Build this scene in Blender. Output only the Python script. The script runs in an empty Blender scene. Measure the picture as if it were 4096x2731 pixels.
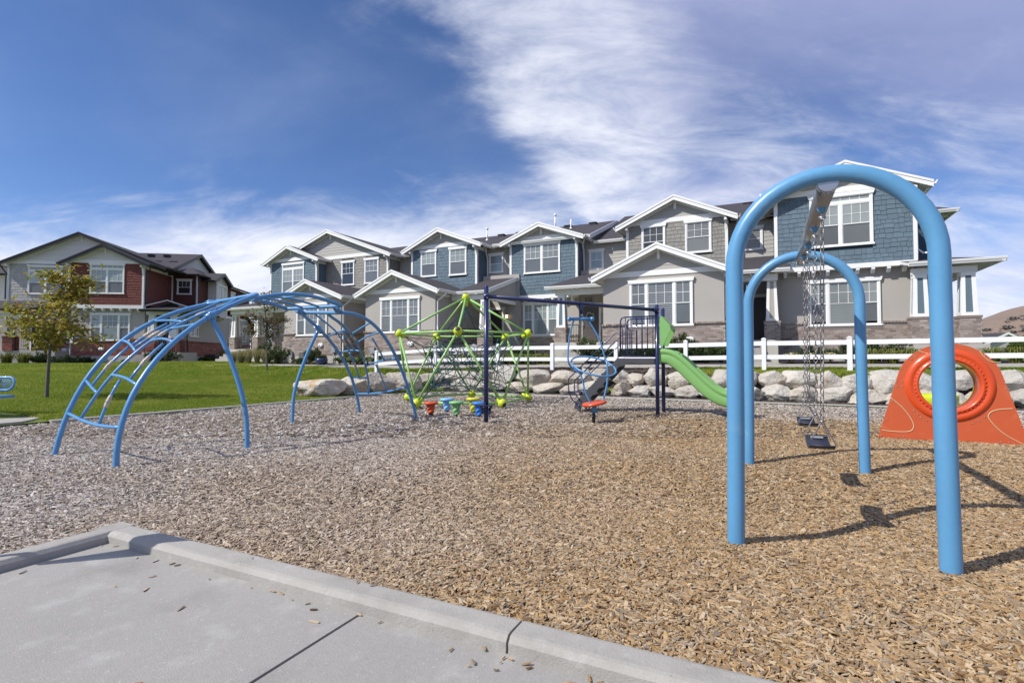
import bpy, bmesh, math, random
import numpy as np
from mathutils import Vector, Matrix, noise as mnoise

random.seed(7)
SC = bpy.context.scene
COL = SC.collection
PI = math.pi
R = math.radians

# ---------------------------------------------------------------- camera
# world axes follow the playground kerbs: +x runs right along the back kerb, +y towards the houses
CAMH = 1.3
cam_d = bpy.data.cameras.new('camera'); cam = bpy.data.objects.new('camera', cam_d); COL.objects.link(cam)
cam.location = (0, 0, CAMH)
cam.rotation_euler = (R(90 + 1.823), 0, R(26))
cam_d.sensor_width = 36; cam_d.lens = 18.369
cam_d.clip_start = 0.05; cam_d.clip_end = 9000
SC.camera = cam

# ---------------------------------------------------------------- sky with cloud layer
SUN_TRAVEL = Vector((0.656, 0.755, -0.965)).normalized()
wd = bpy.data.worlds.new('World'); SC.world = wd; wd.use_nodes = True
nt = wd.node_tree; nt.nodes.clear()
def WN(t, **k):
    n = nt.nodes.new(t)
    for a, b in k.items(): setattr(n, a, b)
    return n
def WL(a, b): nt.links.new(a, b)
def wmath(op, a, b=None, clamp=False):
    n = WN('ShaderNodeMath', operation=op); n.use_clamp = clamp
    for i, x in enumerate((a, b)):
        if x is None: continue
        if isinstance(x, (int, float)): n.inputs[i].default_value = x
        else: WL(x, n.inputs[i])
    return n.outputs[0]
def wstep(x, a, b):
    n = WN('ShaderNodeMapRange', interpolation_type='SMOOTHSTEP')
    WL(x, n.inputs[0]); n.inputs[1].default_value = a; n.inputs[2].default_value = b
    return n.outputs[0]
out = WN('ShaderNodeOutputWorld'); bg = WN('ShaderNodeBackground')
sky = WN('ShaderNodeTexSky', sky_type='NISHITA'); sky.sun_disc = False
sky.sun_elevation = R(44); sky.sun_rotation = R(221); sky.altitude = 1400; sky.air_density = 1.0
sky.dust_density = 0.4; sky.ozone_density = 2.6
tc = WN('ShaderNodeTexCoord'); rot = WN('ShaderNodeVectorRotate', rotation_type='Z_AXIS')
WL(tc.outputs['Generated'], rot.inputs['Vector']); rot.inputs['Angle'].default_value = R(-26)
sp = WN('ShaderNodeSeparateXYZ'); WL(rot.outputs[0], sp.inputs[0])
dz = wmath('ADD', wmath('MAXIMUM', sp.outputs[2], 0.0), 0.12)
px = wmath('DIVIDE', sp.outputs[0], dz); py = wmath('DIVIDE', sp.outputs[1], dz)
cb = WN('ShaderNodeCombineXYZ'); WL(px, cb.inputs[0]); WL(py, cb.inputs[1])
dz2 = wmath('ADD', wmath('MAXIMUM', sp.outputs[2], 0.0), 0.38)
cb2 = WN('ShaderNodeCombineXYZ'); WL(wmath('DIVIDE', sp.outputs[0], dz2), cb2.inputs[0]); WL(wmath('DIVIDE', sp.outputs[1], dz2), cb2.inputs[1])
def wnoise(scale, det, rough, dist, angle=0, sx=1, sy=1, off=(0, 0, 0), src=None):
    m = WN('ShaderNodeMapping'); WL((src or cb).outputs[0], m.inputs[0])
    m.inputs['Rotation'].default_value = (0, 0, R(angle)); m.inputs['Scale'].default_value = (sx, sy, 1)
    m.inputs['Location'].default_value = off
    n = WN('ShaderNodeTexNoise'); WL(m.outputs[0], n.inputs['Vector'])
    n.inputs['Scale'].default_value = scale; n.inputs['Detail'].default_value = det
    n.inputs['Roughness'].default_value = rough; n.inputs['Distortion'].default_value = dist
    return n.outputs['Fac']
def lin(*t):
    r_ = None
    for w_, x in t:
        y = wmath('MULTIPLY', x, w_); r_ = y if r_ is None else wmath('ADD', r_, y)
    return r_
streak = wnoise(1.7, 11, 0.60, 0.35, -62, 0.8, 1.5, (3.1, 0.4, 0), cb2)
wisp = wnoise(5.0, 10, 0.64, 0.5, -60, 0.6, 1.4, (1.7, 5.2, 0), cb2)
big = wnoise(1.5, 5, 0.5, 0.6, 20, 1.0, 1.0, (4.3, 1.1, 0), cb2)
veil = wnoise(1.3, 7, 0.55, 0.5, -35, 0.9, 1.3, (0.3, 1.9, 0), cb2)
low = wnoise(2.1, 9, 0.57, 0.4, 12, 1.0, 1.25, (6.3, 2.2, 0), cb2)
# coverage: a cirrus front on the right, a bank low over the houses
edge = wmath('SUBTRACT', wmath('ADD', px, 0.215), wmath('MULTIPLY', wmath('SUBTRACT', py, 1.24), 0.43))
edge = wmath('ADD', edge, wmath('MULTIPLY', wmath('SUBTRACT', streak, 0.5), 0.55))
core = wmath('MULTIPLY', wstep(edge, -0.16, 0.10), wmath('SUBTRACT', 1.0, wstep(edge, 0.24, 0.85)))
mixn = lin((0.55, streak), (0.45, wisp))
a1 = wmath('MULTIPLY', wstep(lin((1.0, mixn), (0.20, core)), 0.45, 0.80), wstep(edge, -0.18, 0.12))
a1 = wmath('MULTIPLY', a1, 0.92)
a2 = wmath('MULTIPLY', wstep(lin((0.8, veil), (0.2, streak)), 0.28, 0.60), wmath('MULTIPLY', wstep(edge, 0.12, 0.62), 0.86))
lowm = lin((0.66, low), (0.34, wisp))
bank = wstep(py, 1.4, 3.1)
a3 = wstep(lin((1.0, lowm), (0.42, bank)), 0.62, 1.0)
a3 = wmath('MULTIPLY', a3, wstep(py, 1.45, 2.2))
thin = wmath('MULTIPLY', wstep(lin((0.6, veil), (0.4, streak)), 0.42, 0.75), 0.16)
up_m = wstep(sp.outputs[2], -0.03, 0.0)
a1, a2, a3, thin = (wmath('MULTIPLY', q_, up_m) for q_ in (a1, a2, a3, thin))
def wmix(f, a, b):
    n = WN('ShaderNodeMix', data_type='RGBA')
    if isinstance(f, float): n.inputs[0].default_value = f
    else: WL(f, n.inputs[0])
    for i_, x in ((6, a), (7, b)):
        if isinstance(x, tuple): n.inputs[i_].default_value = (*x, 1)
        else: WL(x, n.inputs[i_])
    return n.outputs[2]
tint = WN('ShaderNodeMix', data_type='RGBA', blend_type='MULTIPLY'); tint.inputs[0].default_value = 1.0
WL(sky.outputs[0], tint.inputs[6]); tint.inputs[7].default_value = (0.74, 0.87, 1.12, 1)
c0 = wmix(thin, tint.outputs[2], (6.0, 6.6, 8.6))
vcol = wmix(wstep(py, 1.3, 3.0), (3.0, 3.4, 5.6), (5.2, 5.5, 7.5))
c1 = wmix(a2, c0, vcol)
wcol = wmix(wstep(mixn, 0.36, 0.60), (5.8, 6.2, 7.8), (8.0, 8.2, 9.0))
c2_ = wmix(a1, c1, wcol)
c3_ = wmix(a3, c2_, wcol)
WL(c3_, bg.inputs[0]); bg.inputs[1].default_value = 0.1
WL(bg.outputs[0], out.inputs[0])

sl = bpy.data.lights.new('sun', 'SUN'); so = bpy.data.objects.new('sun', sl); COL.objects.link(so)
sl.energy = 4.2; sl.angle = R(0.55); sl.color = (1.0, 0.955, 0.88)
so.rotation_euler = SUN_TRAVEL.to_track_quat('-Z', 'Y').to_euler()
so.location = (-20, -20, 40)
SC.view_settings.view_transform = 'Standard'; SC.view_settings.look = 'None'
SC.view_settings.exposure = 0.28; SC.view_settings.gamma = 1.0
SC.view_settings.use_curve_mapping = False
SC.render.engine = 'CYCLES'

# ---------------------------------------------------------------- materials
def mat(name, col, rough=0.6, var=0.10, scale=3.0, cols=None, rnd=0.0, bump=0.0, bscale=60.0, metal=0.0, coat=0.0,
        spec=0.5, fine=0.0, fscale=90.0, stretch=None, trans=0.0, bdist=0.01, blot=None, fleck=None):
    m = bpy.data.materials.new(name); m.use_nodes = True
    t = m.node_tree; N = t.nodes; L = t.links
    b = N['Principled BSDF']
    b.inputs['Roughness'].default_value = rough; b.inputs['Metallic'].default_value = metal
    b.inputs['Specular IOR Level'].default_value = spec
    b.inputs['Coat Weight'].default_value = coat; b.inputs['Coat Roughness'].default_value = 0.08
    geo = N.new('ShaderNodeNewGeometry')
    vec = geo.outputs['Position']
    if stretch:
        mp = N.new('ShaderNodeMapping'); L.new(vec, mp.inputs[0]); mp.inputs['Scale'].default_value = stretch; vec = mp.outputs[0]
    def noise(sc, det=4):
        n = N.new('ShaderNodeTexNoise'); L.new(vec, n.inputs['Vector']); n.inputs['Scale'].default_value = sc; n.inputs['Detail'].default_value = det
        return n.outputs['Fac']
    def M(op, a, b2):
        n = N.new('ShaderNodeMath'); n.operation = op
        for i, x in enumerate((a, b2)):
            if isinstance(x, (int, float)): n.inputs[i].default_value = x
            else: L.new(x, n.inputs[i])
        return n.outputs[0]
    if cols:
        oi = N.new('ShaderNodeObjectInfo')
        rv = M('FRACT', M('ADD', oi.outputs['Random'], geo.outputs['Random Per Island']), 0)
        cr = N.new('ShaderNodeValToRGB'); L.new(rv, cr.inputs[0])
        cr.color_ramp.interpolation = 'LINEAR'
        els = cr.color_ramp.elements
        while len(els) < len(cols): els.new(0.5)
        for i, c in enumerate(cols):
            els[i].position = i / (len(cols) - 1); els[i].color = (*c, 1)
        base = cr.outputs[0]
    else:
        rg = N.new('ShaderNodeRGB'); rg.outputs[0].default_value = (*col, 1); base = rg.outputs[0]
    def ramp01(x, lo, hi, amt):
        n = N.new('ShaderNodeMapRange'); L.new(x, n.inputs[0]); n.inputs[1].default_value = lo; n.inputs[2].default_value = hi; n.inputs[4].default_value = amt; return n.outputs[0]
    for bl in (blot or []):
        bc, bs_, lo, hi, amt = bl
        mxn = N.new('ShaderNodeMix'); mxn.data_type = 'RGBA'; L.new(ramp01(noise(bs_, 6), lo, hi, amt), mxn.inputs[0]); L.new(base, mxn.inputs[6]); mxn.inputs[7].default_value = (*bc, 1); base = mxn.outputs[2]
    val = M('ADD', 1.0 - var, M('MULTIPLY', noise(scale), 2 * var))
    if fine: val = M('MULTIPLY', val, M('ADD', 1.0 - fine, M('MULTIPLY', noise(fscale, 3), 2 * fine)))
    if rnd:
        oi2 = N.new('ShaderNodeObjectInfo')
        rv2 = M('FRACT', M('ADD', oi2.outputs['Random'], geo.outputs['Random Per Island']), 0)
        val = M('MULTIPLY', val, M('ADD', 1.0 - rnd, M('MULTIPLY', rv2, 2 * rnd)))
    vm = N.new('ShaderNodeVectorMath'); vm.operation = 'SCALE'; L.new(base, vm.inputs[0]); L.new(val, vm.inputs['Scale'])
    L.new(vm.outputs[0], b.inputs['Base Color'])
    if bump:
        bn = N.new('ShaderNodeBump'); bn.inputs['Strength'].default_value = bump; bn.inputs['Distance'].default_value = bdist
        L.new(noise(bscale, 5), bn.inputs['Height']); L.new(bn.outputs[0], b.inputs['Normal'])
    if trans:
        tr = N.new('ShaderNodeBsdfTranslucent'); L.new(vm.outputs[0], tr.inputs[0])
        ms = N.new('ShaderNodeMixShader'); ms.inputs[0].default_value = trans
        L.new(b.outputs[0], ms.inputs[1]); L.new(tr.outputs[0], ms.inputs[2])
        L.new(ms.outputs[0], N['Material Output'].inputs[0])
    return m

MT = {}
def D(k, *a, **kw): MT[k] = mat(k, *a, **kw)
D('blue_paint', (0.10, 0.285, 0.49), rough=0.34, var=0.12, scale=2.5, fine=0.05, fscale=30, coat=0.2, blot=[((0.20, 0.38, 0.55), 4.5, .60, .78, .55), ((0.30, 0.40, 0.48), 45.0, .70, .76, .6)])
D('climber_paint', (0.09, 0.27, 0.52), rough=0.34, var=0.10, scale=2.2, fine=0.04, fscale=30, coat=0.2)
D('navy_paint', (0.012, 0.020, 0.085), rough=0.30, var=0.15, scale=3, coat=0.3)
D('green_paint', (0.29, 0.52, 0.155), rough=0.38, var=0.10, scale=3, coat=0.15)
D('lime_plastic', (0.56, 0.66, 0.02), rough=0.35, var=0.06, scale=4, coat=0.2)
D('slide_green', (0.21, 0.43, 0.135), rough=0.36, var=0.07, scale=1.6, coat=0.15)
D('orange_plastic', (0.64, 0.075, 0.014), rough=0.30, var=0.06, scale=2, coat=0.3)
D('orange_panel', (0.54, 0.10, 0.032), rough=0.5, var=0.08, scale=2.5, fine=0.04, bump=0.08, bscale=160, blot=[((0.64, 0.20, 0.09), 6.0, .58, .8, .5)])
D('cream_line', (0.62, 0.48, 0.27), rough=0.5, var=0.05)
D('pod_red', (0.62, 0.085, 0.025), rough=0.42, var=0.08)
D('pod_sky', (0.20, 0.48, 0.82), rough=0.42, var=0.06)
D('pod_green', (0.22, 0.50, 0.20), rough=0.42, var=0.06)
D('pod_yellow', (0.60, 0.58, 0.04), rough=0.42, var=0.06)
D('pod_blue', (0.03, 0.20, 0.62), rough=0.42, var=0.06)
D('rope', (0.008, 0.055, 0.065), rough=0.75, var=0.25, scale=40)
D('black', (0.012, 0.012, 0.014), rough=0.5, var=0.2)
D('black_metal', (0.014, 0.014, 0.016), rough=0.4, var=0.2)
D('cap_dark', (0.03, 0.033, 0.045), rough=0.45, var=0.1)
D('steel', (0.34, 0.37, 0.41), rough=0.26, var=0.08, metal=0.7, scale=5, coat=0.2)
D('chain', (0.30, 0.28, 0.27), rough=0.42, var=0.3, metal=0.85, scale=30)
D('bolt', (0.33, 0.34, 0.36), rough=0.35, metal=0.8, var=0.1)
D('rubber', (0.020, 0.023, 0.040), rough=0.55, var=0.15, scale=12)
D('rubber_brown', (0.20, 0.13, 0.06), rough=0.7, var=0.2, scale=12)
D('beige_grip', (0.48, 0.43, 0.37), rough=0.55, var=0.06)
D('stair_grey', (0.06, 0.062, 0.070), rough=0.5, var=0.1)
D('white_trim', (0.80, 0.80, 0.78), rough=0.5, var=0.05, scale=1.5, fine=0.02)
D('vinyl', (0.84, 0.84, 0.84), rough=0.38, var=0.035, scale=1.2)
D('white_metal', (0.82, 0.82, 0.80), rough=0.4, var=0.04)
D('dark_trim', (0.022, 0.021, 0.024), rough=0.45, var=0.15)
D('stucco', (0.40, 0.375, 0.345), rough=0.92, var=0.07, scale=1.1, fine=0.07, fscale=120, bump=0.5, bscale=140)
D('stucco_left', (0.44, 0.41, 0.375), rough=0.92, var=0.07, scale=1.1, fine=0.07, fscale=120, bump=0.5, bscale=140)
D('pad_concrete', (0.30, 0.288, 0.268), rough=0.85, var=0.12, scale=0.8, fine=0.10, fscale=38, bump=0.3, bscale=130, blot=[((0.42, 0.41, 0.385), 5.0, .56, .74, .55), ((0.21, 0.20, 0.185), 2.3, .56, .75, .6), ((0.46, 0.45, 0.43), 55.0, .62, .70, .5), ((0.16, 0.15, 0.14), 80.0, .66, .74, .5)])
D('concrete', (0.345, 0.328, 0.30), rough=0.9, var=0.10, scale=0.9, fine=0.09, fscale=45, bump=0.35, bscale=110, blot=[((0.24, 0.225, 0.20), 3.0, .52, .75, .6), ((0.43, 0.42, 0.39), 11.0, .58, .72, .5), ((0.15, 0.14, 0.125), 60.0, .67, .74, .6)])
D('foundation', (0.45, 0.43, 0.39), rough=0.9, var=0.10, scale=1.3, fine=0.06, fscale=40, bump=0.2, bscale=90)
D('mortar', (0.52, 0.50, 0.46), rough=0.95, var=0.10, scale=8)
D('mortar_left', (0.56, 0.51, 0.47), rough=0.95, var=0.10, scale=8)
D('brick', None, rough=0.9, var=0.16, scale=14, cols=[(0.16, 0.12, 0.10), (0.36, 0.29, 0.25), (0.26, 0.20, 0.17), (0.44, 0.38, 0.33), (0.21, 0.155, 0.13), (0.39, 0.325, 0.28), (0.31, 0.25, 0.22)], bump=0.4, bscale=60)
D('brick_red', None, rough=0.9, var=0.16, scale=14, cols=[(0.28, 0.07, 0.045), (0.38, 0.105, 0.07), (0.17, 0.042, 0.035), (0.42, 0.14, 0.09), (0.24, 0.056, 0.04), (0.12, 0.045, 0.042), (0.34, 0.09, 0.06)], bump=0.4, bscale=60)
D('shake_blue', (0.115, 0.165, 0.205), rough=0.8, var=0.06, scale=2, rnd=0.10, fine=0.05, fscale=60, stretch=(3, 3, 0.5))
D('shake_grey', (0.27, 0.258, 0.235), rough=0.85, var=0.06, scale=2, rnd=0.09, fine=0.05, fscale=60, stretch=(3, 3, 0.5))
D('shake_pale', (0.44, 0.43, 0.41), rough=0.85, var=0.06, scale=2, rnd=0.08, fine=0.05, fscale=60, stretch=(3, 3, 0.5))
D('shake_red', (0.165, 0.048, 0.038), rough=0.8, var=0.06, scale=2, rnd=0.10, fine=0.05, fscale=60, stretch=(3, 3, 0.5))
D('gap_blue', (0.02, 0.04, 0.055), rough=0.95, var=0.1)
D('gap_grey', (0.07, 0.067, 0.06), rough=0.95, var=0.1)
D('gap_red', (0.035, 0.012, 0.01), rough=0.95, var=0.1)
D('lap_grey', (0.41, 0.395, 0.37), rough=0.75, var=0.05, scale=1.5, rnd=0.03, fine=0.04, fscale=50, stretch=(0.4, 0.4, 5))
D('lap_pale', (0.64, 0.625, 0.605), rough=0.75, var=0.05, scale=1.5, rnd=0.03, fine=0.04, fscale=50, stretch=(0.4, 0.4, 5))
D('lap_red', (0.10, 0.030, 0.024), rough=0.75, var=0.05, scale=1.5, rnd=0.03)
D('lap_navy', (0.03, 0.07, 0.12), rough=0.75, var=0.05, scale=1.5, rnd=0.03)
D('roofing', (0.046, 0.041, 0.049), rough=0.95, var=0.16, scale=1.4, fine=0.30, fscale=38, bump=0.5, bscale=45, stretch=(0.7, 1.3, 2.5))
D('door_dark', (0.030, 0.026, 0.026), rough=0.4, var=0.1)
D('door_brown', (0.085, 0.070, 0.066), rough=0.45, var=0.08)
D('bark', (0.13, 0.115, 0.10), rough=0.95, var=0.3, scale=10, bump=0.7, bscale=40, stretch=(2, 2, 0.5))
D('twig', (0.30, 0.24, 0.17), rough=0.9, var=0.2)
D('leaf_autumn', None, rough=0.55, var=0.15, scale=3, cols=[(0.16, 0.20, 0.025), (0.34, 0.32, 0.04), (0.48, 0.40, 0.05), (0.26, 0.13, 0.04), (0.22, 0.26, 0.03), (0.36, 0.24, 0.05), (0.26, 0.28, 0.035)], trans=0.4)
D('leaf_tan', None, rough=0.6, var=0.15, scale=3, cols=[(0.13, 0.10, 0.03), (0.20, 0.13, 0.035), (0.09, 0.09, 0.025), (0.17, 0.09, 0.03), (0.11, 0.11, 0.03)], trans=0.3)
D('leaf_far', None, rough=0.6, var=0.2, scale=2, cols=[(0.045, 0.075, 0.02), (0.09, 0.12, 0.03), (0.06, 0.09, 0.025)], trans=0.2)
D('leaf_dark', None, rough=0.5, var=0.2, scale=4, cols=[(0.018, 0.038, 0.012), (0.05, 0.085, 0.022), (0.03, 0.055, 0.015), (0.08, 0.11, 0.025)], trans=0.15)
D('leaf_yew', None, rough=0.5, var=0.2, scale=4, cols=[(0.03, 0.055, 0.014), (0.07, 0.10, 0.02), (0.045, 0.075, 0.018), (0.12, 0.14, 0.028)], trans=0.15)
D('leaf_hosta', None, rough=0.5, var=0.15, scale=6, cols=[(0.06, 0.11, 0.03), (0.12, 0.17, 0.05), (0.09, 0.13, 0.05)], trans=0.2)
D('leaf_pale', None, rough=0.5, var=0.15, scale=6, cols=[(0.42, 0.36, 0.16), (0.50, 0.44, 0.24), (0.16, 0.19, 0.05), (0.36, 0.30, 0.12)], trans=0.2)
D('leaf_lily', None, rough=0.5, var=0.15, scale=6, cols=[(0.13, 0.17, 0.025), (0.20, 0.22, 0.035), (0.09, 0.13, 0.02), (0.26, 0.22, 0.05)], trans=0.25)
D('leaf_plume', None, rough=0.7, var=0.15, scale=6, cols=[(0.15, 0.17, 0.04), (0.30, 0.26, 0.11), (0.22, 0.21, 0.07), (0.40, 0.34, 0.18)], trans=0.25)
D('stone', None, rough=0.92, var=0.22, scale=2.6, cols=[(0.40, 0.37, 0.325), (0.47, 0.44, 0.39), (0.355, 0.335, 0.30), (0.46, 0.42, 0.355), (0.42, 0.37, 0.30)], fine=0.16, fscale=14, bump=1.0, bscale=11, bdist=0.05, blot=[((0.40, 0.29, 0.18), 3.1, .58, .76, .65), ((0.26, 0.25, 0.235), 5.5, .56, .72, .6), ((0.58, 0.56, 0.51), 7.5, .60, .72, .6)])
D('stone_ochre', None, rough=0.92, var=0.22, scale=3.5, cols=[(0.50, 0.46, 0.39), (0.52, 0.48, 0.41)], fine=0.2, fscale=9, bump=1.0, bscale=12, bdist=0.05, blot=[((0.44, 0.25, 0.09), 3.2, .50, .64, .85), ((0.30, 0.28, 0.25), 5.5, .58, .72, .5)])
D('ac_grey', (0.32, 0.31, 0.29), rough=0.5, var=0.06)
D('ac_dark', (0.045, 0.047, 0.050), rough=0.5, var=0.1)
D('meter_grey', (0.28, 0.30, 0.32), rough=0.5, var=0.06)
D('pot_blue', (0.02, 0.035, 0.10), rough=0.25, var=0.1)
D('terracotta', (0.30, 0.10, 0.05), rough=0.8, var=0.1)
D('chair_grey', (0.30, 0.31, 0.32), rough=0.7, var=0.08)
D('wreath', (0.55, 0.53, 0.45), rough=0.9, var=0.2, scale=30)
D('chip_bed', (0.20, 0.150, 0.100), rough=0.95, var=0.25, scale=1.2, fine=0.45, fscale=55, bump=1.0, bscale=60, bdist=0.02)
D('mulch_bed', (0.035, 0.027, 0.023), rough=0.95, var=0.3, scale=3, fine=0.4, fscale=45, bump=1.0, bscale=45, bdist=0.03)
D('turf', (0.13, 0.18, 0.018), rough=0.95, var=0.25, scale=0.5, fine=0.35, fscale=25, bump=1.0, bscale=50, bdist=0.03)
D('far_ground', (0.19, 0.165, 0.13), rough=.95, var=.2, scale=.05)
D('seed_brown', (0.10, 0.06, 0.03), rough=0.9, var=0.3)

def lamp_glow():
    m = mat('lamp_glow', (0.9, 0.8, 0.6)); b = m.node_tree.nodes['Principled BSDF']
    b.inputs['Emission Color'].default_value = (1.0, 0.72, 0.40, 1); b.inputs['Emission Strength'].default_value = 2.0
    MT['lamp_glow'] = m
lamp_glow()

def glass(name, col, stripe=0.0, period=0.05, col2=None):
    """window glass with whatever hangs right behind it (blinds as fine print), glossy front"""
    m = bpy.data.materials.new(name); m.use_nodes = True; t = m.node_tree; N = t.nodes; L = t.links
    b = N['Principled BSDF']; b.inputs['Roughness'].default_value = 0.35
    b.inputs['Coat Weight'].default_value = 0.65; b.inputs['Coat Roughness'].default_value = 0.02; b.inputs['Coat IOR'].default_value = 1.6
    geo = N.new('ShaderNodeNewGeometry'); sx = N.new('ShaderNodeSeparateXYZ'); L.new(geo.outputs['Position'], sx.inputs[0])
    md = N.new('ShaderNodeMath'); md.operation = 'PINGPONG'; L.new(sx.outputs[2], md.inputs[0]); md.inputs[1].default_value = period / 2
    mr = N.new('ShaderNodeMapRange'); L.new(md.outputs[0], mr.inputs[0]); mr.inputs[1].default_value = 0.0; mr.inputs[2].default_value = period / 2
    oi = N.new('ShaderNodeObjectInfo')
    ns = N.new('ShaderNodeTexNoise'); L.new(geo.outputs['Position'], ns.inputs['Vector']); ns.inputs['Scale'].default_value = 0.8
    mix = N.new('ShaderNodeMix'); mix.data_type = 'RGBA'
    ml = N.new('ShaderNodeMath'); ml.operation = 'MULTIPLY'; L.new(mr.outputs[0], ml.inputs[0]); ml.inputs[1].default_value = stripe
    L.new(ml.outputs[0], mix.inputs[0]); mix.inputs[6].default_value = (*col, 1)
    c2 = col2 or tuple(c * 0.3 for c in col); mix.inputs[7].default_value = (*c2, 1)
    ad = N.new('ShaderNodeMath'); ad.operation = 'ADD'; L.new(oi.outputs['Random'], ad.inputs[0]); L.new(ns.outputs['Fac'], ad.inputs[1])
    sc = N.new('ShaderNodeMapRange'); L.new(ad.outputs[0], sc.inputs[0]); sc.inputs[1].default_value = 0; sc.inputs[2].default_value = 2; sc.inputs[3].default_value = 0.45; sc.inputs[4].default_value = 1.35
    vm = N.new('ShaderNodeVectorMath'); vm.operation = 'SCALE'; L.new(mix.outputs[2], vm.inputs[0]); L.new(sc.outputs[0], vm.inputs['Scale'])
    L.new(vm.outputs[0], b.inputs['Base Color'])
    MT[name] = m
glass('glass_blind', (0.30, 0.33, 0.32), 0.30, 0.06)
glass('glass_slat', (0.30, 0.31, 0.31), 0.95, 0.075, (0.05, 0.055, 0.06))
glass('glass_screen', (0.155, 0.165, 0.165), 0.25, 0.06)
glass('glass_dark', (0.03, 0.035, 0.04), 0.5, 0.075, (0.10, 0.10, 0.10))
glass('glass_shade', (0.33, 0.40, 0.40), 0.0, 0.06)
glass('glass_night', (0.012, 0.014, 0.016), 0.0)

# ---------------------------------------------------------------- mesh helpers
class MB:
    def __init__(s): s.v = []; s.f = []; s.m = []; s.sm = []
    def add(s, vs, fs, m=0, smooth=False):
        o = len(s.v); s.v.extend([tuple(p) for p in vs])
        for f in fs: s.f.append(tuple(i + o for i in f)); s.m.append(m); s.sm.append(smooth)
        return s
    def box(s, x0, x1, y0, y1, z0, z1, m=0):
        return s.add([(x0, y0, z0), (x1, y0, z0), (x1, y1, z0), (x0, y1, z0), (x0, y0, z1), (x1, y0, z1), (x1, y1, z1), (x0, y1, z1)],
                     [(0, 3, 2, 1), (4, 5, 6, 7), (0, 1, 5, 4), (1, 2, 6, 5), (2, 3, 7, 6), (3, 0, 4, 7)], m)
    def prism(s, pts, ext, m=0):
        n = len(pts); e = Vector(ext); a = [Vector(p) for p in pts]; b = [p + e for p in a]
        fs = [tuple(range(n)), tuple(range(2 * n - 1, n - 1, -1))] + [(i, (i + 1) % n, n + (i + 1) % n, n + i) for i in range(n)]
        return s.add(a + b, fs, m)
    def tube(s, pts, r, n=12, m=0, closed=False, cap=True, smooth=True):
        P = [Vector(p) for p in pts]; k = len(P); rs = r if isinstance(r, (list, tuple)) else [r] * k
        tang = []
        for i in range(k):
            if closed: t = P[(i + 1) % k] - P[(i - 1) % k]
            else: t = P[min(i + 1, k - 1)] - P[max(i - 1, 0)]
            tang.append(t.normalized() if t.length > 1e-9 else Vector((0, 0, 1)))
        ref = Vector((0, 0, 1)) if abs(tang[0].z) < 0.9 else Vector((1, 0, 0))
        nrm = (ref - tang[0] * ref.dot(tang[0])).normalized()
        vs = []
        for i in range(k):
            nrm = (nrm - tang[i] * nrm.dot(tang[i]))
            nrm = nrm.normalized() if nrm.length > 1e-6 else tang[i].orthogonal().normalized()
            bi = tang[i].cross(nrm)
            for j in range(n):
                a = 2 * PI * j / n; vs.append(P[i] + (nrm * math.cos(a) + bi * math.sin(a)) * rs[i])
        fs = []
        for i in range(k if closed else k - 1):
            i2 = (i + 1) % k
            for j in range(n): fs.append((i * n + j, i * n + (j + 1) % n, i2 * n + (j + 1) % n, i2 * n + j))
        s.add(vs, fs, m, smooth)
        if cap and not closed:
            o = len(s.v) - k * n
            s.f.append(tuple(o + j for j in range(n - 1, -1, -1))); s.m.append(m); s.sm.append(False)
            s.f.append(tuple(o + (k - 1) * n + j for j in range(n))); s.m.append(m); s.sm.append(False)
        return s
    def lathe(s, prof, axis=(0, 0, 1), at=(0, 0, 0), n=20, m=0, smooth=True, wob=None):
        ax = Vector(axis).normalized(); a = ax.orthogonal().normalized(); b = ax.cross(a); c = Vector(at); vs = []
        for i, (r, h) in enumerate(prof):
            for j in range(n):
                t = 2 * PI * j / n; rr = r * (wob(t, i) if wob else 1.0)
                vs.append(c + ax * h + (a * math.cos(t) + b * math.sin(t)) * rr)
        k = len(prof); fs = []
        for i in range(k - 1):
            for j in range(n): fs.append((i * n + j, i * n + (j + 1) % n, (i + 1) * n + (j + 1) % n, (i + 1) * n + j))
        if prof[0][0] > 1e-4: fs.append(tuple(range(n - 1, -1, -1)))
        if prof[-1][0] > 1e-4: fs.append(tuple((k - 1) * n + j for j in range(n)))
        return s.add(vs, fs, m, smooth)
    def ball(s, c, r, n=16, m=0, sq=(1, 1, 1)):
        vs = []; k = n // 2
        for i in range(k + 1):
            p = PI * i / k
            for j in range(n):
                t = 2 * PI * j / n
                vs.append((c[0] + r * sq[0] * math.sin(p) * math.cos(t), c[1] + r * sq[1] * math.sin(p) * math.sin(t), c[2] + r * sq[2] * math.cos(p)))
        fs = [(i * n + j, (i + 1) * n + j, (i + 1) * n + (j + 1) % n, i * n + (j + 1) % n) for i in range(k) for j in range(n)]
        return s.add(vs, fs, m, True)
    def mesh(s, name, mats, fix=True):
        me = bpy.data.meshes.new(name); me.from_pydata([tuple(p) for p in s.v], [], s.f)
        for x in (mats if isinstance(mats, (list, tuple)) else [mats]): me.materials.append(MT[x] if isinstance(x, str) else x)
        me.polygons.foreach_set('material_index', s.m); me.polygons.foreach_set('use_smooth', s.sm)
        if fix:
            bm = bmesh.new(); bm.from_mesh(me); bmesh.ops.recalc_face_normals(bm, faces=bm.faces); bm.to_mesh(me); bm.free()
        me.update(); return me
    def obj(s, name, mats, parent=None, loc=None, fix=True, label=None):
        o = bpy.data.objects.new(name, s.mesh(name, mats, fix)); COL.objects.link(o)
        if parent is not None: o.parent = parent
        if loc is not None: o.location = loc
        if label: o['label'] = label
        return o

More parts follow.
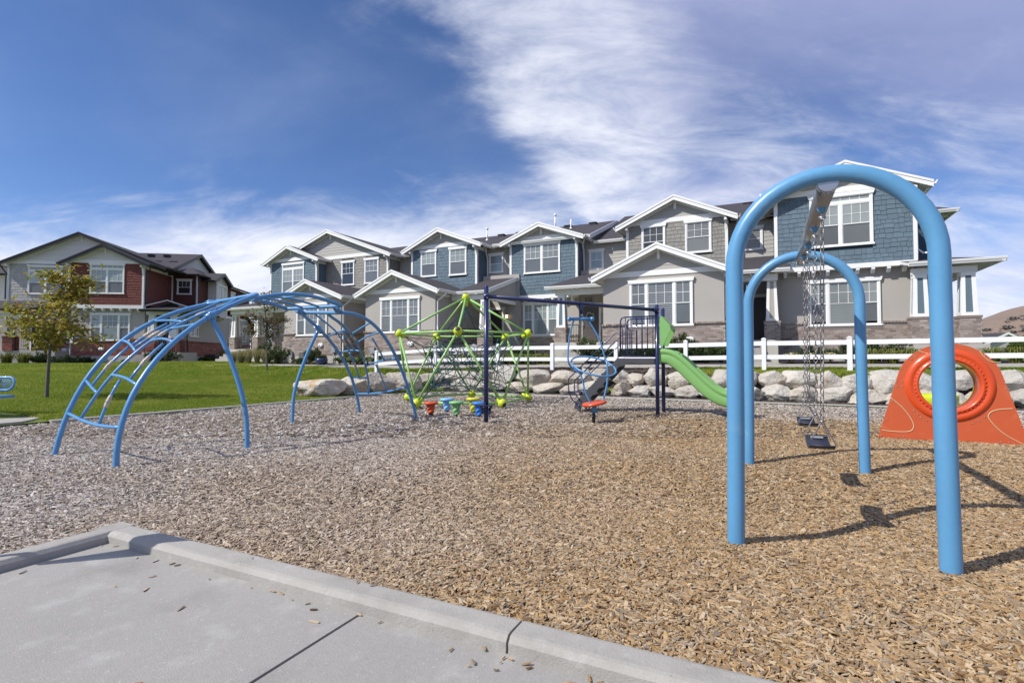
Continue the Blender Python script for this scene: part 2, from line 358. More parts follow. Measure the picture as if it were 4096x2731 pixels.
def inst(name, me, parent=None, loc=(0, 0, 0), rot=(0, 0, 0), scale=(1, 1, 1)):
    o = bpy.data.objects.new(name, me); COL.objects.link(o); o.parent = parent
    o.location = loc; o.rotation_euler = rot; o.scale = scale
    return o
def thing(name, label, cat, loc=(0, 0, 0), rz=0.0, group=None):
    o = bpy.data.objects.new(name, None); COL.objects.link(o); o.location = loc; o.rotation_euler = (0, 0, rz); o.empty_display_size = 0.2
    return tag(o, label, cat, group)
def tag(o, label, cat, group=None):
    o['label'] = label; o['category'] = cat
    if group: o['group'] = group
    return o
def kind(o, k): o['kind'] = k; return o
def copy_tree(o, parent=None):
    c = o.copy(); COL.objects.link(c); c.parent = parent
    for ch in o.children: copy_tree(ch, c)
    return c
def cuv(X, Y):      # metres right / forward of the photographer -> world x, y
    return (0.8988 * X - 0.4384 * Y, 0.4384 * X + 0.8988 * Y)
def C3(X, Y, z): a = cuv(X, Y); return Vector((a[0], a[1], z))
def crom(P, n=8):
    P = [Vector(p) for p in P]; out = []
    for i in range(len(P) - 1):
        p0 = P[max(i - 1, 0)]; p1 = P[i]; p2 = P[i + 1]; p3 = P[min(i + 2, len(P) - 1)]
        for k in range(n):
            t = k / n
            out.append(0.5 * ((2 * p1) + (p2 - p0) * t + (2 * p0 - 5 * p1 + 4 * p2 - p3) * t * t + (3 * p1 - p0 - 3 * p2 + p3) * t ** 3))
    out.append(P[-1]); return out
def lerp(a, b, t): return a + (b - a) * t
def smst(x, a, b):
    t = min(1, max(0, (x - a) / (b - a))); return t * t * (3 - 2 * t)

# ---------------------------------------------------------------- ground heights
def z_play(u, v):
    z = 0.022 * mnoise.noise(Vector((u * 0.9, v * 0.9, 0))) + 0.03 * mnoise.noise(Vector((u * 0.25, v * 0.25, 3)))
    for (cu, cv, r, d) in ((0.4, 4.85, 0.75, 0.075), (0.4, 6.25, 0.75, 0.075), (-3.4, 10.9, 1.2, 0.10)):
        q = ((u - cu) ** 2 + (v - cv) ** 2) / (r * r)
        if q < 4: z -= d * math.exp(-q)
    return z
def z_out(u, v):
    dl = max(0.0, -12.6 - u)
    sl = 0.88 * min(1, dl / 24.0) ** 0.9
    terr = 0.78 + 0.008 * (max(u, -16) + 7) + 0.08 * min(max(v - 18.2, 0), 3.5)
    soft = smst(v, 14.5, 20.5); wall = smst(v, 17.12, 17.75)
    t = smst(u, -13.2, -10.8)
    sb = soft * (1 - t) + wall * t
    lo = max(sl, 0.03)
    w = lo + (max(terr, lo) - lo) * sb
    if u < -20: w = lerp(w, max(w, min(0.86, w + 0.2)), smst(v, 15, 22) * smst(u, -30, -20))
    return w + 0.025 * mnoise.noise(Vector((u * 0.35, v * 0.35, 9)))
# ---------------------------------------------------------------- scatter (instances, built from one mesh that holds prototypes and points)
def scatter(name, protos, pts, eul, scl, var, mats, knd='stuff'):
    vs, fs, pid, mi = [], [], [], []
    for k, (pv, pf) in enumerate(protos):
        o = len(vs); vs += [tuple(p) for p in pv]; pid += [k] * len(pv); fs += [tuple(i + o for i in f) for f in pf]; mi += [0] * len(pf)
    n0 = len(vs); n = len(pts)
    me = bpy.data.meshes.new(name); me.from_pydata(vs + [tuple(p) for p in pts], [], fs)
    me.materials.append(MT[mats])
    def attr(nm, tp, dom, key, arr):
        a = me.attributes.new(nm, tp, dom); a.data.foreach_set(key, np.asarray(arr, dtype=np.float32 if key != 'value' or tp == 'FLOAT' else np.int32).ravel())
    attr('pid', 'INT', 'POINT', 'value', pid + [-1] * n)
    attr('var', 'INT', 'POINT', 'value', [0] * n0 + list(var))
    attr('eul', 'FLOAT_VECTOR', 'POINT', 'vector', np.vstack([np.zeros((n0, 3)), eul]))
    attr('scl', 'FLOAT_VECTOR', 'POINT', 'vector', np.vstack([np.ones((n0, 3)), scl]))
    o = bpy.data.objects.new(name, me); COL.objects.link(o)
    g = bpy.data.node_groups.new('scatter_' + name, 'GeometryNodeTree')
    g.interface.new_socket('Geometry', in_out='INPUT', socket_type='NodeSocketGeometry')
    g.interface.new_socket('Geometry', in_out='OUTPUT', socket_type='NodeSocketGeometry')
    N = g.nodes; L = g.links
    gi = N.new('NodeGroupInput'); go = N.new('NodeGroupOutput')
    def named(nm, tp):
        a = N.new('GeometryNodeInputNamedAttribute'); a.data_type = tp; a.inputs['Name'].default_value = nm
        return [s for s in a.outputs if s.enabled and s.name == 'Attribute'][0]
    pidn = named('pid', 'INT')
    def sel(k):
        c = N.new('FunctionNodeCompare'); c.data_type = 'INT'; c.operation = 'EQUAL'
        a = [s for s in c.inputs if s.type == 'INT']
        L.new(pidn, a[0]); a[1].default_value = k
        s = N.new('GeometryNodeSeparateGeometry'); s.domain = 'POINT'
        L.new(gi.outputs[0], s.inputs[0]); L.new(c.outputs[0], s.inputs[1]); return s.outputs[0]
    jn = N.new('GeometryNodeJoinGeometry')
    for k in range(len(protos)):
        t = N.new('GeometryNodeGeometryToInstance'); L.new(sel(k), t.inputs[0]); L.new(t.outputs[0], jn.inputs[0])
    ip = N.new('GeometryNodeInstanceOnPoints')
    L.new(sel(-1), ip.inputs['Points']); L.new(jn.outputs[0], ip.inputs['Instance'])
    ip.inputs['Pick Instance'].default_value = True
    L.new(named('var', 'INT'), ip.inputs['Instance Index'])
    er = N.new('FunctionNodeEulerToRotation'); L.new(named('eul', 'FLOAT_VECTOR'), er.inputs[0]); L.new(er.outputs[0], ip.inputs['Rotation'])
    L.new(named('scl', 'FLOAT_VECTOR'), ip.inputs['Scale'])
    L.new(ip.outputs[0], go.inputs[0])
    md = o.modifiers.new('scatter', 'NODES'); md.node_group = g
    kind(o, knd); return o

RNG = np.random.default_rng(11)
def cam_xy(u, v):   # world -> metres right/forward of camera (numpy ok)
    return 0.8988 * u + 0.4384 * v, -0.4384 * u + 0.8988 * v

# ---------------------------------------------------------------- kerb outline of the playground (inner = chips side)
KIN = [(-12.95, 1.0), (-12.9, 5.4), (-12.65, 7.6), (-12.4, 9.6), (-12.3, 11.4), (-12.2, 13.0)]
for k in range(1, 9):
    a = PI - k * PI / 16; KIN.append((-9.0 + 3.2 * math.cos(a), 13.2 + 3.35 * math.sin(a)))
KIN += [(-7.5, 16.62), (-4.0, 16.5), (-0.4, 16.45), (2.6, 16.5), (6.0, 16.4), (13.0, 16.3)]
def in_poly(x, y, P):
    c = np.zeros(np.shape(x), bool); n = len(P); j = n - 1
    for i in range(n):
        xi, yi = P[i]; xj, yj = P[j]
        cond = ((yi > y) != (yj > y)) & (x < (xj - xi) * (y - yi) / (yj - yi + 1e-12) + xi)
        c ^= cond; j = i
    return c
PLAY = KIN + [(13.0, -4.0), (-12.95, -4.0)]
def is_pad(x, y): return (x > -4.42) & (y < 2.32)

# ---------------------------------------------------------------- ground sheets
def grid_sheet(name, us, vs, zf, material, keep, knd='structure', smooth=True):
    nu, nv = len(us), len(vs)
    P = [(u, v, zf(u, v)) for v in vs for u in us]
    F = []
    for j in range(nv - 1):
        for i in range(nu - 1):
            cu = (us[i] + us[i + 1]) / 2; cv = (vs[j] + vs[j + 1]) / 2
            if keep(cu, cv): F.append((j * nu + i, j * nu + i + 1, (j + 1) * nu + i + 1, (j + 1) * nu + i))
    used = sorted({i for f in F for i in f}); mp = {a: b for b, a in enumerate(used)}
    b = MB(); b.add([P[i] for i in used], [tuple(mp[i] for i in f) for f in F], 0, smooth)
    return kind(b.obj(name, material, fix=False), knd)
# base ground reaching the horizon, far below the modelled sheets near by
b = MB(); b.add([(-6000, -6000, -0.75), (6000, -6000, -0.75), (6000, 6000, -0.75), (-6000, 6000, -0.75)], [(0, 1, 2, 3)])
kind(b.obj('ground', 'far_ground', fix=False), 'structure')
us = list(np.arange(-13.2, 13.6, 0.2)); vs = list(np.arange(-4.0, 17.0, 0.2))
grid_sheet('wood_chip_bed', us, vs, lambda u, v: z_play(u, v) - 0.012, 'chip_bed', lambda u, v: not (u > -4.42 and v < 2.25))
def inside(u, v): return bool(in_poly(np.array([u]), np.array([v]), PLAY)[0])
ul = list(np.arange(-95, -13.2, 1.2)) + list(np.arange(-13.2, 13.6, 0.2)) + list(np.arange(13.8, 60, 2.0))
vl = list(np.arange(-12, 3.0, 1.0)) + list(np.arange(3.0, 22.6, 0.2)) + list(np.arange(22.8, 90, 2.4))
grid_sheet('lawn', ul, vl, z_out, 'turf', lambda u, v: not inside(u, v) and not (u > -13 and v < 6))
b = MB(); b.box(13.05, 60, -12, 16.2, -0.5, -0.02); kind(b.obj('side_lawn', 'turf'), 'structure')

def strip(name, pts_in, w, ztop, zbot, material, seg=2.4, gap=0.012, r=0.02, side=1):
    """a kerb laid as separate cast lengths along a polyline; the cross-section has rounded upper edges"""
    P = [Vector((p[0], p[1], 0)) for p in pts_in]
    L = [0]
    for i in range(1, len(P)): L.append(L[-1] + (P[i] - P[i - 1]).length)
    def at(s):
        s = max(0, min(L[-1], s))
        for i in range(1, len(P)):
            if s <= L[i] + 1e-9:
                t = (s - L[i - 1]) / (L[i] - L[i - 1]); p = P[i - 1].lerp(P[i], t); d = (P[i] - P[i - 1]).normalized(); return p, d
        return P[-1], (P[-1] - P[-2]).normalized()
    root = None; s0 = 0; k = 0
    while s0 < L[-1] - 0.05:
        s1 = min(L[-1], s0 + seg); n = max(2, int((s1 - s0) / 0.3) + 1); b = MB(); vv = []
        for i in range(n):
            s = lerp(s0 + gap / 2, s1 - gap / 2, i / (n - 1)); p, d = at(s)
            p2, d2 = at(s + 0.15); p3, d3 = at(s - 0.15); d = (d2 + d3).normalized() if (d2 + d3).length > 0 else d
            nn = Vector((-d.y, d.x, 0)) * side
            zt = ztop(p.x, p.y) if callable(ztop) else ztop; zb = zt - (zbot if callable(ztop) else (ztop - zbot))
            j = 0.004 * mnoise.noise(Vector((s * 1.3, k, 0)))
            for (o, z) in ((0, zb), (-0.006, zt - r * 1.4), (r * 0.5, zt - r * 0.25), (r * 1.6, zt + j), (w - r * 1.6, zt + j), (w - r * 0.5, zt - r * 0.25), (w + 0.012, zt - r * 1.6), (w + 0.02, zb)):
                q = p + nn * o; vv.append((q.x, q.y, z))
        m = 8; fs = [(i * m + a, i * m + (a + 1) % m, (i + 1) * m + (a + 1) % m, (i + 1) * m + a) for i in range(n - 1) for a in range(m)]
        fs += [tuple(range(m - 1, -1, -1)), tuple((n - 1) * m + a for a in range(m))]
        b.add(vv, fs)
        o = b.obj(name if root is None else 'kerb_length', material, root)
        if root is None: root = kind(o, 'structure')
        s0 = s1; k += 1
    return root
strip('back_kerb', KIN[1:], 0.17, lambda u, v: 0.055, 0.3, 'concrete', seg=2.6, side=1)
strip('front_kerb', [(-4.26, 2.30), (-1.06, 2.30), (2.0, 2.30), (5.0, 2.30)], 0.165, 0.06, -0.25, 'concrete', seg=3.2, side=-1, r=0.018)
strip('side_kerb', [(-4.26, 2.30), (-4.415, 2.30), (-4.415, -1.6)][1:], 0.160, 0.058, -0.25, 'concrete', seg=3.0, side=1, r=0.018)
b = MB(); b.box(-4.43, -4.262, 2.135, 2.31, -0.25, 0.059); kind(b.obj('kerb_corner', 'concrete'), 'structure')
# concrete pad the photographer stands on: two cast slabs with a tooled joint
pad = MB(); pad.box(-4.24, -1.907, -2.2, 2.13, -0.25, -0.014)
pad = kind(pad.obj('concrete_pad', 'pad_concrete'), 'structure')
for n_, a, c in (('pad_slab', -1.893, 0.9), ('pad_slab', 0.928, 3.8)):
    q = MB(); q.box(a, c, -2.2, 2.13, -0.25, -0.014 - 0.003); q.obj(n_, 'pad_concrete', pad)
q = MB(); q.box(-4.24, 3.8, -2.2, 2.13, -0.3, -0.042); q.obj('joint_fill', 'chip_bed', pad)
# path that meets the play area at far left
q = MB(); q.prism([(-12.99, 1.0, 0.066), (-13.09, 5.0, 0.066), (-13.6, 5.55, 0.066), (-18.5, 5.35, 0.075), (-18.5, 1.0, 0.07)], (0, 0, -0.12))
kind(q.obj('bench_path', 'concrete'), 'structure')
# walk behind the fence, and the front walks
def slab_path(name, u0, u1, v0, v1, step, lift=0.03):
    root = None; u = u0
    while u < u1 - 0.1:
        a, c = u, min(u + step, u1); q = MB()
        zs = [z_out(x, y) + lift for x, y in ((a, v0), (c, v0), (c, v1), (a, v1))]
        q.add([(a + .008, v0, zs[0]), (c - .008, v0, zs[1]), (c - .008, v1, zs[2]), (a + .008, v1, zs[3]),
               (a + .008, v0, zs[0] - .25), (c - .008, v0, zs[1] - .25), (c - .008, v1, zs[2] - .25), (a + .008, v1, zs[3] - .25)],
              [(0, 1, 2, 3), (4, 7, 6, 5), (0, 4, 5, 1), (1, 5, 6, 2), (2, 6, 7, 3), (3, 7, 4, 0)])
        o = q.obj(name if root is None else 'path_slab', 'concrete', root)
        if root is None: root = kind(o, 'structure')
        u = c
    return root
slab_path('garden_path', -30, 12, 19.75, 20.85, 1.5, 0.035)
slab_path('front_walk', -9.0, -7.6, 20.86, 22.45, 1.4, 0.04)
slab_path('front_walk', -0.9, 0.4, 20.86, 22.6, 1.3, 0.04)
slab_path('front_walk', -21.4, -20.3, 20.86, 22.6, 1.1, 0.04)
# mulch sheets
def mulch(name, u0, u1, v0, v1, lift):
    return grid_sheet(name, list(np.linspace(u0, u1, int((u1 - u0) / 0.3) + 2)), list(np.linspace(v0, v1, int((v1 - v0) / 0.15) + 2)), lambda u, v: z_out(u, v) + lift, 'mulch_bed', lambda u, v: True)
mulch('rock_bed', -11.0, 12.5, 16.62, 17.75, 0.012)
mulch('upper_mulch_bed', -9.6, -2.1, 17.75, 19.74, 0.018)
mulch('house_bed', -29.5, -21.45, 20.87, 22.7, 0.03)
mulch('house_bed', -20.2, -9.05, 20.87, 23.2, 0.03)
mulch('house_bed', -7.55, -0.95, 20.87, 22.7, 0.03)
mulch('house_bed', 0.45, 12.0, 20.87, 25.5, 0.03)

# ---------------------------------------------------------------- wood chips
def chip_proto(seed):
    r = random.Random(seed); vs = []
    prof = [(-0.5, 0.30), (-0.32, 0.46), (0.12, 0.5), (0.36, 0.40), (0.5, 0.18)]
    for x, w in prof:
        w2 = w * r.uniform(0.75, 1.05); s = r.uniform(-.06, .06); z = r.uniform(-.10, .10)
        vs += [(x, -w2 + s, z - .3), (x, w2 + s, z - .3), (x, w2 * .8 + s, z + .35), (x, -w2 * .8 + s, z + .35)]
    fs = [(i * 4 + a, i * 4 + (a + 1) % 4, (i + 1) * 4 + (a + 1) % 4, (i + 1) * 4 + a) for i in range(4) for a in range(4)]
    fs += [(3, 2, 1, 0), (16, 17, 18, 19)]
    return vs, fs
CH = [chip_proto(s) for s in range(6)]
def chips_mat():
    m = bpy.data.materials.new('wood_chip'); m.use_nodes = True; t = m.node_tree; N = t.nodes; L = t.links; b = N['Principled BSDF']
    b.inputs['Roughness'].default_value = 0.85; b.inputs['Specular IOR Level'].default_value = 0.3
    oi = N.new('ShaderNodeObjectInfo'); geo = N.new('ShaderNodeNewGeometry')
    def ramp(cols):
        cr = N.new('ShaderNodeValToRGB'); e = cr.color_ramp.elements
        while len(e) < len(cols): e.new(.5)
        for i, c in enumerate(cols): e[i].position = i / (len(cols) - 1); e[i].color = (*c, 1)
        L.new(oi.outputs['Random'], cr.inputs[0]); return cr.outputs[0]
    fresh = ramp([(.08, .045, .022), (.37, .225, .10), (.50, .35, .185), (.22, .13, .06), (.43, .345, .245), (.55, .42, .265), (.33, .205, .09), (.23, .19, .15), (.46, .305, .145)])
    old = ramp([(.11, .08, .06), (.46, .42, .375), (.60, .56, .51), (.32, .265, .22), (.52, .47, .42), (.68, .64, .59), (.37, .33, .30), (.28, .20, .135), (.50, .43, .35)])
    ns = N.new('ShaderNodeTexNoise'); L.new(geo.outputs['Position'], ns.inputs['Vector']); ns.inputs['Scale'].default_value = 0.45; ns.inputs['Detail'].default_value = 3
    # freshly topped-up chips lie on the swing side of the bed
    sp2 = N.new('ShaderNodeSeparateXYZ'); L.new(geo.outputs['Position'], sp2.inputs[0])
    mr = N.new('ShaderNodeMapRange'); mr.interpolation_type = 'SMOOTHSTEP'; L.new(sp2.outputs[0], mr.inputs[0]); mr.inputs[1].default_value = -7.5; mr.inputs[2].default_value = 0.5
    my = N.new('ShaderNodeMapRange'); my.interpolation_type = 'SMOOTHSTEP'; L.new(sp2.outputs[1], my.inputs[0]); my.inputs[1].default_value = 14.5; my.inputs[2].default_value = 11.0
    ml = N.new('ShaderNodeMath'); ml.operation = 'MULTIPLY'; L.new(mr.outputs[0], ml.inputs[0]); L.new(my.outputs[0], ml.inputs[1])
    ad = N.new('ShaderNodeMath'); ad.operation = 'MULTIPLY_ADD'; L.new(ns.outputs['Fac'], ad.inputs[0]); ad.inputs[1].default_value = 0.9; 
    L.new(ml.outputs[0], ad.inputs[2])
    m2 = N.new('ShaderNodeMapRange'); L.new(ad.outputs[0], m2.inputs[0]); m2.inputs[1].default_value = 0.45; m2.inputs[2].default_value = 1.35
    mx2 = N.new('ShaderNodeMix'); mx2.data_type = 'RGBA'; L.new(m2.outputs[0], mx2.inputs[0]); L.new(old, mx2.inputs[6]); L.new(fresh, mx2.inputs[7])
    fn = N.new('ShaderNodeTexNoise'); L.new(geo.outputs['Position'], fn.inputs['Vector']); fn.inputs['Scale'].default_value = 140; fn.inputs['Detail'].default_value = 2
    sc = N.new('ShaderNodeMapRange'); L.new(fn.outputs['Fac'], sc.inputs[0]); sc.inputs[3].default_value = 0.64; sc.inputs[4].default_value = 1.14
    vm = N.new('ShaderNodeVectorMath'); vm.operation = 'SCALE'; L.new(mx2.outputs[2], vm.inputs[0]); L.new(sc.outputs[0], vm.inputs['Scale'])
    L.new(vm.outputs[0], b.inputs['Base Color']); MT['wood_chip'] = m
chips_mat()
def chip_points(n, zmin, zmax, halfw=1.06):
    Z = np.sqrt(RNG.uniform(zmin ** 2, zmax ** 2, n)); X = RNG.uniform(-halfw, halfw, n) * Z
    return 0.8988 * X - 0.4384 * Z, 0.4384 * X + 0.8988 * Z, Z
allp = []
for n, a, c, s, hw in ((165000, 1.7, 4.6, .86, 1.5), (190000, 4.6, 8.5, 1.02, 1.35), (145000, 8.5, 20.5, 1.38, 1.12)):
    x, y, Z = chip_points(n, a, c, hw)
    ok = in_poly(x, y, [(p[0] + .02, p[1] - .02) for p in PLAY]) & ~is_pad(x, y)
    x, y = x[ok], y[ok]; allp.append((x, y, np.full(len(x), s)))
# the strip outside the view for a step to either side
x = RNG.uniform(-12.8, 12.8, 90000); y = RNG.uniform(-3, 16.4, 90000); X_, Z_ = cam_xy(x, y)
ok = in_poly(x, y, PLAY) & ~is_pad(x, y) & ((np.abs(X_) > 1.2 * Z_) | (Z_ < 1.7)); allp.append((x[ok], y[ok], np.full(ok.sum(), 1.45)))
x = np.concatenate([p[0] for p in allp]); y = np.concatenate([p[1] for p in allp]); s = np.concatenate([p[2] for p in allp])
n = len(x)
ln = RNG.gamma(9, 0.046 / 9, n) * s; wd_ = ln * RNG.uniform(0.20, 0.42, n); th = RNG.uniform(0.006, 0.011, n) * s ** 0.7
z = np.array([z_play(a, c) for a, c in zip(x, y)]) + RNG.uniform(-0.004, 0.011, n) * s
eul = np.stack([RNG.normal(0, .30, n), RNG.normal(0, .22, n), RNG.uniform(0, 2 * PI, n)], 1)
scatter('wood_chips', CH, np.stack([x, y, z], 1), eul, np.stack([ln, wd_, th], 1), RNG.integers(0, 6, n), 'wood_chip')
# stray chips blown onto the pad, along the kerb foot and on the kerb
n = 95
x = np.concatenate([RNG.uniform(-4.2, 3, 30), RNG.uniform(-4.2, 3.2, 40), RNG.uniform(-1.2, -0.2, 19), RNG.uniform(-4.2, 2, 6)])
y = np.concatenate([RNG.uniform(0.2, 2.1, 30), 2.11 - RNG.exponential(.04, 40), 2.1 - RNG.exponential(.08, 19), RNG.uniform(2.16, 2.28, 6)])
z = np.concatenate([np.full(89, -0.009), np.full(6, 0.068)])
ln = RNG.gamma(5, .006, n) + .006
scatter('stray_chips', CH, np.stack([x, y, z], 1), np.stack([RNG.normal(0, .2, n), RNG.normal(0, .1, n), RNG.uniform(0, 6.28, n)], 1),
        np.stack([ln, ln * RNG.uniform(.22, .4, n), RNG.uniform(.005, .009, n)], 1), RNG.integers(0, 6, n), 'wood_chip')
# bark on the rock bed
n = 9000
x = RNG.uniform(-11, 12, n); y = RNG.uniform(16.64, 17.2, n); k = RNG.random(n) < .45; x[k] = RNG.uniform(-9.5, -2.2, k.sum()); y[k] = RNG.uniform(17.6, 19.7, k.sum())
ok = ~in_poly(x, y, PLAY); x, y = x[ok], y[ok]; n = len(x)
D('bark_chip', None, rough=.95, cols=[(.03, .022, .018), (.07, .05, .04), (.11, .085, .07), (.045, .03, .024), (.20, .16, .13)])
ln = RNG.uniform(.05, .12, n); z = np.array([z_out(a, c) for a, c in zip(x, y)]) + .025
scatter('bark_mulch', CH, np.stack([x, y, z], 1), np.stack([RNG.normal(0, .4, n), RNG.normal(0, .3, n), RNG.uniform(0, 6.28, n)], 1),
        np.stack([ln, ln * .35, np.full(n, .016)], 1), RNG.integers(0, 6, n), 'bark_chip')

# ---------------------------------------------------------------- lawn grass
def tuft(seed, nb=14, spread=.09, h=.055, lean=.6, w=.006):
    r = random.Random(seed); vs, fs = [], []
    for k in range(nb):
        a = r.uniform(0, 6.28); d = spread * math.sqrt(r.random()); x, y = d * math.cos(a), d * math.sin(a)
        hh = h * r.uniform(.6, 1.25); t = r.uniform(0, 6.28); lx, ly = math.cos(t) * lean * hh * r.random(), math.sin(t) * lean * hh * r.random()
        b2 = r.uniform(0, 6.28); wx, wy = math.cos(b2) * w, math.sin(b2) * w; o = len(vs)
        vs += [(x - wx, y - wy, -.01), (x + wx, y + wy, -.01), (x + lx * .4 + wx * .7, y + ly * .4 + wy * .7, hh * .6), (x + lx * .4 - wx * .7, y + ly * .4 - wy * .7, hh * .6), (x + lx, y + ly, hh)]
        fs += [(o, o + 1, o + 2, o + 3), (o + 3, o + 2, o + 4)]
    return vs, fs
def grass_mat():
    m = bpy.data.materials.new('grass'); m.use_nodes = True; t = m.node_tree; N = t.nodes; L = t.links; b = N['Principled BSDF']
    b.inputs['Roughness'].default_value = .55; b.inputs['Specular IOR Level'].default_value = .3
    oi = N.new('ShaderNodeObjectInfo'); geo = N.new('ShaderNodeNewGeometry')
    cr = N.new('ShaderNodeValToRGB'); e = cr.color_ramp.elements
    cols = [(.14, .205, .022), (.27, .34, .04), (.18, .26, .026), (.42, .42, .08), (.22, .31, .03)]
    while len(e) < len(cols): e.new(.5)
    for i, c in enumerate(cols): e[i].position = i / (len(cols) - 1); e[i].color = (*c, 1)
    ns = N.new('ShaderNodeTexNoise'); L.new(geo.outputs['Position'], ns.inputs['Vector']); ns.inputs['Scale'].default_value = .55; ns.inputs['Detail'].default_value = 4
    mi = N.new('ShaderNodeMath'); mi.operation = 'MULTIPLY_ADD'; L.new(oi.outputs['Random'], mi.inputs[0]); mi.inputs[1].default_value = .45
    mn = N.new('ShaderNodeMapRange'); L.new(ns.outputs['Fac'], mn.inputs[0]); mn.inputs[1].default_value = .3; mn.inputs[2].default_value = .7; mn.inputs[4].default_value = .55
    L.new(mn.outputs[0], mi.inputs[2]); L.new(mi.outputs[0], cr.inputs[0]); L.new(cr.outputs[0], b.inputs['Base Color'])
    tr = N.new('ShaderNodeBsdfTranslucent'); L.new(cr.outputs[0], tr.inputs[0]); ms = N.new('ShaderNodeMixShader'); ms.inputs[0].default_value = .42
    L.new(b.outputs[0], ms.inputs[1]); L.new(tr.outputs[0], ms.inputs[2]); L.new(ms.outputs[0], N['Material Output'].inputs[0]); MT['grass'] = m
grass_mat()
TU = [tuft(s) for s in range(5)]
def lawn_pts(n, zmin, zmax):
    x, y, Z = chip_points(n, zmin, zmax, 1.3)
    ok = ~in_poly(x, y, [(p[0] - .2, p[1] + .2) for p in KIN] + [(13.2, -4), (-13.15, -4)])
    ok &= ~((x < -13.05) & (y < 5.5) & (x > -18.5)) & ((y < 19.7) | (x < -26)) & (y < 24)
    ok &= ~((x > -11.2) & (y < 17.6)) & ~((x > -9.5) & (x < -2.1)) & ~((x > -12.7) & (y < 6))
    return x[ok], y[ok]
gp = [lawn_pts(85000, 8, 15) + (1.0,), lawn_pts(110000, 15, 24) + (1.35,), lawn_pts(95000, 24, 46) + (1.9,)]
x = np.concatenate([p[0] for p in gp]); y = np.concatenate([p[1] for p in gp]); s = np.concatenate([np.full(len(p[0]), p[2]) for p in gp]); n = len(x)
z = np.array([z_out(a, c) for a, c in zip(x, y)])
sz = s * RNG.uniform(.75, 1.2, n)
scatter('lawn_grass', TU, np.stack([x, y, z], 1), np.stack([np.zeros(n), np.zeros(n), RNG.uniform(0, 6.28, n)], 1), np.stack([sz, sz, sz * .85], 1), RNG.integers(0, 5, n), 'grass')
# ================================================================ swing set
sw = thing('swing_set', 'big light blue arched swing frame with a steel top beam', 'swing set', (0.385, 5.6, 0))
SU = 0.385
def P_(o, p): return (p[0] - o[0], p[1] - o[1], p[2] - o[2])
SO = (0.385, 5.6, 0)
def arch_pts(v, hw, zc):
    pts = [(SU - hw * 1.02, v, -0.4), (SU - hw * 1.02, v, 0.0), (SU - hw * 1.005, v, 0.9), (SU - hw, v, zc - .25)]
    for k in range(0, 25):
        a = PI - PI * k / 24; pts.append((SU + hw * math.cos(a), v, zc + hw * math.sin(a)))
    pts += [(SU + hw, v, zc - .25), (SU + hw * 1.01, v, 0.9), (SU + hw * 1.03, v, 0.0), (SU + hw * 1.03, v, -0.4)]
    return [P_(SO, p) for p in pts]
for v in (4.07, 7.18):
    b = MB(); b.tube(arch_pts(v, 0.588, 1.95), 0.0585, 28); b.obj('arch', 'blue_paint', sw)
BZ = 2.48
b = MB(); b.tube([P_(SO, (SU, 4.10, BZ)), P_(SO, (SU, 7.15, BZ))], 0.061, 28); b.obj('beam', 'steel', sw)
for v, sg_ in ((4.10, 1), (7.15, -1)):
    b = MB(); b.tube([P_(SO, (SU, v - .05 * sg_, BZ)), P_(SO, (SU, v + .022 * sg_, BZ))], 0.0545 + .008, 24); b.obj('beam_collar', 'steel', sw)
    for q in (-.05, .03):
        c = MB(); c.lathe([(0.013, 0), (0.011, .016), (0, .018)], (q * 6, 0, -1), P_(SO, (SU + q * .9, v + .07 * sg_, BZ - .045)), 8); c.obj('bolt', 'bolt', sw)
MOUNT = [(4.50, 5.16), (5.94, 6.56)]
for m2 in MOUNT:
    for v in m2:
        b = MB(); b.lathe([(.034, -.012), (.035, .012), (.026, .028), (.022, .042), (.0, .046)], (0, 0, -1), P_(SO, (SU, v, BZ - .052)), 18)
        cl = b.obj('hanger_clamp', 'blue_paint', sw)
        c = MB(); c.tube([P_(SO, (SU, v, BZ - .08)), P_(SO, (SU, v, BZ - .135))], .009, 8); c.tube([P_(SO, (SU - .024, v, BZ - .13)), P_(SO, (SU + .024, v, BZ - .13))], .011, 8); c.obj('bolt', 'bolt', cl)
link = MB(); LL, LW = .034, .0135
pts = [(LW * math.cos(a) * (1), 0, (LL - LW) / 1 * (1 if math.sin(a) >= 0 else -1) * .62 + LW * math.sin(a)) for a in [2 * PI * k / 16 for k in range(16)]]
link.tube(pts, .0042, 6, closed=True); LINK = link.mesh('chain_link', 'chain')
seat_prof = [(-.385, .028), (-.335, .014), (-.24, -.006), (-.12, -.020), (0, -.024), (.12, -.020), (.24, -.006), (.335, .014), (.385, .028)]
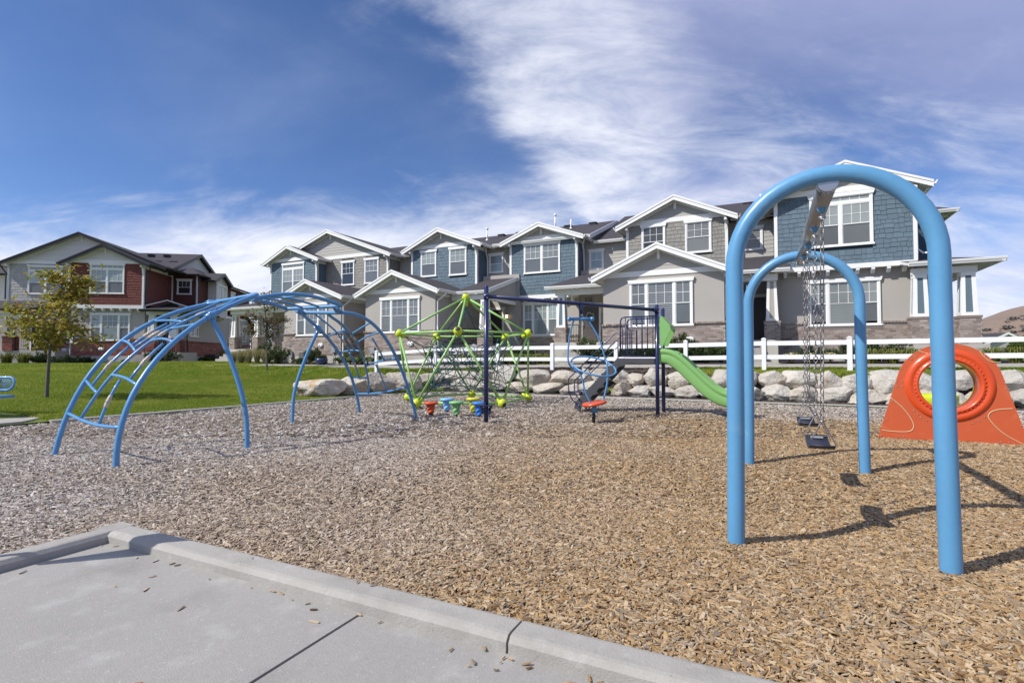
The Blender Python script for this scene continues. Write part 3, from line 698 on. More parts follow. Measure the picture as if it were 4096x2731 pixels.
for i, (v0, v1) in enumerate(MOUNT):
    vc = (v0 + v1) / 2; uc = SU - .02; zc = 0.615 if i == 0 else 0.625
    t = thing('belt_swing', ('nearer' if i == 0 else 'farther') + ' black belt swing seat hanging on long chains ' + ('closest to the camera' if i == 0 else 'by the back arch'), 'swing', (uc, vc, zc - .04), 0, 'belt swings under the blue frame')
    o = (uc, vc, zc - .04)
    b = MB(); top = [(y * .78, z) for y, z in seat_prof]
    n = len(top); vs = [(-.082, y, z + .05) for y, z in top] + [(.082, y, z + .05) for y, z in top] + [(-.082, y, z + .038) for y, z in top] + [(.082, y, z + .038) for y, z in top]
    fs = []
    for k in range(n - 1):
        fs += [(k, n + k, n + k + 1, k + 1), (2 * n + k, 2 * n + k + 1, 3 * n + k + 1, 3 * n + k), (k, k + 1, 2 * n + k + 1, 2 * n + k), (n + k, 3 * n + k, 3 * n + k + 1, n + k + 1)]
    fs += [(0, 2 * n, 3 * n, n), (n - 1, 2 * n - 1, 4 * n - 1, 3 * n - 1)]
    b.add(vs, fs, 0, True); b.obj('belt', 'rubber', t)
    for sgn, vv in ((-1, v0), (1, v1)):
        if sgn > 0:
            e = MB(); e.box(-.045, .045, sgn * .245 - .03, sgn * .245 + .03, .060, .070); e.obj('end_plate', 'meter_grey', t)
        a = MB(); ye = sgn * .272; a.tube([(-.092, ye, .072), (.092, ye, .072), (0.012, ye * 1.0, .235), (-.012, ye, .235)], .0062, 8, closed=True, smooth=False); a.obj('triangle_hanger', 'chain', t)
        top_ = Vector((SU - o[0], vv - o[1], BZ - .14 - o[2])); bot = Vector((0, ye, .25)); d = top_ - bot; nl = int(d.length / .0475)
        ch = MB(); ch.tube([top_ + Vector((-.014, 0, 0)), top_ + Vector((.014, 0, 0))], .01, 8); sh = MB(); sh.tube([bot + Vector((-.014, 0, 0)), bot + Vector((.014, 0, 0))], .009, 8); sh.obj('shackle', 'bolt', t)
        cho = ch.obj('chain', 'bolt', t)
        q = d.to_track_quat('Z', 'X')
        for k in range(nl):
            p = bot + d * ((k + .5) / nl); e = (q @ Matrix.Rotation((k % 2) * PI / 2 + .35, 4, 'Z').to_quaternion()).to_euler()
            inst('chain_link', LINK, cho, p, e)

# ================================================================ crawl-through panel
PU, PV = 2.53, 10.28
pn = thing('crawl_panel', 'orange crawl-through play panel with a big round ringed hole', 'play panel', (PU, PV, 0))
HZ = .88
def outline():
    L = [(-.925, .02)]
    R_ = .66; zt = HZ
    a0 = R(168)
    for k in range(25):
        a = a0 - (a0 - (PI - a0)) * k / 24
        L.append((R_ * math.cos(a), zt + R_ * .985 * math.sin(a)))
    L.append((.925, .02)); return L
OUT = outline()
def ring(r, n=48): return [(r * math.cos(2 * PI * k / n), HZ + r * math.sin(2 * PI * k / n)) for k in range(n)]
def ray_out(a):
    d = (math.cos(a), math.sin(a)); best = 9
    n = len(OUT)
    for i in range(n):
        (x1, z1), (x2, z2) = OUT[i], OUT[(i + 1) % n]; z1 -= HZ; z2 -= HZ
        den = d[0] * (z2 - z1) - d[1] * (x2 - x1)
        if abs(den) < 1e-9: continue
        t = (x1 * (z2 - z1) - z1 * (x2 - x1)) / den; s = (x1 * d[1] - z1 * d[0]) / den
        if t > 0 and -1e-6 <= s <= 1 + 1e-6: best = min(best, t)
    return best
angs = sorted(set([2 * PI * k / 72 for k in range(72)] + [math.atan2(.02 - HZ, -.925) % (2 * PI), math.atan2(.02 - HZ, .925) % (2 * PI)]))
n = len(angs); b = MB(); vs = []
for y in (-.02, .02):
    for a in angs: vs.append((.40 * math.cos(a), y, HZ + .40 * math.sin(a)))
    for a in angs: r_ = ray_out(a); vs.append((r_ * math.cos(a), y, HZ + r_ * math.sin(a)))
fs = []
for i in range(n):
    j = (i + 1) % n
    fs += [(i, j, n + j, n + i), (2 * n + i, 3 * n + i, 3 * n + j, 2 * n + j), (n + i, n + j, 3 * n + j, 3 * n + i), (i, 2 * n + i, 2 * n + j, j)]
b.add(vs, fs); b.obj('panel', ['orange_panel'], pn)
# moulded ring: stepped torus profile swept about the hole axis
prof = [(.378, .14), (.376, .02), (.378, -.03), (.386, -.055), (.402, -.066), (.420, -.064), (.434, -.050), (.445, -.040), (.468, -.052), (.498, -.060), (.528, -.054), (.553, -.038), (.565, -.021)]
b = MB(); nn = 72; vs = [(r_ * math.cos(2 * PI * j / nn), y, HZ + r_ * math.sin(2 * PI * j / nn)) for (r_, y) in prof for j in range(nn)]
b.add(vs, [(i * nn + j, i * nn + (j + 1) % nn, (i + 1) * nn + (j + 1) % nn, (i + 1) * nn + j) for i in range(len(prof) - 1) for j in range(nn)], 0, True)
ro = b.obj('tunnel_ring', 'orange_plastic', pn)
for k in range(46):
    a = 2 * PI * k / 46; 
    if k == 0:
        kb = MB(); kb.ball((0, 0, 0), .011, 8, 0, (1.3, 1.2, .8)); KN = kb.mesh('grip_knob', 'orange_plastic')
    inst('grip_knob', KN, ro, (.437 * math.cos(a), -.050, HZ + .437 * math.sin(a)), (0, -a, 0))
# tunnel sleeve behind the panel
prof = [(.376, .02), (.376, .24), (.395, .26), (.41, .25), (.40, .02)]
b = MB(); vs = [(r_ * math.cos(2 * PI * j / nn), y, HZ + r_ * math.sin(2 * PI * j / nn)) for (r_, y) in prof for j in range(nn)]
b.add(vs, [(i * nn + j, i * nn + (j + 1) % nn, (i + 1) * nn + (j + 1) % nn, (i + 1) * nn + j) for i in range(len(prof) - 1) for j in range(nn)], 0, True)
b.obj('tunnel_sleeve', 'orange_plastic', pn)
prof = [(.372, .245), (.372, .275), (.40, .28), (.42, .25)]
b = MB(); vs = [(r_ * math.cos(2 * PI * j / nn), y, HZ + r_ * math.sin(2 * PI * j / nn)) for (r_, y) in prof for j in range(nn)]
b.add(vs, [(i * nn + j, i * nn + (j + 1) % nn, (i + 1) * nn + (j + 1) % nn, (i + 1) * nn + j) for i in range(3) for j in range(nn)], 0, True)
b.obj('sleeve_rim', 'lime_plastic', pn)
def inlay(pts):
    c = crom([Vector((x, -.0225, z)) for x, z in pts], 8); b = MB()
    b.tube(c, .0062, 6); b.obj('inlay_line', 'cream_line', pn)
inlay([(-.745, .66), (-.62, .54), (-.52, .40), (-.46, .26), (-.47, .175), (-.53, .135), (-.65, .125), (-.80, .13), (-.875, .14)])
inlay([(.745, .55), (.60, .535), (.505, .50), (.46, .44), (.47, .38), (.55, .26), (.66, .15), (.80, .06), (.86, .025)])
inlay([(-.37, 1.42), (-.30, 1.385), (-.24, 1.375), (-.20, 1.39), (-.185, 1.43), (-.19, 1.495), (-.20, 1.52)])
inlay([(.38, 1.41), (.42, 1.33), (.48, 1.265), (.54, 1.24), (.62, 1.235)])
bl = MB(); bl.lathe([(.0, -.006), (.007, -.006), (.010, -.002), (.010, 0)], (0, 1, 0), (0, 0, 0), 10); BOLT = bl.mesh('bolt', 'bolt')
for x, z in [(-.88, .05), (-.66, .05), (-.59, .05), (.60, .05), (.69, .05), (-.80, .32), (-.73, .60), (-.715, .63), (-.665, .84), (-.59, .84), (-.665, .92), (-.59, .92), (-.60, 1.13), (-.46, 1.28), (-.415, 1.33), (-.37, 1.455), (.38, 1.445), (.44, 1.33), (.50, 1.28), (.61, 1.14), (.665, .92), (.67, .84), (.74, .69), (.755, .65), (.83, .30), (-.45, .47), (-.40, .41), (-.36, .36), (-.29, .32), (.27, .31), (.35, .35), (.42, .41), (.46, .47)]:
    inst('bolt', BOLT, pn, (x, -.02, z))
for x in (-.62, .66):
    b = MB(); b.box(x - .085, x + .085, -.06, .05, -.03, .012); b.obj('foot_bracket', 'orange_panel', pn)

# ================================================================ yellow spinner bowl behind the panel
sb = thing('spinner_bowl', 'yellow plastic spinner bowl seen through the orange ring', 'spinner', (2.91, 12.5, 0))
b = MB(); b.lathe([(.05, .22), (.16, .23), (.25, .32), (.29, .48), (.295, .50), (.302, .60), (.31, .615), (.318, .60), (.315, .50), (.30, .47), (.27, .30), (.18, .195), (.07, .18)], n=32,
                 wob=lambda t, i: 1 + .03 * math.cos(2 * t)); b.obj('bowl', 'lime_plastic', sb)
b = MB(); b.tube([(0, 0, -.3), (0, 0, .2)], .045, 14); b.obj('pedestal', 'black_metal', sb)

# ================================================================ twisted stepping pods
for u, v, m, c, h in ((-6.92, 9.96, 'pod_red', 'red', .31), (-6.92, 10.62, 'pod_sky', 'pale sky blue', .34), (-6.29, 10.04, 'pod_green', 'soft green', .34), (-6.21, 10.66, 'pod_yellow', 'yellow', .36), (-5.72, 10.07, 'pod_blue', 'deep blue', .34)):
    t = thing('stepping_pod', c + ' mushroom shaped stepping pod on a twisted plastic stem', 'stepping pod', (u, v, z_play(u, v)), random.random() * 3, 'twisted stepping pods in the wood chips')
    b = MB(); b.lathe([(.0, h), (.145, h - .002), (.162, h - .012), (.166, h - .03), (.158, h - .055), (.125, h - .062), (.11, h - .07)], n=30, wob=lambda t_, i: 1 + (.012 * math.cos(10 * t_) if 0 < i < 5 else 0)); b.obj('cap', m, t)
    b = MB(); pr = [(.095 - .028 * k / 30, h - .065 - (h - .115) * k / 30) for k in range(31)]
    b.lathe(pr, n=28, wob=lambda t_, i: 1 + .13 * math.sin(3 * t_ + i * .42) * min(1, i / 3)); b.obj('stem', m, t)
    b = MB(); b.tube([(0, 0, -.2), (0, 0, .06)], .05, 14); b.obj('post', 'black', t)

# ================================================================ rope climber (icosahedral frame)
IC = (-1.32, 14.93)
ao = C3(IC[0], IC[1], 0); ic = thing('rope_climber', 'green rod rope climber with lime ball joints and dark rope net', 'rope climber', ao)
def icp(x, y, z): return C3(IC[0] + x, IC[1] + y, z) - ao
RR = 1.87; UZ, LZ = 1.98, .15
up = [icp(RR * math.cos(R(a)), RR * math.sin(R(a)), UZ) for a in (-91, -19, 53, 125, 197)]
lo = [icp(RR * math.cos(R(a)), RR * math.sin(R(a)), LZ) for a in (-55, 17, 89, 161, 233)]
apx = icp(0, 0, 3.04); ctr = icp(0, 0, .95)
nodes = up + lo + [apx]
def rod(a, c2, r=.03):
    d = (c2 - a).normalized(); b = MB(); b.tube([a + d * .10, c2 - d * .10], r, 14); b.obj('strut', 'green_paint', ic)
for k in range(5):
    rod(up[k], up[(k + 1) % 5]); rod(lo[k], lo[(k + 1) % 5]); rod(apx, up[k])
    rod(up[k], lo[k]); rod(up[k], lo[(k - 1) % 5])
for i, p in enumerate(nodes):
    outw = (p - ctr).normalized() if i < 10 else Vector((0, 0, 1))
    b = MB(); b.ball(p, .115, 20)
    inn = (ctr - p); inn.normalize()
    b.tube([p, p + inn * .20], [.075, .055], 16)
    nd = b.obj('ball_joint', 'lime_plastic', ic)
    c = MB(); c.lathe([(.0, .119), (.045, .118), (.06, .108), (.062, .095)], outw, p, 18); c.obj('joint_cap', 'cap_dark', nd)
    if i >= 5 and i < 10:
        f = MB(); f.tube([(p.x, p.y, -.3), (p.x, p.y, p.z)], .032, 12); f.obj('foot', 'green_paint', ic)
b = MB(); b.tube([apx, apx - Vector((0, 0, .26))], [.09, .055], 16); b.obj('apex_sleeve', 'lime_plastic', ic)
# rope net: inner icosahedron webs joined to every ball by pairs of ropes
def rope(bm, a, c2, sag=.0, r=.0088):
    if sag: m_ = (a + c2) / 2 - Vector((0, 0, sag)); bm.tube(crom([a, m_, c2], 3), r, 5)
    else: bm.tube([a, c2], r, 5)
net = MB(); con = MB()
def inner(p, f): return ctr + (p - ctr) * f
rnd = random.Random(4)
def knot(p): con.ball(p, .017, 6)
inU = [inner(p, .52) for p in up]; inL = [inner(p, .50) for p in lo]; mid = []
apn = apx - Vector((0, 0, .28)); ringA = [lerp(apn, inner(up[k], .55), .55) for k in range(5)]
for k in range(5):
    k2 = (k + 1) % 5; e = inner(up[k], .91); w = inner(lo[k], .90); km = (k - 1) % 5
    sU = (up[k2] - up[km]).normalized() * .30; sL = (lo[k2] - lo[km]).normalized() * .30
    a1, a2 = inU[k] + sU, inU[k] - sU; l1, l2 = inL[k] + sL, inL[k] - sL
    for q in (a1, a2): rope(net, e, q); knot(q)
    for q in (l1, l2): rope(net, w, q); knot(q)
    up_ = inU[k] + Vector((0, 0, .33)); dn_ = inU[k] - Vector((0, 0, .35)); rope(net, e, up_); rope(net, e, dn_); knot(up_); knot(dn_)
    for x, y in ((a1, up_), (a2, up_), (a1, dn_), (a2, dn_)): rope(net, x, y)
    lu = inL[k] + Vector((0, 0, .34)); ld = inL[k] - Vector((0, 0, .2)); rope(net, w, lu); rope(net, w, ld); knot(lu)
    for x, y in ((l1, lu), (l2, lu), (l1, ld), (l2, ld)): rope(net, x, y)
    rope(net, apn, ringA[k] + sU * .3); rope(net, apn, ringA[k] - sU * .3); knot(ringA[k] + sU * .3); knot(ringA[k] - sU * .3)
    rope(net, ringA[k] + sU * .3, up_); rope(net, ringA[k] - sU * .3, up_)
    rope(net, ringA[k] + sU * .3, ringA[k2] - (up[(k2 + 1) % 5] - up[k]).normalized() * .09)
for k in range(5):
    k2 = (k + 1) % 5; km = (k - 1) % 5
    sU = (up[k2] - up[km]).normalized() * .30; sU2 = (up[(k2 + 1) % 5] - up[k]).normalized() * .30
    sL = (lo[k2] - lo[km]).normalized() * .30; sL2 = (lo[(k2 + 1) % 5] - lo[k]).normalized() * .30
    a = inU[k] + sU; c2 = inU[k2] - sU2; m_ = (a + c2) / 2; rope(net, a, c2); 
    m1 = lerp(m_, ctr, .25); rope(net, a, m1); rope(net, c2, m1); knot(m1)
    la = inL[k] + sL; lc = inL[k2] - sL2; rope(net, la, lc); lm = lerp((la + lc) / 2, ctr, .25); rope(net, la, lm); rope(net, lc, lm); knot(lm)
    # cross lacing between upper and lower webs
    g = inU[k] - Vector((0, 0, .35)); h1 = inL[k] + Vector((0, 0, .34)); h2 = inL[km] + Vector((0, 0, .34))
    for x, y in ((g, h1), (g, h2)):
        p1 = lerp(x, y, .35) + Vector((0, 0, .03)); p2 = lerp(x, y, .7); rope(net, x, p1); rope(net, p1, p2); rope(net, p2, y); knot(p1); knot(p2)
    rope(net, a, lerp(g, h1, .35)); rope(net, c2, lerp(inU[k2] - Vector((0, 0, .35)), h1, .35)); rope(net, lerp(g, h1, .7), la); rope(net, lerp(g, h2, .7), inL[km] + (lo[k] - lo[(km - 1) % 5]).normalized() * .30)
    core1 = inner(up[k], .2); core2 = inner(lo[k], .2); rope(net, g, core1); rope(net, m1, core1); rope(net, core1, core2); rope(net, core2, lm); rope(net, core1, inner(up[k2], .2)); knot(core1); knot(core2); rope(net, h1, core2)
for k in range(5):
    k2 = (k + 1) % 5; km = (k - 1) % 5
    for (pa, pb, fa, fb) in ((up[k], up[k2], .62, .40), (up[k], lo[k], .60, .42), (up[k], lo[km], .60, .42), (lo[k], lo[k2], .58, .40)):
        q1 = inner(lerp(pa, pb, .36), fa); q2 = inner(lerp(pa, pb, .64), fa); q3 = inner(lerp(pa, pb, .5), fb); q4 = inner(lerp(pa, pb, .5), fa + .14)
        rope(net, q1, q2); rope(net, q1, q3); rope(net, q2, q3); rope(net, q1, inner(pa, .66)); rope(net, q2, inner(pb, .66)); rope(net, q4, q1); rope(net, q4, q2); knot(q1); knot(q2); knot(q3); rope(net, q3, ctr + (q3 - ctr) * .45)
kind(net.obj('rope_net', 'rope', ic), 'stuff')
kind(con.obj('rope_clamps', 'steel', ic), 'stuff')

# ================================================================ blue arched ladder climber
cb_ = thing('arch_climber', 'light blue arched ladder climber with bent rungs and two curved legs', 'climber', C3(-4.3, 9.2, 0))
ac0 = C3(-4.3, 9.2, 0)
def AC(X, Y, z): return C3(X, Y, z) - ac0
def bend(a, b_, c_, n=6): return [a * (1 - t) ** 2 + b_ * 2 * t * (1 - t) + c_ * t * t for t in [k / n for k in range(n + 1)]]
L1b, L2b = AC(-6.19, 7.12, 0), AC(-4.68, 6.22, 0)
TLf, TLn = AC(-5.10, 8.55, 2.16), AC(-4.06, 8.15, 2.26)
def arcrail(base, top, rise, n=12):
    out = []
    for k in range(n + 1):
        a = (PI / 2) * k / n
        h = 1 - math.cos(a * .98) / 1.0; f = 1 - (1 - math.sin(a)) ; hx = 1 - math.cos(a)
        out.append(Vector((lerp(base.x, top.x, hx), lerp(base.y, top.y, hx), lerp(base.z, top.z, math.sin(a)) )))
    return out
def rail_pt(rail, s):
    s = min(.9999, max(0, s)) * (len(rail) - 1); i = int(s); return rail[i].lerp(rail[i + 1], s - i)
def blend_rail(base, top, ctrl_f, ctrl_z, n=16):
    c_ = Vector((lerp(base.x, top.x, ctrl_f), lerp(base.y, top.y, ctrl_f), ctrl_z))
    return bend(base, c_, top, n)
railF = blend_rail(L1b, TLf, .15, 1.70); railN = blend_rail(L2b, TLn, -.025, 1.45)
def dn(p): return Vector((p.x, p.y, p.z - .35)) 
def loopends(r1, r2, rad=.0):
    return r1 + r2[::-1]
top1 = bend(railF[-1], railF[-1] + (railF[-1] - railF[-3]) * .35, lerp(railF[-1], railN[-1], .12) + (railF[-1] - railF[-3]) * .25, 4)
top2 = bend(lerp(railN[-1], railF[-1], .12) + (railN[-1] - railN[-3]) * .25, railN[-1] + (railN[-1] - railN[-3]) * .35, railN[-1], 4)
PR = .0335
b = MB(); b.tube([L1b - (railF[1] - L1b).normalized() * .4] + railF + top1[1:] + top2 + railN[::-1] + [L2b - (railN[1] - L2b).normalized() * .4], PR, 18); b.obj('ladder_rail', 'climber_paint', cb_)
TRf, TRn = AC(-4.13, 10.35, 2.14), AC(-3.12, 9.85, 2.15)
R1b, R2b = AC(-3.65, 12.56, 0), AC(-2.11, 11.55, 0)
rF = blend_rail(R1b, TRf, .15, 1.40); rN = blend_rail(R2b, TRn, .40, 2.20)
t1 = bend(rF[-1], rF[-1] + (rF[-1] - rF[-3]) * .35, lerp(rF[-1], rN[-1], .12) + (rF[-1] - rF[-3]) * .25, 4)
t2 = bend(lerp(rN[-1], rF[-1], .12) + (rN[-1] - rN[-3]) * .25, rN[-1] + (rN[-1] - rN[-3]) * .35, rN[-1], 4)
b = MB(); b.tube([R1b - (rF[1] - R1b).normalized() * .4] + rF + t1[1:] + t2 + rN[::-1] + [R2b - (rN[1] - R2b).normalized() * .4], PR, 18); b.obj('ladder_rail', 'climber_paint', cb_)
# centre canopy loop
K1, K0 = AC(-4.20, 8.55, 2.29), AC(-5.12, 9.02, 2.28)
CL, CR_ = AC(-4.30, 9.98, 2.24), AC(-3.10, 9.50, 2.25)
def arcup(a, c2, h, n=10): return [a.lerp(c2, k / n) + Vector((0, 0, h * math.sin(PI * k / n))) for k in range(n + 1)]
e1 = arcup(K1, CR_, .13); e3 = arcup(CL, K0, .10)
def rc(p, a, c2, f=.14, n=4): pa = p.lerp(a, f); pc = p.lerp(c2, f); return bend(pa, p, pc, n)
loop = e1[1:-1] + rc(CR_, e1[-2], CL) + rc(CL, CR_, e3[1]) + e3[1:-1] + rc(K0, e3[-2], K1) + rc(K1, K0, e1[1])
b = MB(); b.tube(loop, PR, 18, closed=True); b.obj('canopy_loop', 'climber_paint', cb_)
SR = .0185
def bar(pts, r=SR): b = MB(); b.tube(pts, r, 12); return b.obj('rung', 'climber_paint', cb_)
# canopy bars
for t_ in (.33, .66):
    a = lerp(K0, K1, t_); c2 = lerp(CL, CR_, t_ * .92); bar(arcup(a, c2, .10, 8), .02)
bar([lerp(e1[5], e1[6], .5), lerp(lerp(K0, K1, .66), lerp(CL, CR_, .62), .5) + Vector((0, 0, .1))]); bar([e1[3], lerp(lerp(K0, K1, .66), lerp(CL, CR_, .62), .3) + Vector((0, 0, .08))])
bar([e3[4], lerp(lerp(K0, K1, .33), lerp(CL, CR_, .3), .55) + Vector((0, 0, .1))])
# clamps
def clamp(p, d):
    d = d.normalized(); b = MB(); b.ball(p, .062, 16); b.tube([p - d * .11, p + d * .11], .047, 16); c = b.obj('clamp', 'climber_paint', cb_)
    q = MB(); q.lathe([(.0, .066), (.014, .066), (.016, .06)], (0.4, -.7, .5), p, 10); q.obj('bolt', 'bolt', c)
clamp(K1 + Vector((0, 0, -.02)), K1 - TLn + (CR_ - K1) * .2); clamp(lerp(K0, TLf, .45), K0 - TLf)
for t_ in (.1, .86): clamp(lerp(lerp(CL, CR_, t_), lerp(TRf, TRn, t_), .5), lerp(TRf, TRn, t_) - lerp(CL, CR_, t_))
clamp(rail_pt(railN, .80), rail_pt(railN, .84) - rail_pt(railN, .76)); clamp(rail_pt(rF, .86), rail_pt(rF, .9) - rail_pt(rF, .8))
# single legs
LB = AC(-3.77, 7.49, 0); LT = rail_pt(railN, .80); out_ = (LB - LT); out_.z = 0; out_.normalize()
b = MB(); b.tube(crom([LT - Vector((0, 0, .03)), lerp(LT, LB, .33) + out_ * .10, lerp(LT, LB, .68) + out_ * .12, LB, LB - Vector((0, 0, .35))], 6), PR, 16); b.obj('leg', 'climber_paint', cb_)
LB = AC(-4.44, 10.61, 0); LT = rail_pt(rF, .86); sd = AC(-5, 10.4, 0) - AC(-4.3, 10.6, 0); sd.normalize()
b = MB(); b.tube(crom([LT - Vector((0, 0, .03)), lerp(LT, LB, .33) + sd * .09, lerp(LT, LB, .68) + sd * .12, LB, LB - Vector((0, 0, .35))], 6), PR, 16); b.obj('leg', 'climber_paint', cb_)
# ladder members in (s along, t across, sag down) coordinates
def lad(rA, rB, s, t, sag=.0):
    p = rail_pt(rA, s).lerp(rail_pt(rB, s), t); return p - Vector((0, 0, sag * math.sin(PI * t)))
def grip(p, d):
    d = d.normalized(); b = MB(); b.tube([p - d * .085, p - d * .07, p - d * .03, p + d * .03, p + d * .07, p + d * .085], [.0175, .022, .027, .025, .023, .0175], 12); g = b.obj('hand_grip', 'beige_grip', cb_)
    q = MB(); q.lathe([(.0, .030), (.012, .030), (.014, .024)], (0.45, -.9, 0), p, 10); q.obj('bolt', 'bolt', g)
def ladder(rA, rB):
    Q = lambda s, t: lad(rA, rB, s, t, .05)
    bar([Q(.17, t / 8) + Vector((0, 0, .0)) for t in range(9)], .021)
    topP = lambda t: lerp(rA[-1], rB[-1], t) + ((rA[-1] - rA[-3]) + (rB[-1] - rB[-3])) * .13
    L1 = [Q(lerp(.17, .97, k / 14), lerp(.26, .62, (k / 14) ** .8)) for k in range(15)] + [topP(.62)]; bar(L1, .021)
    def curve(s0, t0, s1, t1, lift=.05): return [lad(rA, rB, lerp(s0, s1, k / 6), lerp(t0, t1, k / 6), .05) + Vector((0, 0, lift * math.sin(PI * k / 6))) for k in range(7)]
    def onL1(s): f = ((s - .17) / .8); return lerp(.26, .62, max(0, f) ** .8)
    bar(curve(.33, 0, .30, onL1(.30), .0)); bar(curve(.58, 0, .54, onL1(.54))); bar(curve(.40, onL1(.40), .36, 1.0)); bar(curve(.62, onL1(.62), .60, 1.0))
    bar(curve(.76, 0, .78, onL1(.78), .03)); bar(curve(.72, onL1(.72), .73, 1.0, .01))
    segs = [(.31, .17, .56, .22), (.17, .62, .385, .60), (.385, .78, .60, .80), (.57, .24, .76, .28), (.775, .30, .93, .32), (.775, .52, .95, .58), (.56, .34, .77, .42)]
    for i, (s0, t0, s1, t1) in enumerate(segs):
        a, c2 = Q(s0, t0), Q(s1, t1); bar([lad(rA, rB, lerp(s0, s1, k / 5), lerp(t0, t1, k / 5), .05) for k in range(6)] + ([topP(t1)] if s1 > .9 else []))
        if i in (0, 1, 2, 3, 5, 6): grip(Q(lerp(s0, s1, .5), lerp(t0, t1, .5)), c2 - a)
    grip(Q(.68, onL1(.68)), Q(.72, .5) - Q(.64, .5))
ladder(railF, railN); ladder(rF, rN)

# ================================================================ navy play structure: overhead beam, tower, stair, slide
PF, PRr, PT = Vector((-2.27, 12.28, 0)), Vector((-2.26, 12.99, 0)), Vector((-5.09, 9.25, 0))
ps = thing('slide_tower', 'navy slide tower with grey stair, green hood and green slide', 'slide tower', PF)
def rel(p): return Vector(p) - PF
def capped(bm, p, z0, z1, r):
    bm.tube([(p.x, p.y, z0), (p.x, p.y, z1)], r, 20); bm.ball((p.x, p.y, z1), r, 16, 0, (1, 1, .8))
for p, h in ((PF, 2.50), (PRr, 2.48)):
    b = MB(); capped(b, rel(p), -.4, h, .045); b.obj('post', 'navy_paint', ps)
DZ = 1.29; DL = -3.20
b = MB(); b.box(DL + 2.27, .0, .06, .66, DZ - .05, DZ); b.box(DL + 2.27, .0, .04, .06, DZ - .11, DZ + .004); b.box(DL + 2.27, .0, .66, .68, DZ - .11, DZ + .004); b.obj('deck', 'stair_grey', ps)
def barrier(y, name='barrier'):
    z0, z1 = DZ + .05, DZ + .98; x0, x1 = -.86, -.04; rr = .10; b = MB()
    P = [Vector((x1, y, z1)), Vector((x0 + rr, y, z1))] + bend(Vector((x0 + rr, y, z1)), Vector((x0, y, z1)), Vector((x0, y, z1 - rr * 1.6)), 5)[1:] + bend(Vector((x0, y, z0 + rr)), Vector((x0, y, z0)), Vector((x0 + rr, y, z0)), 5) + [Vector((x1, y, z0))]
    b.tube(P, .017, 10); root = b.obj(name, 'navy_paint', ps)
    for k in range(6):
        x = lerp(x0 + .12, x1 - .06, k / 5); c = MB(); c.tube([(x, y, z0), (x, y, z1)], .010, 8); c.obj('baluster', 'navy_paint', root)
    c = MB(); c.tube(crom([(x0 + .02, y, z1 - .2), (x0 + .05, y + .0, z1 - .32), (x0 + .05, y, z0 + .25), (x0 + .02, y, z0 + .1)], 5), .011, 8); c.obj('hand_loop', 'navy_paint', root)
barrier(.03); barrier(.69)
# stair: stringers, treads, rails
ST, SB = Vector((-.93, .36, DZ)), Vector((-1.98, .36, .17))
dirx = (SB - ST); 
for y in (.05, .67):
    b = MB(); w = .13
    b.prism([(ST.x, y - .012, ST.z + .02), (SB.x, y - .012, SB.z + .06), (SB.x - .06, y - .012, SB.z - .10), (SB.x + .06, y - .012, SB.z - .16), (ST.x + .02, y - .012, ST.z - .20)], (0, .024, 0)); s_ = b.obj('stringer', 'stair_grey', ps)
    for f in (.25, .75):
        q = lerp(ST, SB, f); inst('bolt', BOLT, s_, (q.x, y - .013, q.z - .06))
for k in range(6):
    q = lerp(ST, SB, (k + .7) / 6.3); b = MB(); b.box(q.x - .13, q.x + .10, .065, .655, q.z - .08, q.z - .055); b.box(q.x - .13, q.x - .125, .065, .655, q.z - .12, q.z - .055); b.obj('tread', 'stair_grey', ps)
for y in (.0, .72):
    for off in (.0, .17):
        A = Vector((-.86, y, DZ + .60 - off * 1.1)); B = Vector((SB.x - .18 + off * .9, y, SB.z + .62 - off * .3)); 
        b = MB(); b.tube([A + Vector((.0, 0, -.3)), A, A + Vector((-.12, 0, .0))] + [lerp(A + Vector((-.12, 0, 0)), B, .5), B] + ([B + Vector((0, 0, -.32)), B + Vector((.10, 0, -.52)), Vector((SB.x + .12, y, SB.z - .08))] if off == 0 else [B + Vector((0, 0, -.30)), B + Vector((.14, 0, -.48))]), .014, 8); b.obj('stair_rail', 'navy_paint', ps)
    b = MB(); b.tube([(SB.x - .18, y, SB.z + .30), (SB.x + .18, y, SB.z + .31)], .012, 8); b.obj('rail_tie', 'navy_paint', ps)
    b = MB(); b.tube([(SB.x + .05, y, SB.z + .0), (SB.x + .12, y, SB.z - .06), (SB.x + .13, y, -.35)], .017, 8); b.obj('foot', 'navy_paint', ps)
# slide
path = [(0.0, 1.30), (.10, 1.30), (.22, 1.27), (.40, 1.15), (.62, .94), (.86, .70), (1.08, .51), (1.30, .385), (1.52, .335), (1.74, .325), (1.86, .31)]
C_ = crom([Vector((x, 0, z)) for x, z in path], 5)
sec = [(-.30, -.10), (-.325, -.06), (-.33, .10), (-.322, .115), (-.345, .13), (-.345, .20), (-.325, .228), (-.285, .235), (-.255, .205), (-.235, .09), (-.20, .03), (-.10, .0), (.10, .0), (.20, .03), (.235, .09), (.255, .205), (.285, .235), (.325, .228), (.345, .20), (.345, .13), (.322, .115), (.33, .10), (.325, -.06), (.30, -.10)]
b = MB(); vs = []; m_ = len(sec)
for i, p in enumerate(C_):
    d = (C_[min(i + 1, len(C_) - 1)] - C_[max(i - 1, 0)]).normalized(); nrm = Vector((-d.z, 0, d.x)); k = 1.0
    for (y, h) in sec: vs.append(p + Vector((.05, .355 + y, 0)) + nrm * (h - .02) * (1 if i > 4 else 1))
fs = [(i * m_ + a, i * m_ + (a + 1) % m_, (i + 1) * m_ + (a + 1) % m_, (i + 1) * m_ + a) for i in range(len(C_) - 1) for a in range(m_)]
fs += [tuple(range(m_)), tuple((len(C_) - 1) * m_ + a for a in range(m_ - 1, -1, -1))]
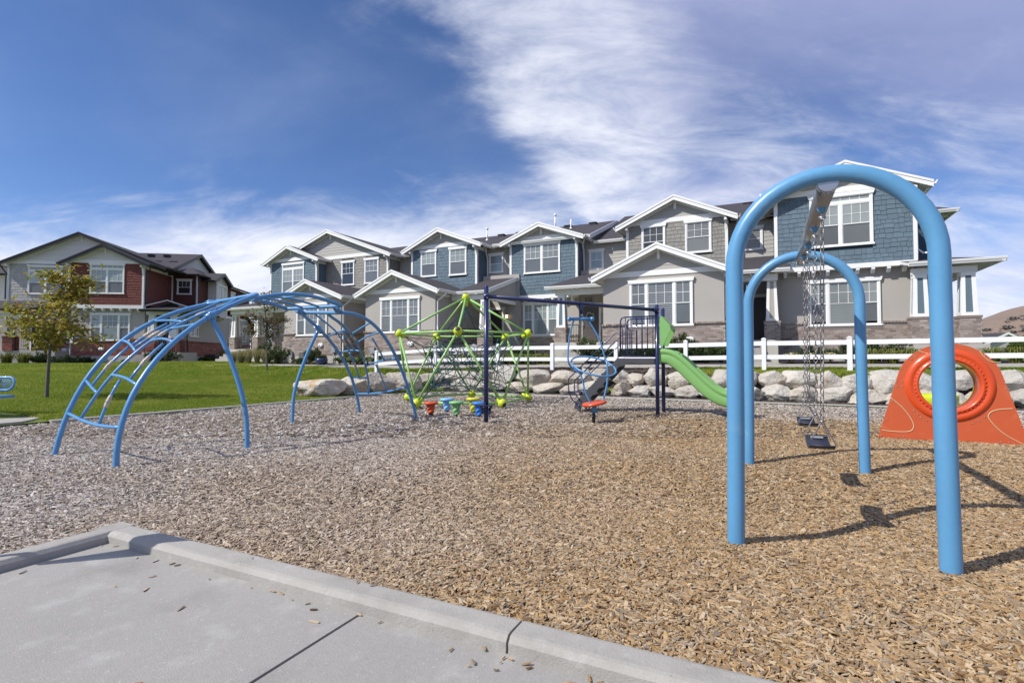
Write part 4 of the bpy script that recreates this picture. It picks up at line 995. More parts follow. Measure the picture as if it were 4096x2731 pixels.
b.add(vs, fs, 0, True); slo = b.obj('slide_chute', 'slide_green', ps)
b = MB(); b.prism([(1.30, .06, .34), (1.92, .06, .31), (1.92, .06, .19), (1.62, .06, .16), (1.50, .06, .20)], (0, .59, 0)); b.obj('slide_exit', 'slide_green', ps)
b = MB(); b.prism([(.05, .04, 1.52), (.20, .04, 1.50), (.16, .04, 1.23), (.05, .04, 1.20)], (0, .63, 0)); 
b = MB(); b.box(.04, .075, .02, .08, 1.19, 1.54); b.box(.04, .075, .63, .69, 1.19, 1.54); b.obj('slide_flange', 'slide_green', ps)
b = MB(); b.tube([(1.62, .355, -.3), (1.62, .355, .25)], .035, 12); b.obj('slide_post', 'navy_paint', ps)
# hood
def hood_side(y0, y1):
    b = MB()
    b.prism([(.05, y0, 2.19), (.09, y0, 2.28), (.28, y0, 2.06), (.31, y0, 1.96), (.18, y0, 1.70), (.13, y0, 1.58), (.05, y0, 1.58)], (0, y1 - y0, 0)); b.obj('hood_side', 'slide_green', ps)
hood_side(.0, .05); hood_side(.66, .71)
b = MB(); b.prism([(.06, .05, 2.22), (.09, .05, 2.275), (.29, .05, 2.05), (.308, .05, 1.97), (.28, .05, 1.95), (.26, .05, 2.02), (.09, .05, 2.21)], (0, .61, 0)); b.obj('hood_top', 'slide_green', ps)
# overhead beam (its own post, joined to the tower)
b = MB(); capped(b, rel(PT), -.4, 2.74, .047); b.obj('post', 'navy_paint', ps)
BA, BB = rel((PT.x, PT.y, 2.55)), rel((PF.x, PF.y, 2.41))
b = MB(); b.tube([BA, BB], .040, 18); b.obj('overhead_beam', 'navy_paint', ps)
for p, q in ((BA, 1), (BB, -1)):
    d = (BB - BA).normalized() * q; b = MB(); b.tube([p + Vector((0, 0, -.06)), p + Vector((0, 0, .06))], .056, 18); b.tube([p, p + d * .10], .048, 16); c = b.obj('beam_clamp', 'navy_paint', ps)
    inst('bolt', BOLT, c, p + Vector((.045, -.045, .04))); inst('bolt', BOLT, c, p + Vector((.045, -.045, -.04)))
pt = rel(PT)
b = MB(); b.box(pt.x - .19, pt.x + .15, pt.y - .10, pt.y + .10, .345, .365); b.box(pt.x - .05, pt.x + .05, pt.y - .06, pt.y + .06, .33, .345); st = b.obj('foot_step', 'navy_paint', ps)
for sx_ in (-.075, .075):
    b = MB(); b.prism([(pt.x + sx_, pt.y - .012, .35), (pt.x + sx_ * 2, pt.y - .012, .35), (pt.x + sx_, pt.y - .012, .20)], (0, .024, 0)); b.box(pt.x + sx_ - .012, pt.x + sx_ + .012, pt.y - .05, pt.y + .05, .17, .30); b.obj('step_gusset', 'navy_paint', ps)

# ---- hanging spinner
hp = PT.lerp(PF, .522); hp.z = lerp(2.55, 2.41, .522)
sb2 = Vector((-3.36, 10.88, -.10))
sg = thing('standing_spinner', 'tilted light blue loop spinner with an orange disc seat under the navy beam', 'spinner', sb2)
S0 = hp - sb2
b = MB(); b.tube([S0 + Vector((0, 0, -.02)), S0 + Vector((0, 0, -.22))], [.05, .04], 14); b.obj('hanger', 'navy_paint', sg)
ax = Vector((0.8988, 0.4384, 0))            # roughly across the view
top = S0 + Vector((0, 0, -.33)) + ax * .02
b = MB(); b.tube([top - ax * .27, top + ax * .22], .036, 16); b.ball(top - ax * .27, .052, 14); b.ball(top + ax * .22, .052, 14); b.obj('handle_bar', 'climber_paint', sg)
b = MB(); b.tube([S0 + Vector((0, 0, -.2)), top], .022, 10); b.obj('swivel', 'climber_paint', sg)
dk = Vector((0, 0, .43)) + ax * .02
def hoop(pts): b = MB(); b.tube(crom(pts, 6), .0185, 12); b.obj('hoop', 'climber_paint', sg)
hoop([top - ax * .17, top - ax * .27 + Vector((0, 0, -.40)), top - ax * .29 + Vector((0, 0, -.95)), dk - ax * .30 + Vector((0, 0, .62)), dk - ax * .20 + Vector((0, 0, .26)), dk - ax * .08])
hoop([top + ax * .12, top + ax * .36 + Vector((0, 0, -.40)), top + ax * .50 + Vector((0, 0, -.85)), dk + ax * .28 + Vector((0, 0, .80)), dk + ax * .27 + Vector((0, 0, .40)), dk + ax * .17])
hc = lerp(top, dk, .56) + ax * .10; ay = Vector((-.4384, .8988, 0))
b = MB(); b.tube([hc + (ax * math.cos(t) * .475) + ay * math.sin(t) * .43 + Vector((0, 0, -.075 * math.cos(t) + .195 * math.sin(t))) for t in [2 * PI * k / 40 for k in range(40)]], .0185, 12, closed=True); b.obj('seat_hoop', 'climber_paint', sg)
tilt = Vector((-.10, -.08, 1)).normalized()
b = MB(); b.lathe([(.0, .035), (.22, .035), (.262, .022), (.27, .0), (.262, -.025), (.22, -.035), (.0, -.035)], (ax * -.17 + Vector((0, 0, 1)) - ay * .03), dk, 32); b.obj('disc_seat', 'orange_plastic', sg)
b = MB(); b.tube([dk, dk - Vector((0, 0, .20))], .055, 14); b.obj('socket', 'climber_paint', sg)
b = MB(); b.tube([(0, 0, -.35), (0, 0, dk.z - .25), dk - Vector((0, 0, .16))], [.036, .036, .022], 14); b.lathe([(.09, 0), (.095, .008), (.03, .03)], (0, 0, 1), (0, 0, dk.z - .27), 20); b.obj('stem', 'black_metal', sg)

# ================================================================ bench at far left
bn = thing('mesh_bench', 'blue wire mesh park bench at the far left edge', 'bench', (-14.3, 5.35, .07), R(26))
b = MB(); b.box(-1.8, 0, -.42, .0, .40, .455); b.obj('seat', 'climber_paint', bn)
b = MB(); z0, z1 = .55, .82; c_ = [Vector((x, .06 + (z - .55) * .25, z)) for x, z in ((-1.75, z0), (-.22, z0), (-.155, z0 + .03), (-.12, z0 + .09), (-.12, z1 - .09), (-.155, z1 - .03), (-.22, z1), (-1.75, z1))]
b.tube(c_, .024, 10); bf = b.obj('backrest_frame', 'climber_paint', bn)
b = MB()
for k in range(52):
    x = -1.75 + k * .033
    for sg_ in (1, -1):
        xa, xb = x, x + sg_ * .135
        if max(xa, xb) < -.11: b.tube([(xa, .07, z0), (xb, .12, z1)], .0035, 4)
b.obj('mesh_panel', 'climber_paint', bf)
for x in (-1.5, -.45):
    b = MB(); b.tube([(x, -.2, -.1), (x, -.2, .42)], .04, 12); b.tube([(x, -.05, .42), (x, .10, .80)], .025, 10); b.obj('leg', 'climber_paint', bn)
# unseen board added left of the view, tapered to cast the pad's wedge shadow
sgb = thing('shadow_caster', 'unseen grey tapered panel on a thin post, added to cast a shadow on the concrete pad', 'sign', (-4.68, 1.18, 0), 0)
b = MB(); b.box(-.018, .018, .0, .03, -.3, 1.2); b.obj('post', 'meter_grey', sgb)
b = MB(); b.prism([(-.03, -.02, .68), (.03, -.02, .68), (.165, -.02, 1.5), (-.165, -.02, 1.5)], (0, .02, 0)); b.obj('board', 'meter_grey', sgb)
# ================================================================ house building kit
UB = MB(); UB.box(-.5, .5, -.5, .5, -.5, .5)
UNIT = {}
def unit(m):
    if ('b', m) not in UNIT:
        UNIT[('b', m)] = UB.mesh('brick', m)
    return UNIT[('b', m)]
def shk(m):      # a shake: thick butt at the bottom edge, thin at the top
    if ('s', m) not in UNIT:
        b = MB(); b.add([(-.5, 0, 0), (.5, 0, 0), (.5, -1, 0), (-.5, -1, 0), (-.5, 0, 1), (.5, 0, 1), (.5, -.35, 1), (-.5, -.35, 1)],
                        [(0, 1, 2, 3), (4, 7, 6, 5), (3, 2, 6, 7), (0, 3, 7, 4), (1, 5, 6, 2), (0, 4, 5, 1)])
        UNIT[('s', m)] = b.mesh('shingle', m)
    return UNIT[('s', m)]
class Face:
    """a wall face: s runs along it, d out of it, z up; front faces look to -v, right faces to +u, left faces to -u"""
    def __init__(f, h, side, at): f.h = h; f.side = side; f.at = at
    def P(f, s, d, z):
        if f.side == 'front': p = (s, f.at - d, z)
        elif f.side == 'right': p = (f.at + d, s, z)
        else: p = (f.at - d, s, z)
        return f.h.L(*p)
    def rz(f): return {'front': 0, 'right': PI / 2, 'left': -PI / 2}[f.side]
    def box(f, b, s0, s1, d0, d1, z0, z1, m=0):
        a = f.P(s0, d0, z0); c = f.P(s1, d1, z1)
        b.box(min(a[0], c[0]), max(a[0], c[0]), min(a[1], c[1]), max(a[1], c[1]), z0 - f.h.o[2], z1 - f.h.o[2], m)
    def poly(f, b, pts, d0, d1, m=0):
        a = [Vector(f.P(s, d0, z)) for s, z in pts]; e = Vector(f.P(0, d1, 0)) - Vector(f.P(0, d0, 0)); b.prism(a, e, m)
class House:
    def __init__(h, name, label, cat, o, deg=0.0, group=None):
        h.o = o; a = R(deg); h.deg = deg
        h.root = thing(name, label, cat, (o[0] * math.cos(a) - o[1] * math.sin(a), o[0] * math.sin(a) + o[1] * math.cos(a), o[2]), a, group)
        h.bricks = []; h.shakes = []
    def L(h, u, v, z): return (u - h.o[0], v - h.o[1], z - h.o[2])
    def world(h, p):
        a = R(h.deg); x, y = p[0] + h.o[0], p[1] + h.o[1]
        return Vector((x * math.cos(a) - y * math.sin(a), x * math.sin(a) + y * math.cos(a), p[2] + h.o[2]))
    def part(h, name, b, mats, parent=None, label=None): return b.obj(name, mats, parent or h.root, label=label)
    def box(h, name, m, u0, u1, v0, v1, z0, z1, parent=None):
        b = MB(); p = h.L(u0, v0, z0); q = h.L(u1, v1, z1); b.box(p[0], q[0], p[1], q[1], p[2], q[2]); return h.part(name, b, m, parent)
    def finish(h):
        for kindname, items, cap_ in (('brick', h.bricks, 300), ('shingle', h.shakes, 300)):
            if not items: continue
            items.sort(key=lambda t: (h.world(t[1]) - Vector((0, 0, CAMH))).length)
            for it in items[:cap_]:
                me, p, rz, sc, par = it; inst(kindname, me, par, p, (0, 0, rz), sc)
            rest = items[cap_:]
            if rest:
                vs, fs, k = [], [], 0
                for me, p, rz, sc, par in rest:
                    c, s = math.cos(rz), math.sin(rz)
                    for v in me.vertices:
                        x, y, z = v.co.x * sc[0], v.co.y * sc[1], v.co.z * sc[2]; vs.append((p[0] + x * c - y * s, p[1] + x * s + y * c, p[2] + z))
                    for pl in me.polygons: fs.append(tuple(i + k for i in pl.vertices))
                    k += len(me.vertices)
                mats = {it[0].materials[0].name for it in rest}
                for mn in mats:
                    vs, fs, k = [], [], 0
                    for me, p, rz, sc, par in rest:
                        if me.materials[0].name != mn: continue
                        c, s = math.cos(rz), math.sin(rz)
                        for v in me.vertices:
                            x, y, z = v.co.x * sc[0], v.co.y * sc[1], v.co.z * sc[2]; vs.append((p[0] + x * c - y * s, p[1] + x * s + y * c, p[2] + z))
                        for pl in me.polygons: fs.append(tuple(i + k for i in pl.vertices))
                        k += len(me.vertices)
                    b = MB(); b.add(vs, fs); kind(b.obj(kindname + '_courses', mn, h.root, fix=False), 'stuff')
def cut(s0, s1, z0, z1, holes, mn=.05):
    """pieces of a course left over after window openings"""
    segs = [(s0, s1)]
    for a, c, e, g in holes:
        if z1 <= e + .005 or z0 >= g - .005: continue
        ns = []
        for x, y in segs:
            if c <= x or a >= y: ns.append((x, y)); continue
            if a > x: ns.append((x, a))
            if c < y: ns.append((c, y))
        segs = ns
    return [(x, y) for x, y in segs if y - x > mn]
rb = random.Random(21)
def bricks(h, F, s0, s1, z0, z1, holes=(), m='brick', mort='mortar', cap=True, thick=.03):
    b = MB(); F.box(b, s0, s1, -.02, thick - .012, z0, z1); par = h.part('brick_wall', b, mort)
    BL, BH, J = .235, .082, .013; row = 0; z = z0 + .006
    zt = z1 - (.085 if cap else 0)
    while z + BH * .6 < zt:
        zz = min(z + BH - J, zt - .006)
        s = s0 - (BL / 2 if row % 2 else 0)
        while s < s1:
            a, c = max(s0, s), min(s1, s + BL - J)
            for x, y in cut(a, c, z, zz, holes, .03):
                h.bricks.append((unit(m), F.P((x + y) / 2, thick - .022 + rb.uniform(-.003, .003), (z + zz) / 2), F.rz(), (y - x, .045, zz - z), par))
            s += BL
        z += BH; row += 1
    if cap:
        s = s0 - .03
        while s < s1 + .02:
            for x, y in cut(s, min(s + .10, s1 + .03), z1 - .08, z1, holes, .03):
                h.bricks.append((unit(m), F.P((x + y) / 2, thick + .012, z1 - .04), F.rz(), (y - x - .012, .11, .078), par))
            s += .112
    return par
def shakes(h, F, s0, s1, z0, z1, holes=(), m='shake_blue', gap='gap_blue', exp=.19):
    b = MB(); F.box(b, s0, s1, -.02, .004, z0, z1); par = h.part('shingle_wall', b, gap)
    z = z0; row = 0
    while z < z1 - .03:
        s = s0 - rb.uniform(0, .2)
        while s < s1:
            w = rb.choice((.16, .20, .24, .30, .34)); drop = rb.choice((0, .012, .03, .04))
            a, c = max(s0, s), min(s1, s + w - .010); zt = min(z1, z + exp + .015)
            zb = z - (drop if row else 0)
            for x, y in cut(a, c, z, zt, holes, .02):
                h.shakes.append((shk(m), F.P((x + y) / 2, .002, zb), F.rz(), (y - x, .024 + rb.uniform(0, .006), zt - zb), par))
            s += w
        z += exp; row += 1
    return par
def clip_x(poly, z):
    xs = []
    n = len(poly)
    for i in range(n):
        (x1, z1), (x2, z2) = poly[i], poly[(i + 1) % n]
        if (z1 <= z < z2) or (z2 <= z < z1): xs.append(x1 + (x2 - x1) * (z - z1) / (z2 - z1))
    return (min(xs), max(xs)) if len(xs) >= 2 else None
def laps(h, F, poly, m='lap_grey', exp=.19, holes=()):
    z0 = min(p[1] for p in poly); z1 = max(p[1] for p in poly)
    b = MB(); F.poly(b, poly, -.02, .003); par = h.part('siding', b, m)
    z = z0
    while z < z1 - .02:
        zt = min(z + exp, z1 - .002)
        A = clip_x(poly, z + .002); B = clip_x(poly, zt - .002)
        if A and B:
            for x, y in ([(A[0], A[1])] if not holes else cut(A[0], A[1], z, zt, holes)):
                xa, ya = (max(x, B[0]), min(y, B[1])) if not holes else (x, y)
                if ya - xa < .02: z += exp; continue
                q = MB(); P = [F.P(x, .022, z), F.P(y, .022, z), F.P(y, .002, z), F.P(x, .002, z), F.P(xa, .009, zt), F.P(ya, .009, zt), F.P(ya, .002, zt), F.P(xa, .002, zt)]
                q.add(P, [(0, 1, 2, 3), (4, 7, 6, 5), (0, 4, 5, 1), (2, 6, 7, 3), (0, 3, 7, 4), (1, 5, 6, 2)]); h.part('siding_board', q, m, par)
        z += exp
    return par
def bar(h, F, name, s0, s1, z0, z1, d0=.0, d1=.03, m='white_trim', parent=None):
    b = MB(); F.box(b, s0, s1, d0, d1, z0, z1); return h.part(name, b, m, parent)

def window(h, F, s0, s1, z0, z1, lay='double', up='glass_blind', lowp='glass_screen', transom=0, cols=3, rows=2, d=.046, trim='white_trim', low_grid=False):
    """lay: 'single', 'double' (two sashes side by side), 'triple' (narrow, wide fixed, narrow)"""
    hd, sl_, sd = .155, .075, .085
    b = MB(); gz0, gz1 = z0 + sl_, z1 - hd; x0, x1 = s0 + sd, s1 - sd; D0, D1 = -.005, d + .022
    F.box(b, s0, x0, D0, D1, gz0, gz1); F.box(b, x1, s1, D0, D1, gz0, gz1)
    ms = []
    if lay == 'double': ms = [((x0 + x1) / 2 - .055, (x0 + x1) / 2 + .055)]
    elif lay == 'triple':
        w = x1 - x0; ms = [(x0 + w * .245, x0 + w * .245 + .10), (x1 - w * .245 - .10, x1 - w * .245)]
    tz = gz1 - transom
    if transom: F.box(b, x0, x1, D0, D1 - .004, tz - .06, tz + .06)
    for a, c in ms: F.box(b, a, c, D0, D1 - .002, gz0, (tz - .06) if transom else gz1)
    fr = h.part('window', b, trim)
    q = MB(); F.poly(q, [(s0 - .03, z1 - hd), (s1 + .03, z1 - hd), (s1 + .075, z1), (s0 - .075, z1)], D0, D1 + .03); h.part('header', q, trim, fr)
    q = MB(); F.box(q, s0 - .035, s1 + .035, D0, D1 + .022, z0, z0 + sl_); h.part('sill', q, trim, fr)
    edges = [x0] + [e for m_ in ms for e in m_] + [x1]
    def sash(a, c, e, g, gl, nc, nr, dd):
        q = MB(); t = .032
        for (p0, p1, r0, r1) in ((a, a + t, e, g), (c - t, c, e, g), (a + t, c - t, e, e + t), (a + t, c - t, g - t, g)): F.box(q, p0, p1, D0, dd, r0, r1)
        for k in range(1, nc): x = a + t + (c - a - 2 * t) * k / nc; F.box(q, x - .009, x + .009, dd - .018, dd - .006, e + t, g - t)
        for k in range(1, nr): z = e + t + (g - e - 2 * t) * k / nr; F.box(q, a + t, c - t, dd - .0175, dd - .0065, z - .009, z + .009)
        h.part('sash', q, 'white_metal' if trim == 'white_trim' else trim, fr)
        q = MB(); F.box(q, a + t, c - t, D0, dd - .020, e + t, g - t); h.part('pane', q, gl, fr)
    top = (tz - .06) if transom else gz1
    for i in range(0, len(edges), 2):
        a, c = edges[i], edges[i + 1]; wide = (lay == 'triple' and i == 2)
        if wide:
            q = .58
            zm = lerp(gz0, top, .5)
            qq = MB(); t = .032
            for (p0, p1, r0, r1) in ((a, a + t, gz0, top), (c - t, c, gz0, top), (a + t, c - t, gz0, gz0 + t), (a + t, c - t, top - t, top)): F.box(qq, p0, p1, D0, d, r0, r1)
            for k in range(1, 3): x = a + (c - a) * k / 3; F.box(qq, x - .009, x + .009, d - .018, d - .006, zm, top - t)
            for z in (zm, lerp(zm, top, .52)): F.box(qq, a + t, c - t, d - .0175, d - .0065, z - .009, z + .009)
            h.part('sash', qq, 'white_metal', fr); q = MB(); F.box(q, a + t, c - t, D0, d - .020, gz0 + t, top - t); h.part('pane', q, up, fr)
        else:
            zm = lerp(gz0, top, .5); nc = cols if lay != 'triple' else 2
            sash(a, c, zm - .015, top, up, nc, rows, d + .006); sash(a, c, gz0, zm + .012, lowp, 1, 1, d - .008)
    if transom: sash(x0, x1, tz + .06, gz1, up, 6 if lay == 'double' else 4, 1, d)
    return fr

def slab(h, pts, th, mats, name='roof', parent=None):
    """roof plane: 4 corner points of the upper surface; underside gets the second material"""
    P = [Vector(h.L(*p)) for p in pts]; b = MB(); n = len(P); Q = [p - Vector((0, 0, th)) for p in P]
    b.add(P + Q, [tuple(range(n))], 0); b.f.append(tuple(range(2 * n - 1, n - 1, -1))); b.m.append(1); b.sm.append(False)
    for i in range(n): b.f.append((i, n + i, n + (i + 1) % n, (i + 1) % n)); b.m.append(1); b.sm.append(False)
    return h.part(name, b, mats, parent)
def gutter(h, a, c, outv, m='white_trim', parent=None):
    """K-profile gutter hung along an eave from a to c; outv points away from the house"""
    a = Vector(h.L(*a)); c = Vector(h.L(*c)); o = Vector(outv)
    prof = [(0, -.14), (.07, -.14), (.085, -.10), (.11, -.06), (.125, .0), (.11, .012), (.10, -.04), (.06, -.115), (.01, -.115), (0, 0)]
    b = MB(); b.prism([a + o * x + Vector((0, 0, z)) for x, z in prof], c - a); return h.part('gutter', b, m, parent)
def downspout(h, pts, m='white_trim'):
    b = MB(); P = [Vector(h.L(*p)) for p in pts]; b.tube(P, .045, 4, smooth=False)
    for p in P[1:-1]: b.ball(p, .05, 6)
    return h.part('downspout', b, m)
def bracket(h, F, s, z, d=.42, m='white_trim'):
    b = MB(); F.poly_side = None
    w = .055
    for (pp) in ([(0, z), (d, z + .03), (d, z - .08), (.10, z - .16), (.05, z - .50), (0, z - .52)],):
        A = [Vector(F.P(s - w, dd, zz)) for dd, zz in pp]; e = Vector(F.P(s + w, 0, 0)) - Vector(F.P(s - w, 0, 0)); b.prism(A, e)
    return h.part('bracket', b, m)
def gable(h, u0, u1, ua, zE, zA, vf, vb, oh=.40, rake='white_trim', roofm=('roofing', 'white_trim'), gut=True, gutm='white_trim', th=.10):
    """front-facing gable: eave ends at u0/u1, ridge at ua; overhangs the wall plane vf by oh"""
    v0 = vf - oh
    for a in (u0, u1):
        slab(h, [(a, v0, zE), (ua, v0, zA), (ua, vb, zA), (a, vb, zE)] if a == u0 else [(ua, v0, zA), (a, v0, zE), (a, vb, zE), (ua, vb, zA)], th, roofm)
        # rake board
        b = MB(); dz_ = .245
        P = [Vector(h.L(*p)) for p in ((a, v0 - .012, zE + .012), (ua, v0 - .012, zA + .012), (ua, v0 - .012, zA - dz_), (a, v0 - .012, zE - dz_))]
        b.prism(P, (0, -.032, 0)); b2 = MB()
        h.part('rake_board', b, rake)
        P = [Vector(h.L(*p)) for p in ((a, v0 - .046, zE + .016), (ua, v0 - .046, zA + .016), (ua, v0 - .046, zA - .075), (a, v0 - .046, zE - .075))]
        b2.prism(P, (0, -.022, 0)); h.part('rake_trim', b2, rake)
        if gut: gutter(h, (a, v0 - .05, zE - .0), (a, vb, zE - .0), (-1 if a == u0 else 1, 0, 0), gutm)
def gable_face(h, F, u0, u1, ua, zE, zA, band0, band1, over, lapm='lap_grey', trim='white_trim', vf_oh=.4):
    """what fills the triangle under a front gable: lap siding, frieze under the rakes, horizontal band, brackets"""
    sl = (zA - zE) / (ua - u0); th = .10
    def zr(u): return (zA - abs(u - ua) * (zA - zE) / (ua - u0 if u < ua else u1 - ua)) - th - .03
    hw = 0
    k1 = (zr(ua) - band1) / sl
    poly = [(ua - k1, band1), (ua + k1, band1), (ua, zr(ua))]
    laps(h, F, poly, lapm)
    k0 = (zr(ua) - band0) / sl
    b = MB(); F.poly(b, [(ua - k0, band0), (ua + k0, band0), (ua + k1, band1), (ua - k1, band1)], 0, .038); h.part('band_board', b, trim)
    for sg in (-1, 1):
        b = MB(); t = .15
        F.poly(b, [(ua, zr(ua)), (ua, zr(ua) - t), (ua + sg * (hwid(u0, u1, ua, sg) - over - .02), zr(ua + sg * (hwid(u0, u1, ua, sg) - over - .02)) - t), (ua + sg * (hwid(u0, u1, ua, sg) - over - .02), zr(ua + sg * (hwid(u0, u1, ua, sg) - over - .02)))], 0, .03); h.part('rake_frieze', b, trim)
    bracket(h, F, ua, zr(ua) + .02, vf_oh - .02, trim)
def hwid(u0, u1, ua, sg): return (ua - u0) if sg < 0 else (u1 - ua)
def column(h, u, v, zb, zt, w0=.44, w1=.30, inset='stucco', base_b=None, brick='brick', mort='mortar', pier_w=.58, trim='white_trim'):
    """tapered panelled column on a brick pier"""
    b = MB()
    def fr(z, w): return [Vector(h.L(u + sx * w / 2, v + sy * w / 2, z)) for sx, sy in ((-1, -1), (1, -1), (1, 1), (-1, 1))]
    ws = lambda z: lerp(w0, w1, (z - zb) / (zt - zb))
    A, B = fr(zb, w0), fr(zt, w1)
    b.add(A + B, [(0, 1, 2, 3), (4, 7, 6, 5), (0, 4, 5, 1), (1, 5, 6, 2), (2, 6, 7, 3), (3, 7, 4, 0)]); col = h.part('column_core', b, inset)
    # corner stiles, top and bottom rails standing proud of the inset panel
    q = MB()
    for sx, sy in ((-1, -1), (1, -1), (1, 1), (-1, 1)):
        P = []
        for z, w in ((zb, w0), (zt, w1)):
            cx, cy = u + sx * (w / 2), v + sy * (w / 2); t = w * .27
            P.append([Vector(h.L(cx + sx * .018, cy + sy * .018, z)), Vector(h.L(cx - sx * t, cy + sy * .018, z)), Vector(h.L(cx - sx * t, cy - sy * t, z)), Vector(h.L(cx + sx * .018, cy - sy * t, z))])
        q.add(P[0] + P[1], [(0, 1, 2, 3), (4, 7, 6, 5), (0, 4, 5, 1), (1, 5, 6, 2), (2, 6, 7, 3), (3, 7, 4, 0)])
    h.part('column_stile', q, trim, col)
    for z, w, hh in ((zb, w0, .12), (zt - .14, ws(zt - .14), .14)):
        q = MB(); e = w / 2 + .022; p0 = h.L(u - e, v - e, z); p1 = h.L(u + e, v + e, z + hh); q.box(p0[0], p1[0], p0[1], p1[1], p0[2], p1[2]); h.part('column_rail', q, trim, col)
    if base_b is not None:
        e = pier_w / 2
        for side, at, s0, s1 in (('front', v - e, u - e, u + e), ('right', u + e, v - e, v + e), ('left', u - e, v - e, v + e)):
            F = Face(h, side, at); bricks(h, F, s0, s1, base_b, zb - .09, (), brick, mort, cap=False, thick=.02)
        h.box('pier_core', mort, u - e + .01, u + e - .01, v - e + .01, v + e, base_b, zb - .09)
        q = MB(); p0 = h.L(u - e - .035, v - e - .035, zb - .09); p1 = h.L(u + e + .035, v + e + .035, zb); q.box(p0[0], p1[0], p0[1], p1[1], p0[2], p1[2]); h.part('pier_cap', q, brick)
    return col
def railing(h, a, c, z0, z1, n):
    A = Vector(h.L(*a, 0)); B = Vector(h.L(*c, 0)); b = MB(); zz0, zz1 = z0 - h.o[2], z1 - h.o[2]
    for z in (zz0 + .08, zz1): b.tube([A + Vector((0, 0, z + h.o[2])), B + Vector((0, 0, z + h.o[2]))], .018, 6)
    root = h.part('railing', b, 'black_metal')
    for k in range(n + 1):
        p = A.lerp(B, k / n); q = MB(); q.tube([p + Vector((0, 0, zz0 + h.o[2] + .02)), p + Vector((0, 0, zz1 + h.o[2]))], .011 if 0 < k < n else .02, 5); h.part('baluster', q, 'black_metal', root)
def steps(h, u0, u1, v_top, z_top, n, rise=.17, run=.29, axis='v', m='concrete'):
    for k in range(n):
        z = z_top - rise * (k + 1); v1 = v_top - run * k; b = MB()
        p0 = h.L(u0, v1 - run, z - .6); p1 = h.L(u1, v1 + .02, z); b.box(p0[0], p1[0], p0[1], p1[1], p0[2], p1[2]); h.part('step', b, m)
def door(h, F, s0, s1, z0, z1, m='door_dark', trim='white_trim', knob=True):
    b = MB(); F.box(b, s0 - .11, s0, 0, .05, z0, z1); F.box(b, s1, s1 + .11, 0, .05, z0, z1); F.poly(b, [(s0 - .13, z1), (s1 + .13, z1), (s1 + .19, z1 + .15), (s0 - .19, z1 + .15)], 0, .07); h.part('door_frame', b, trim)
    b = MB(); F.box(b, s0, s1, 0, .02, z0, z1); dr = h.part('door', b, m)
    w = s1 - s0
    for (a, c, e, g) in ((.16, .84, .08, .34), (.16, .84, .40, .62), (.16, .84, .68, .92)):
        q = MB(); F.box(q, s0 + w * a, s0 + w * c, .015, .032, lerp(z0, z1, e), lerp(z0, z1, g)); h.part('door_panel', q, m, dr)
    if knob:
        q = MB(); q.ball(F.P(s0 + .07, .06, lerp(z0, z1, .46)), .03, 8); q.tube([F.P(s0 + .07, .05, lerp(z0, z1, .40)), F.P(s0 + .07, .05, lerp(z0, z1, .56))], .012, 6); h.part('door_handle', q, 'bolt', dr)
    return dr
def vent_cap(h, F, s, z):
    b = MB(); prof = [(0, .10), (.09, .10), (.115, .085), (.12, .05), (.12, 0)]
    q = MB(); q.lathe([(0, .0), (.12, .0), (.12, .05), (.10, .085), (.0, .09)], (0, -1, 0) if F.side == 'front' else (1, 0, 0), F.P(s, .02, z), 18)
    # oblong: two discs bridged
    q.lathe([(0, .0), (.12, .0), (.12, .05), (.10, .085), (.0, .09)], (0, -1, 0) if F.side == 'front' else (1, 0, 0), F.P(s + .13, .02, z), 18)
    F.box(q, s, s + .13, .02, .105, z - .105, z + .105)
    o = h.part('vent_cover', q, 'white_metal')
    q = MB(); q.lathe([(0, .0), (.035, .0), (.03, .012), (0, .015)], (0, -1, 0) if F.side == 'front' else (1, 0, 0), F.P(s, .118, z), 10); h.part('vent_hole', q, 'meter_grey', o)
def roof_vent(h, u, v, z):
    b = MB(); p = h.L(u, v, z); b.box(p[0] - .22, p[0] + .22, p[1] - .16, p[1] + .16, p[2] - .08, p[2] + .09); b.box(p[0] - .25, p[0] + .25, p[1] - .20, p[1] + .20, p[2] + .09, p[2] + .13); h.part('roof_vent', b, 'black')
def flue(h, u, v, z, hh=.6, cap=False):
    b = MB(); p = h.L(u, v, z); b.tube([(p[0], p[1], p[2] - .2), (p[0], p[1], p[2] + hh)], .05, 10)
    if cap: b.lathe([(.05, 0), (.09, .02), (.09, .10), (.0, .22)], (0, 0, 1), (p[0], p[1], p[2] + hh - .03), 10)
    b.lathe([(.13, -.05), (.06, .08)], (0, 0, 1), p, 10); h.part('flue_pipe', b, 'white_metal')
def joist_ends(h, F, s0, s1, n, z, m='white_trim'):
    for k in range(n):
        s = lerp(s0, s1, k / (n - 1)); b = MB(); w = .06
        A = [Vector(F.P(s - w, dd, zz)) for dd, zz in ((0, z), (.34, z), (.34, z - .08), (.24, z - .21), (0, z - .23))]; e = Vector(F.P(s + w, 0, 0)) - Vector(F.P(s - w, 0, 0)); b.prism(A, e); h.part('joist_end', b, m)
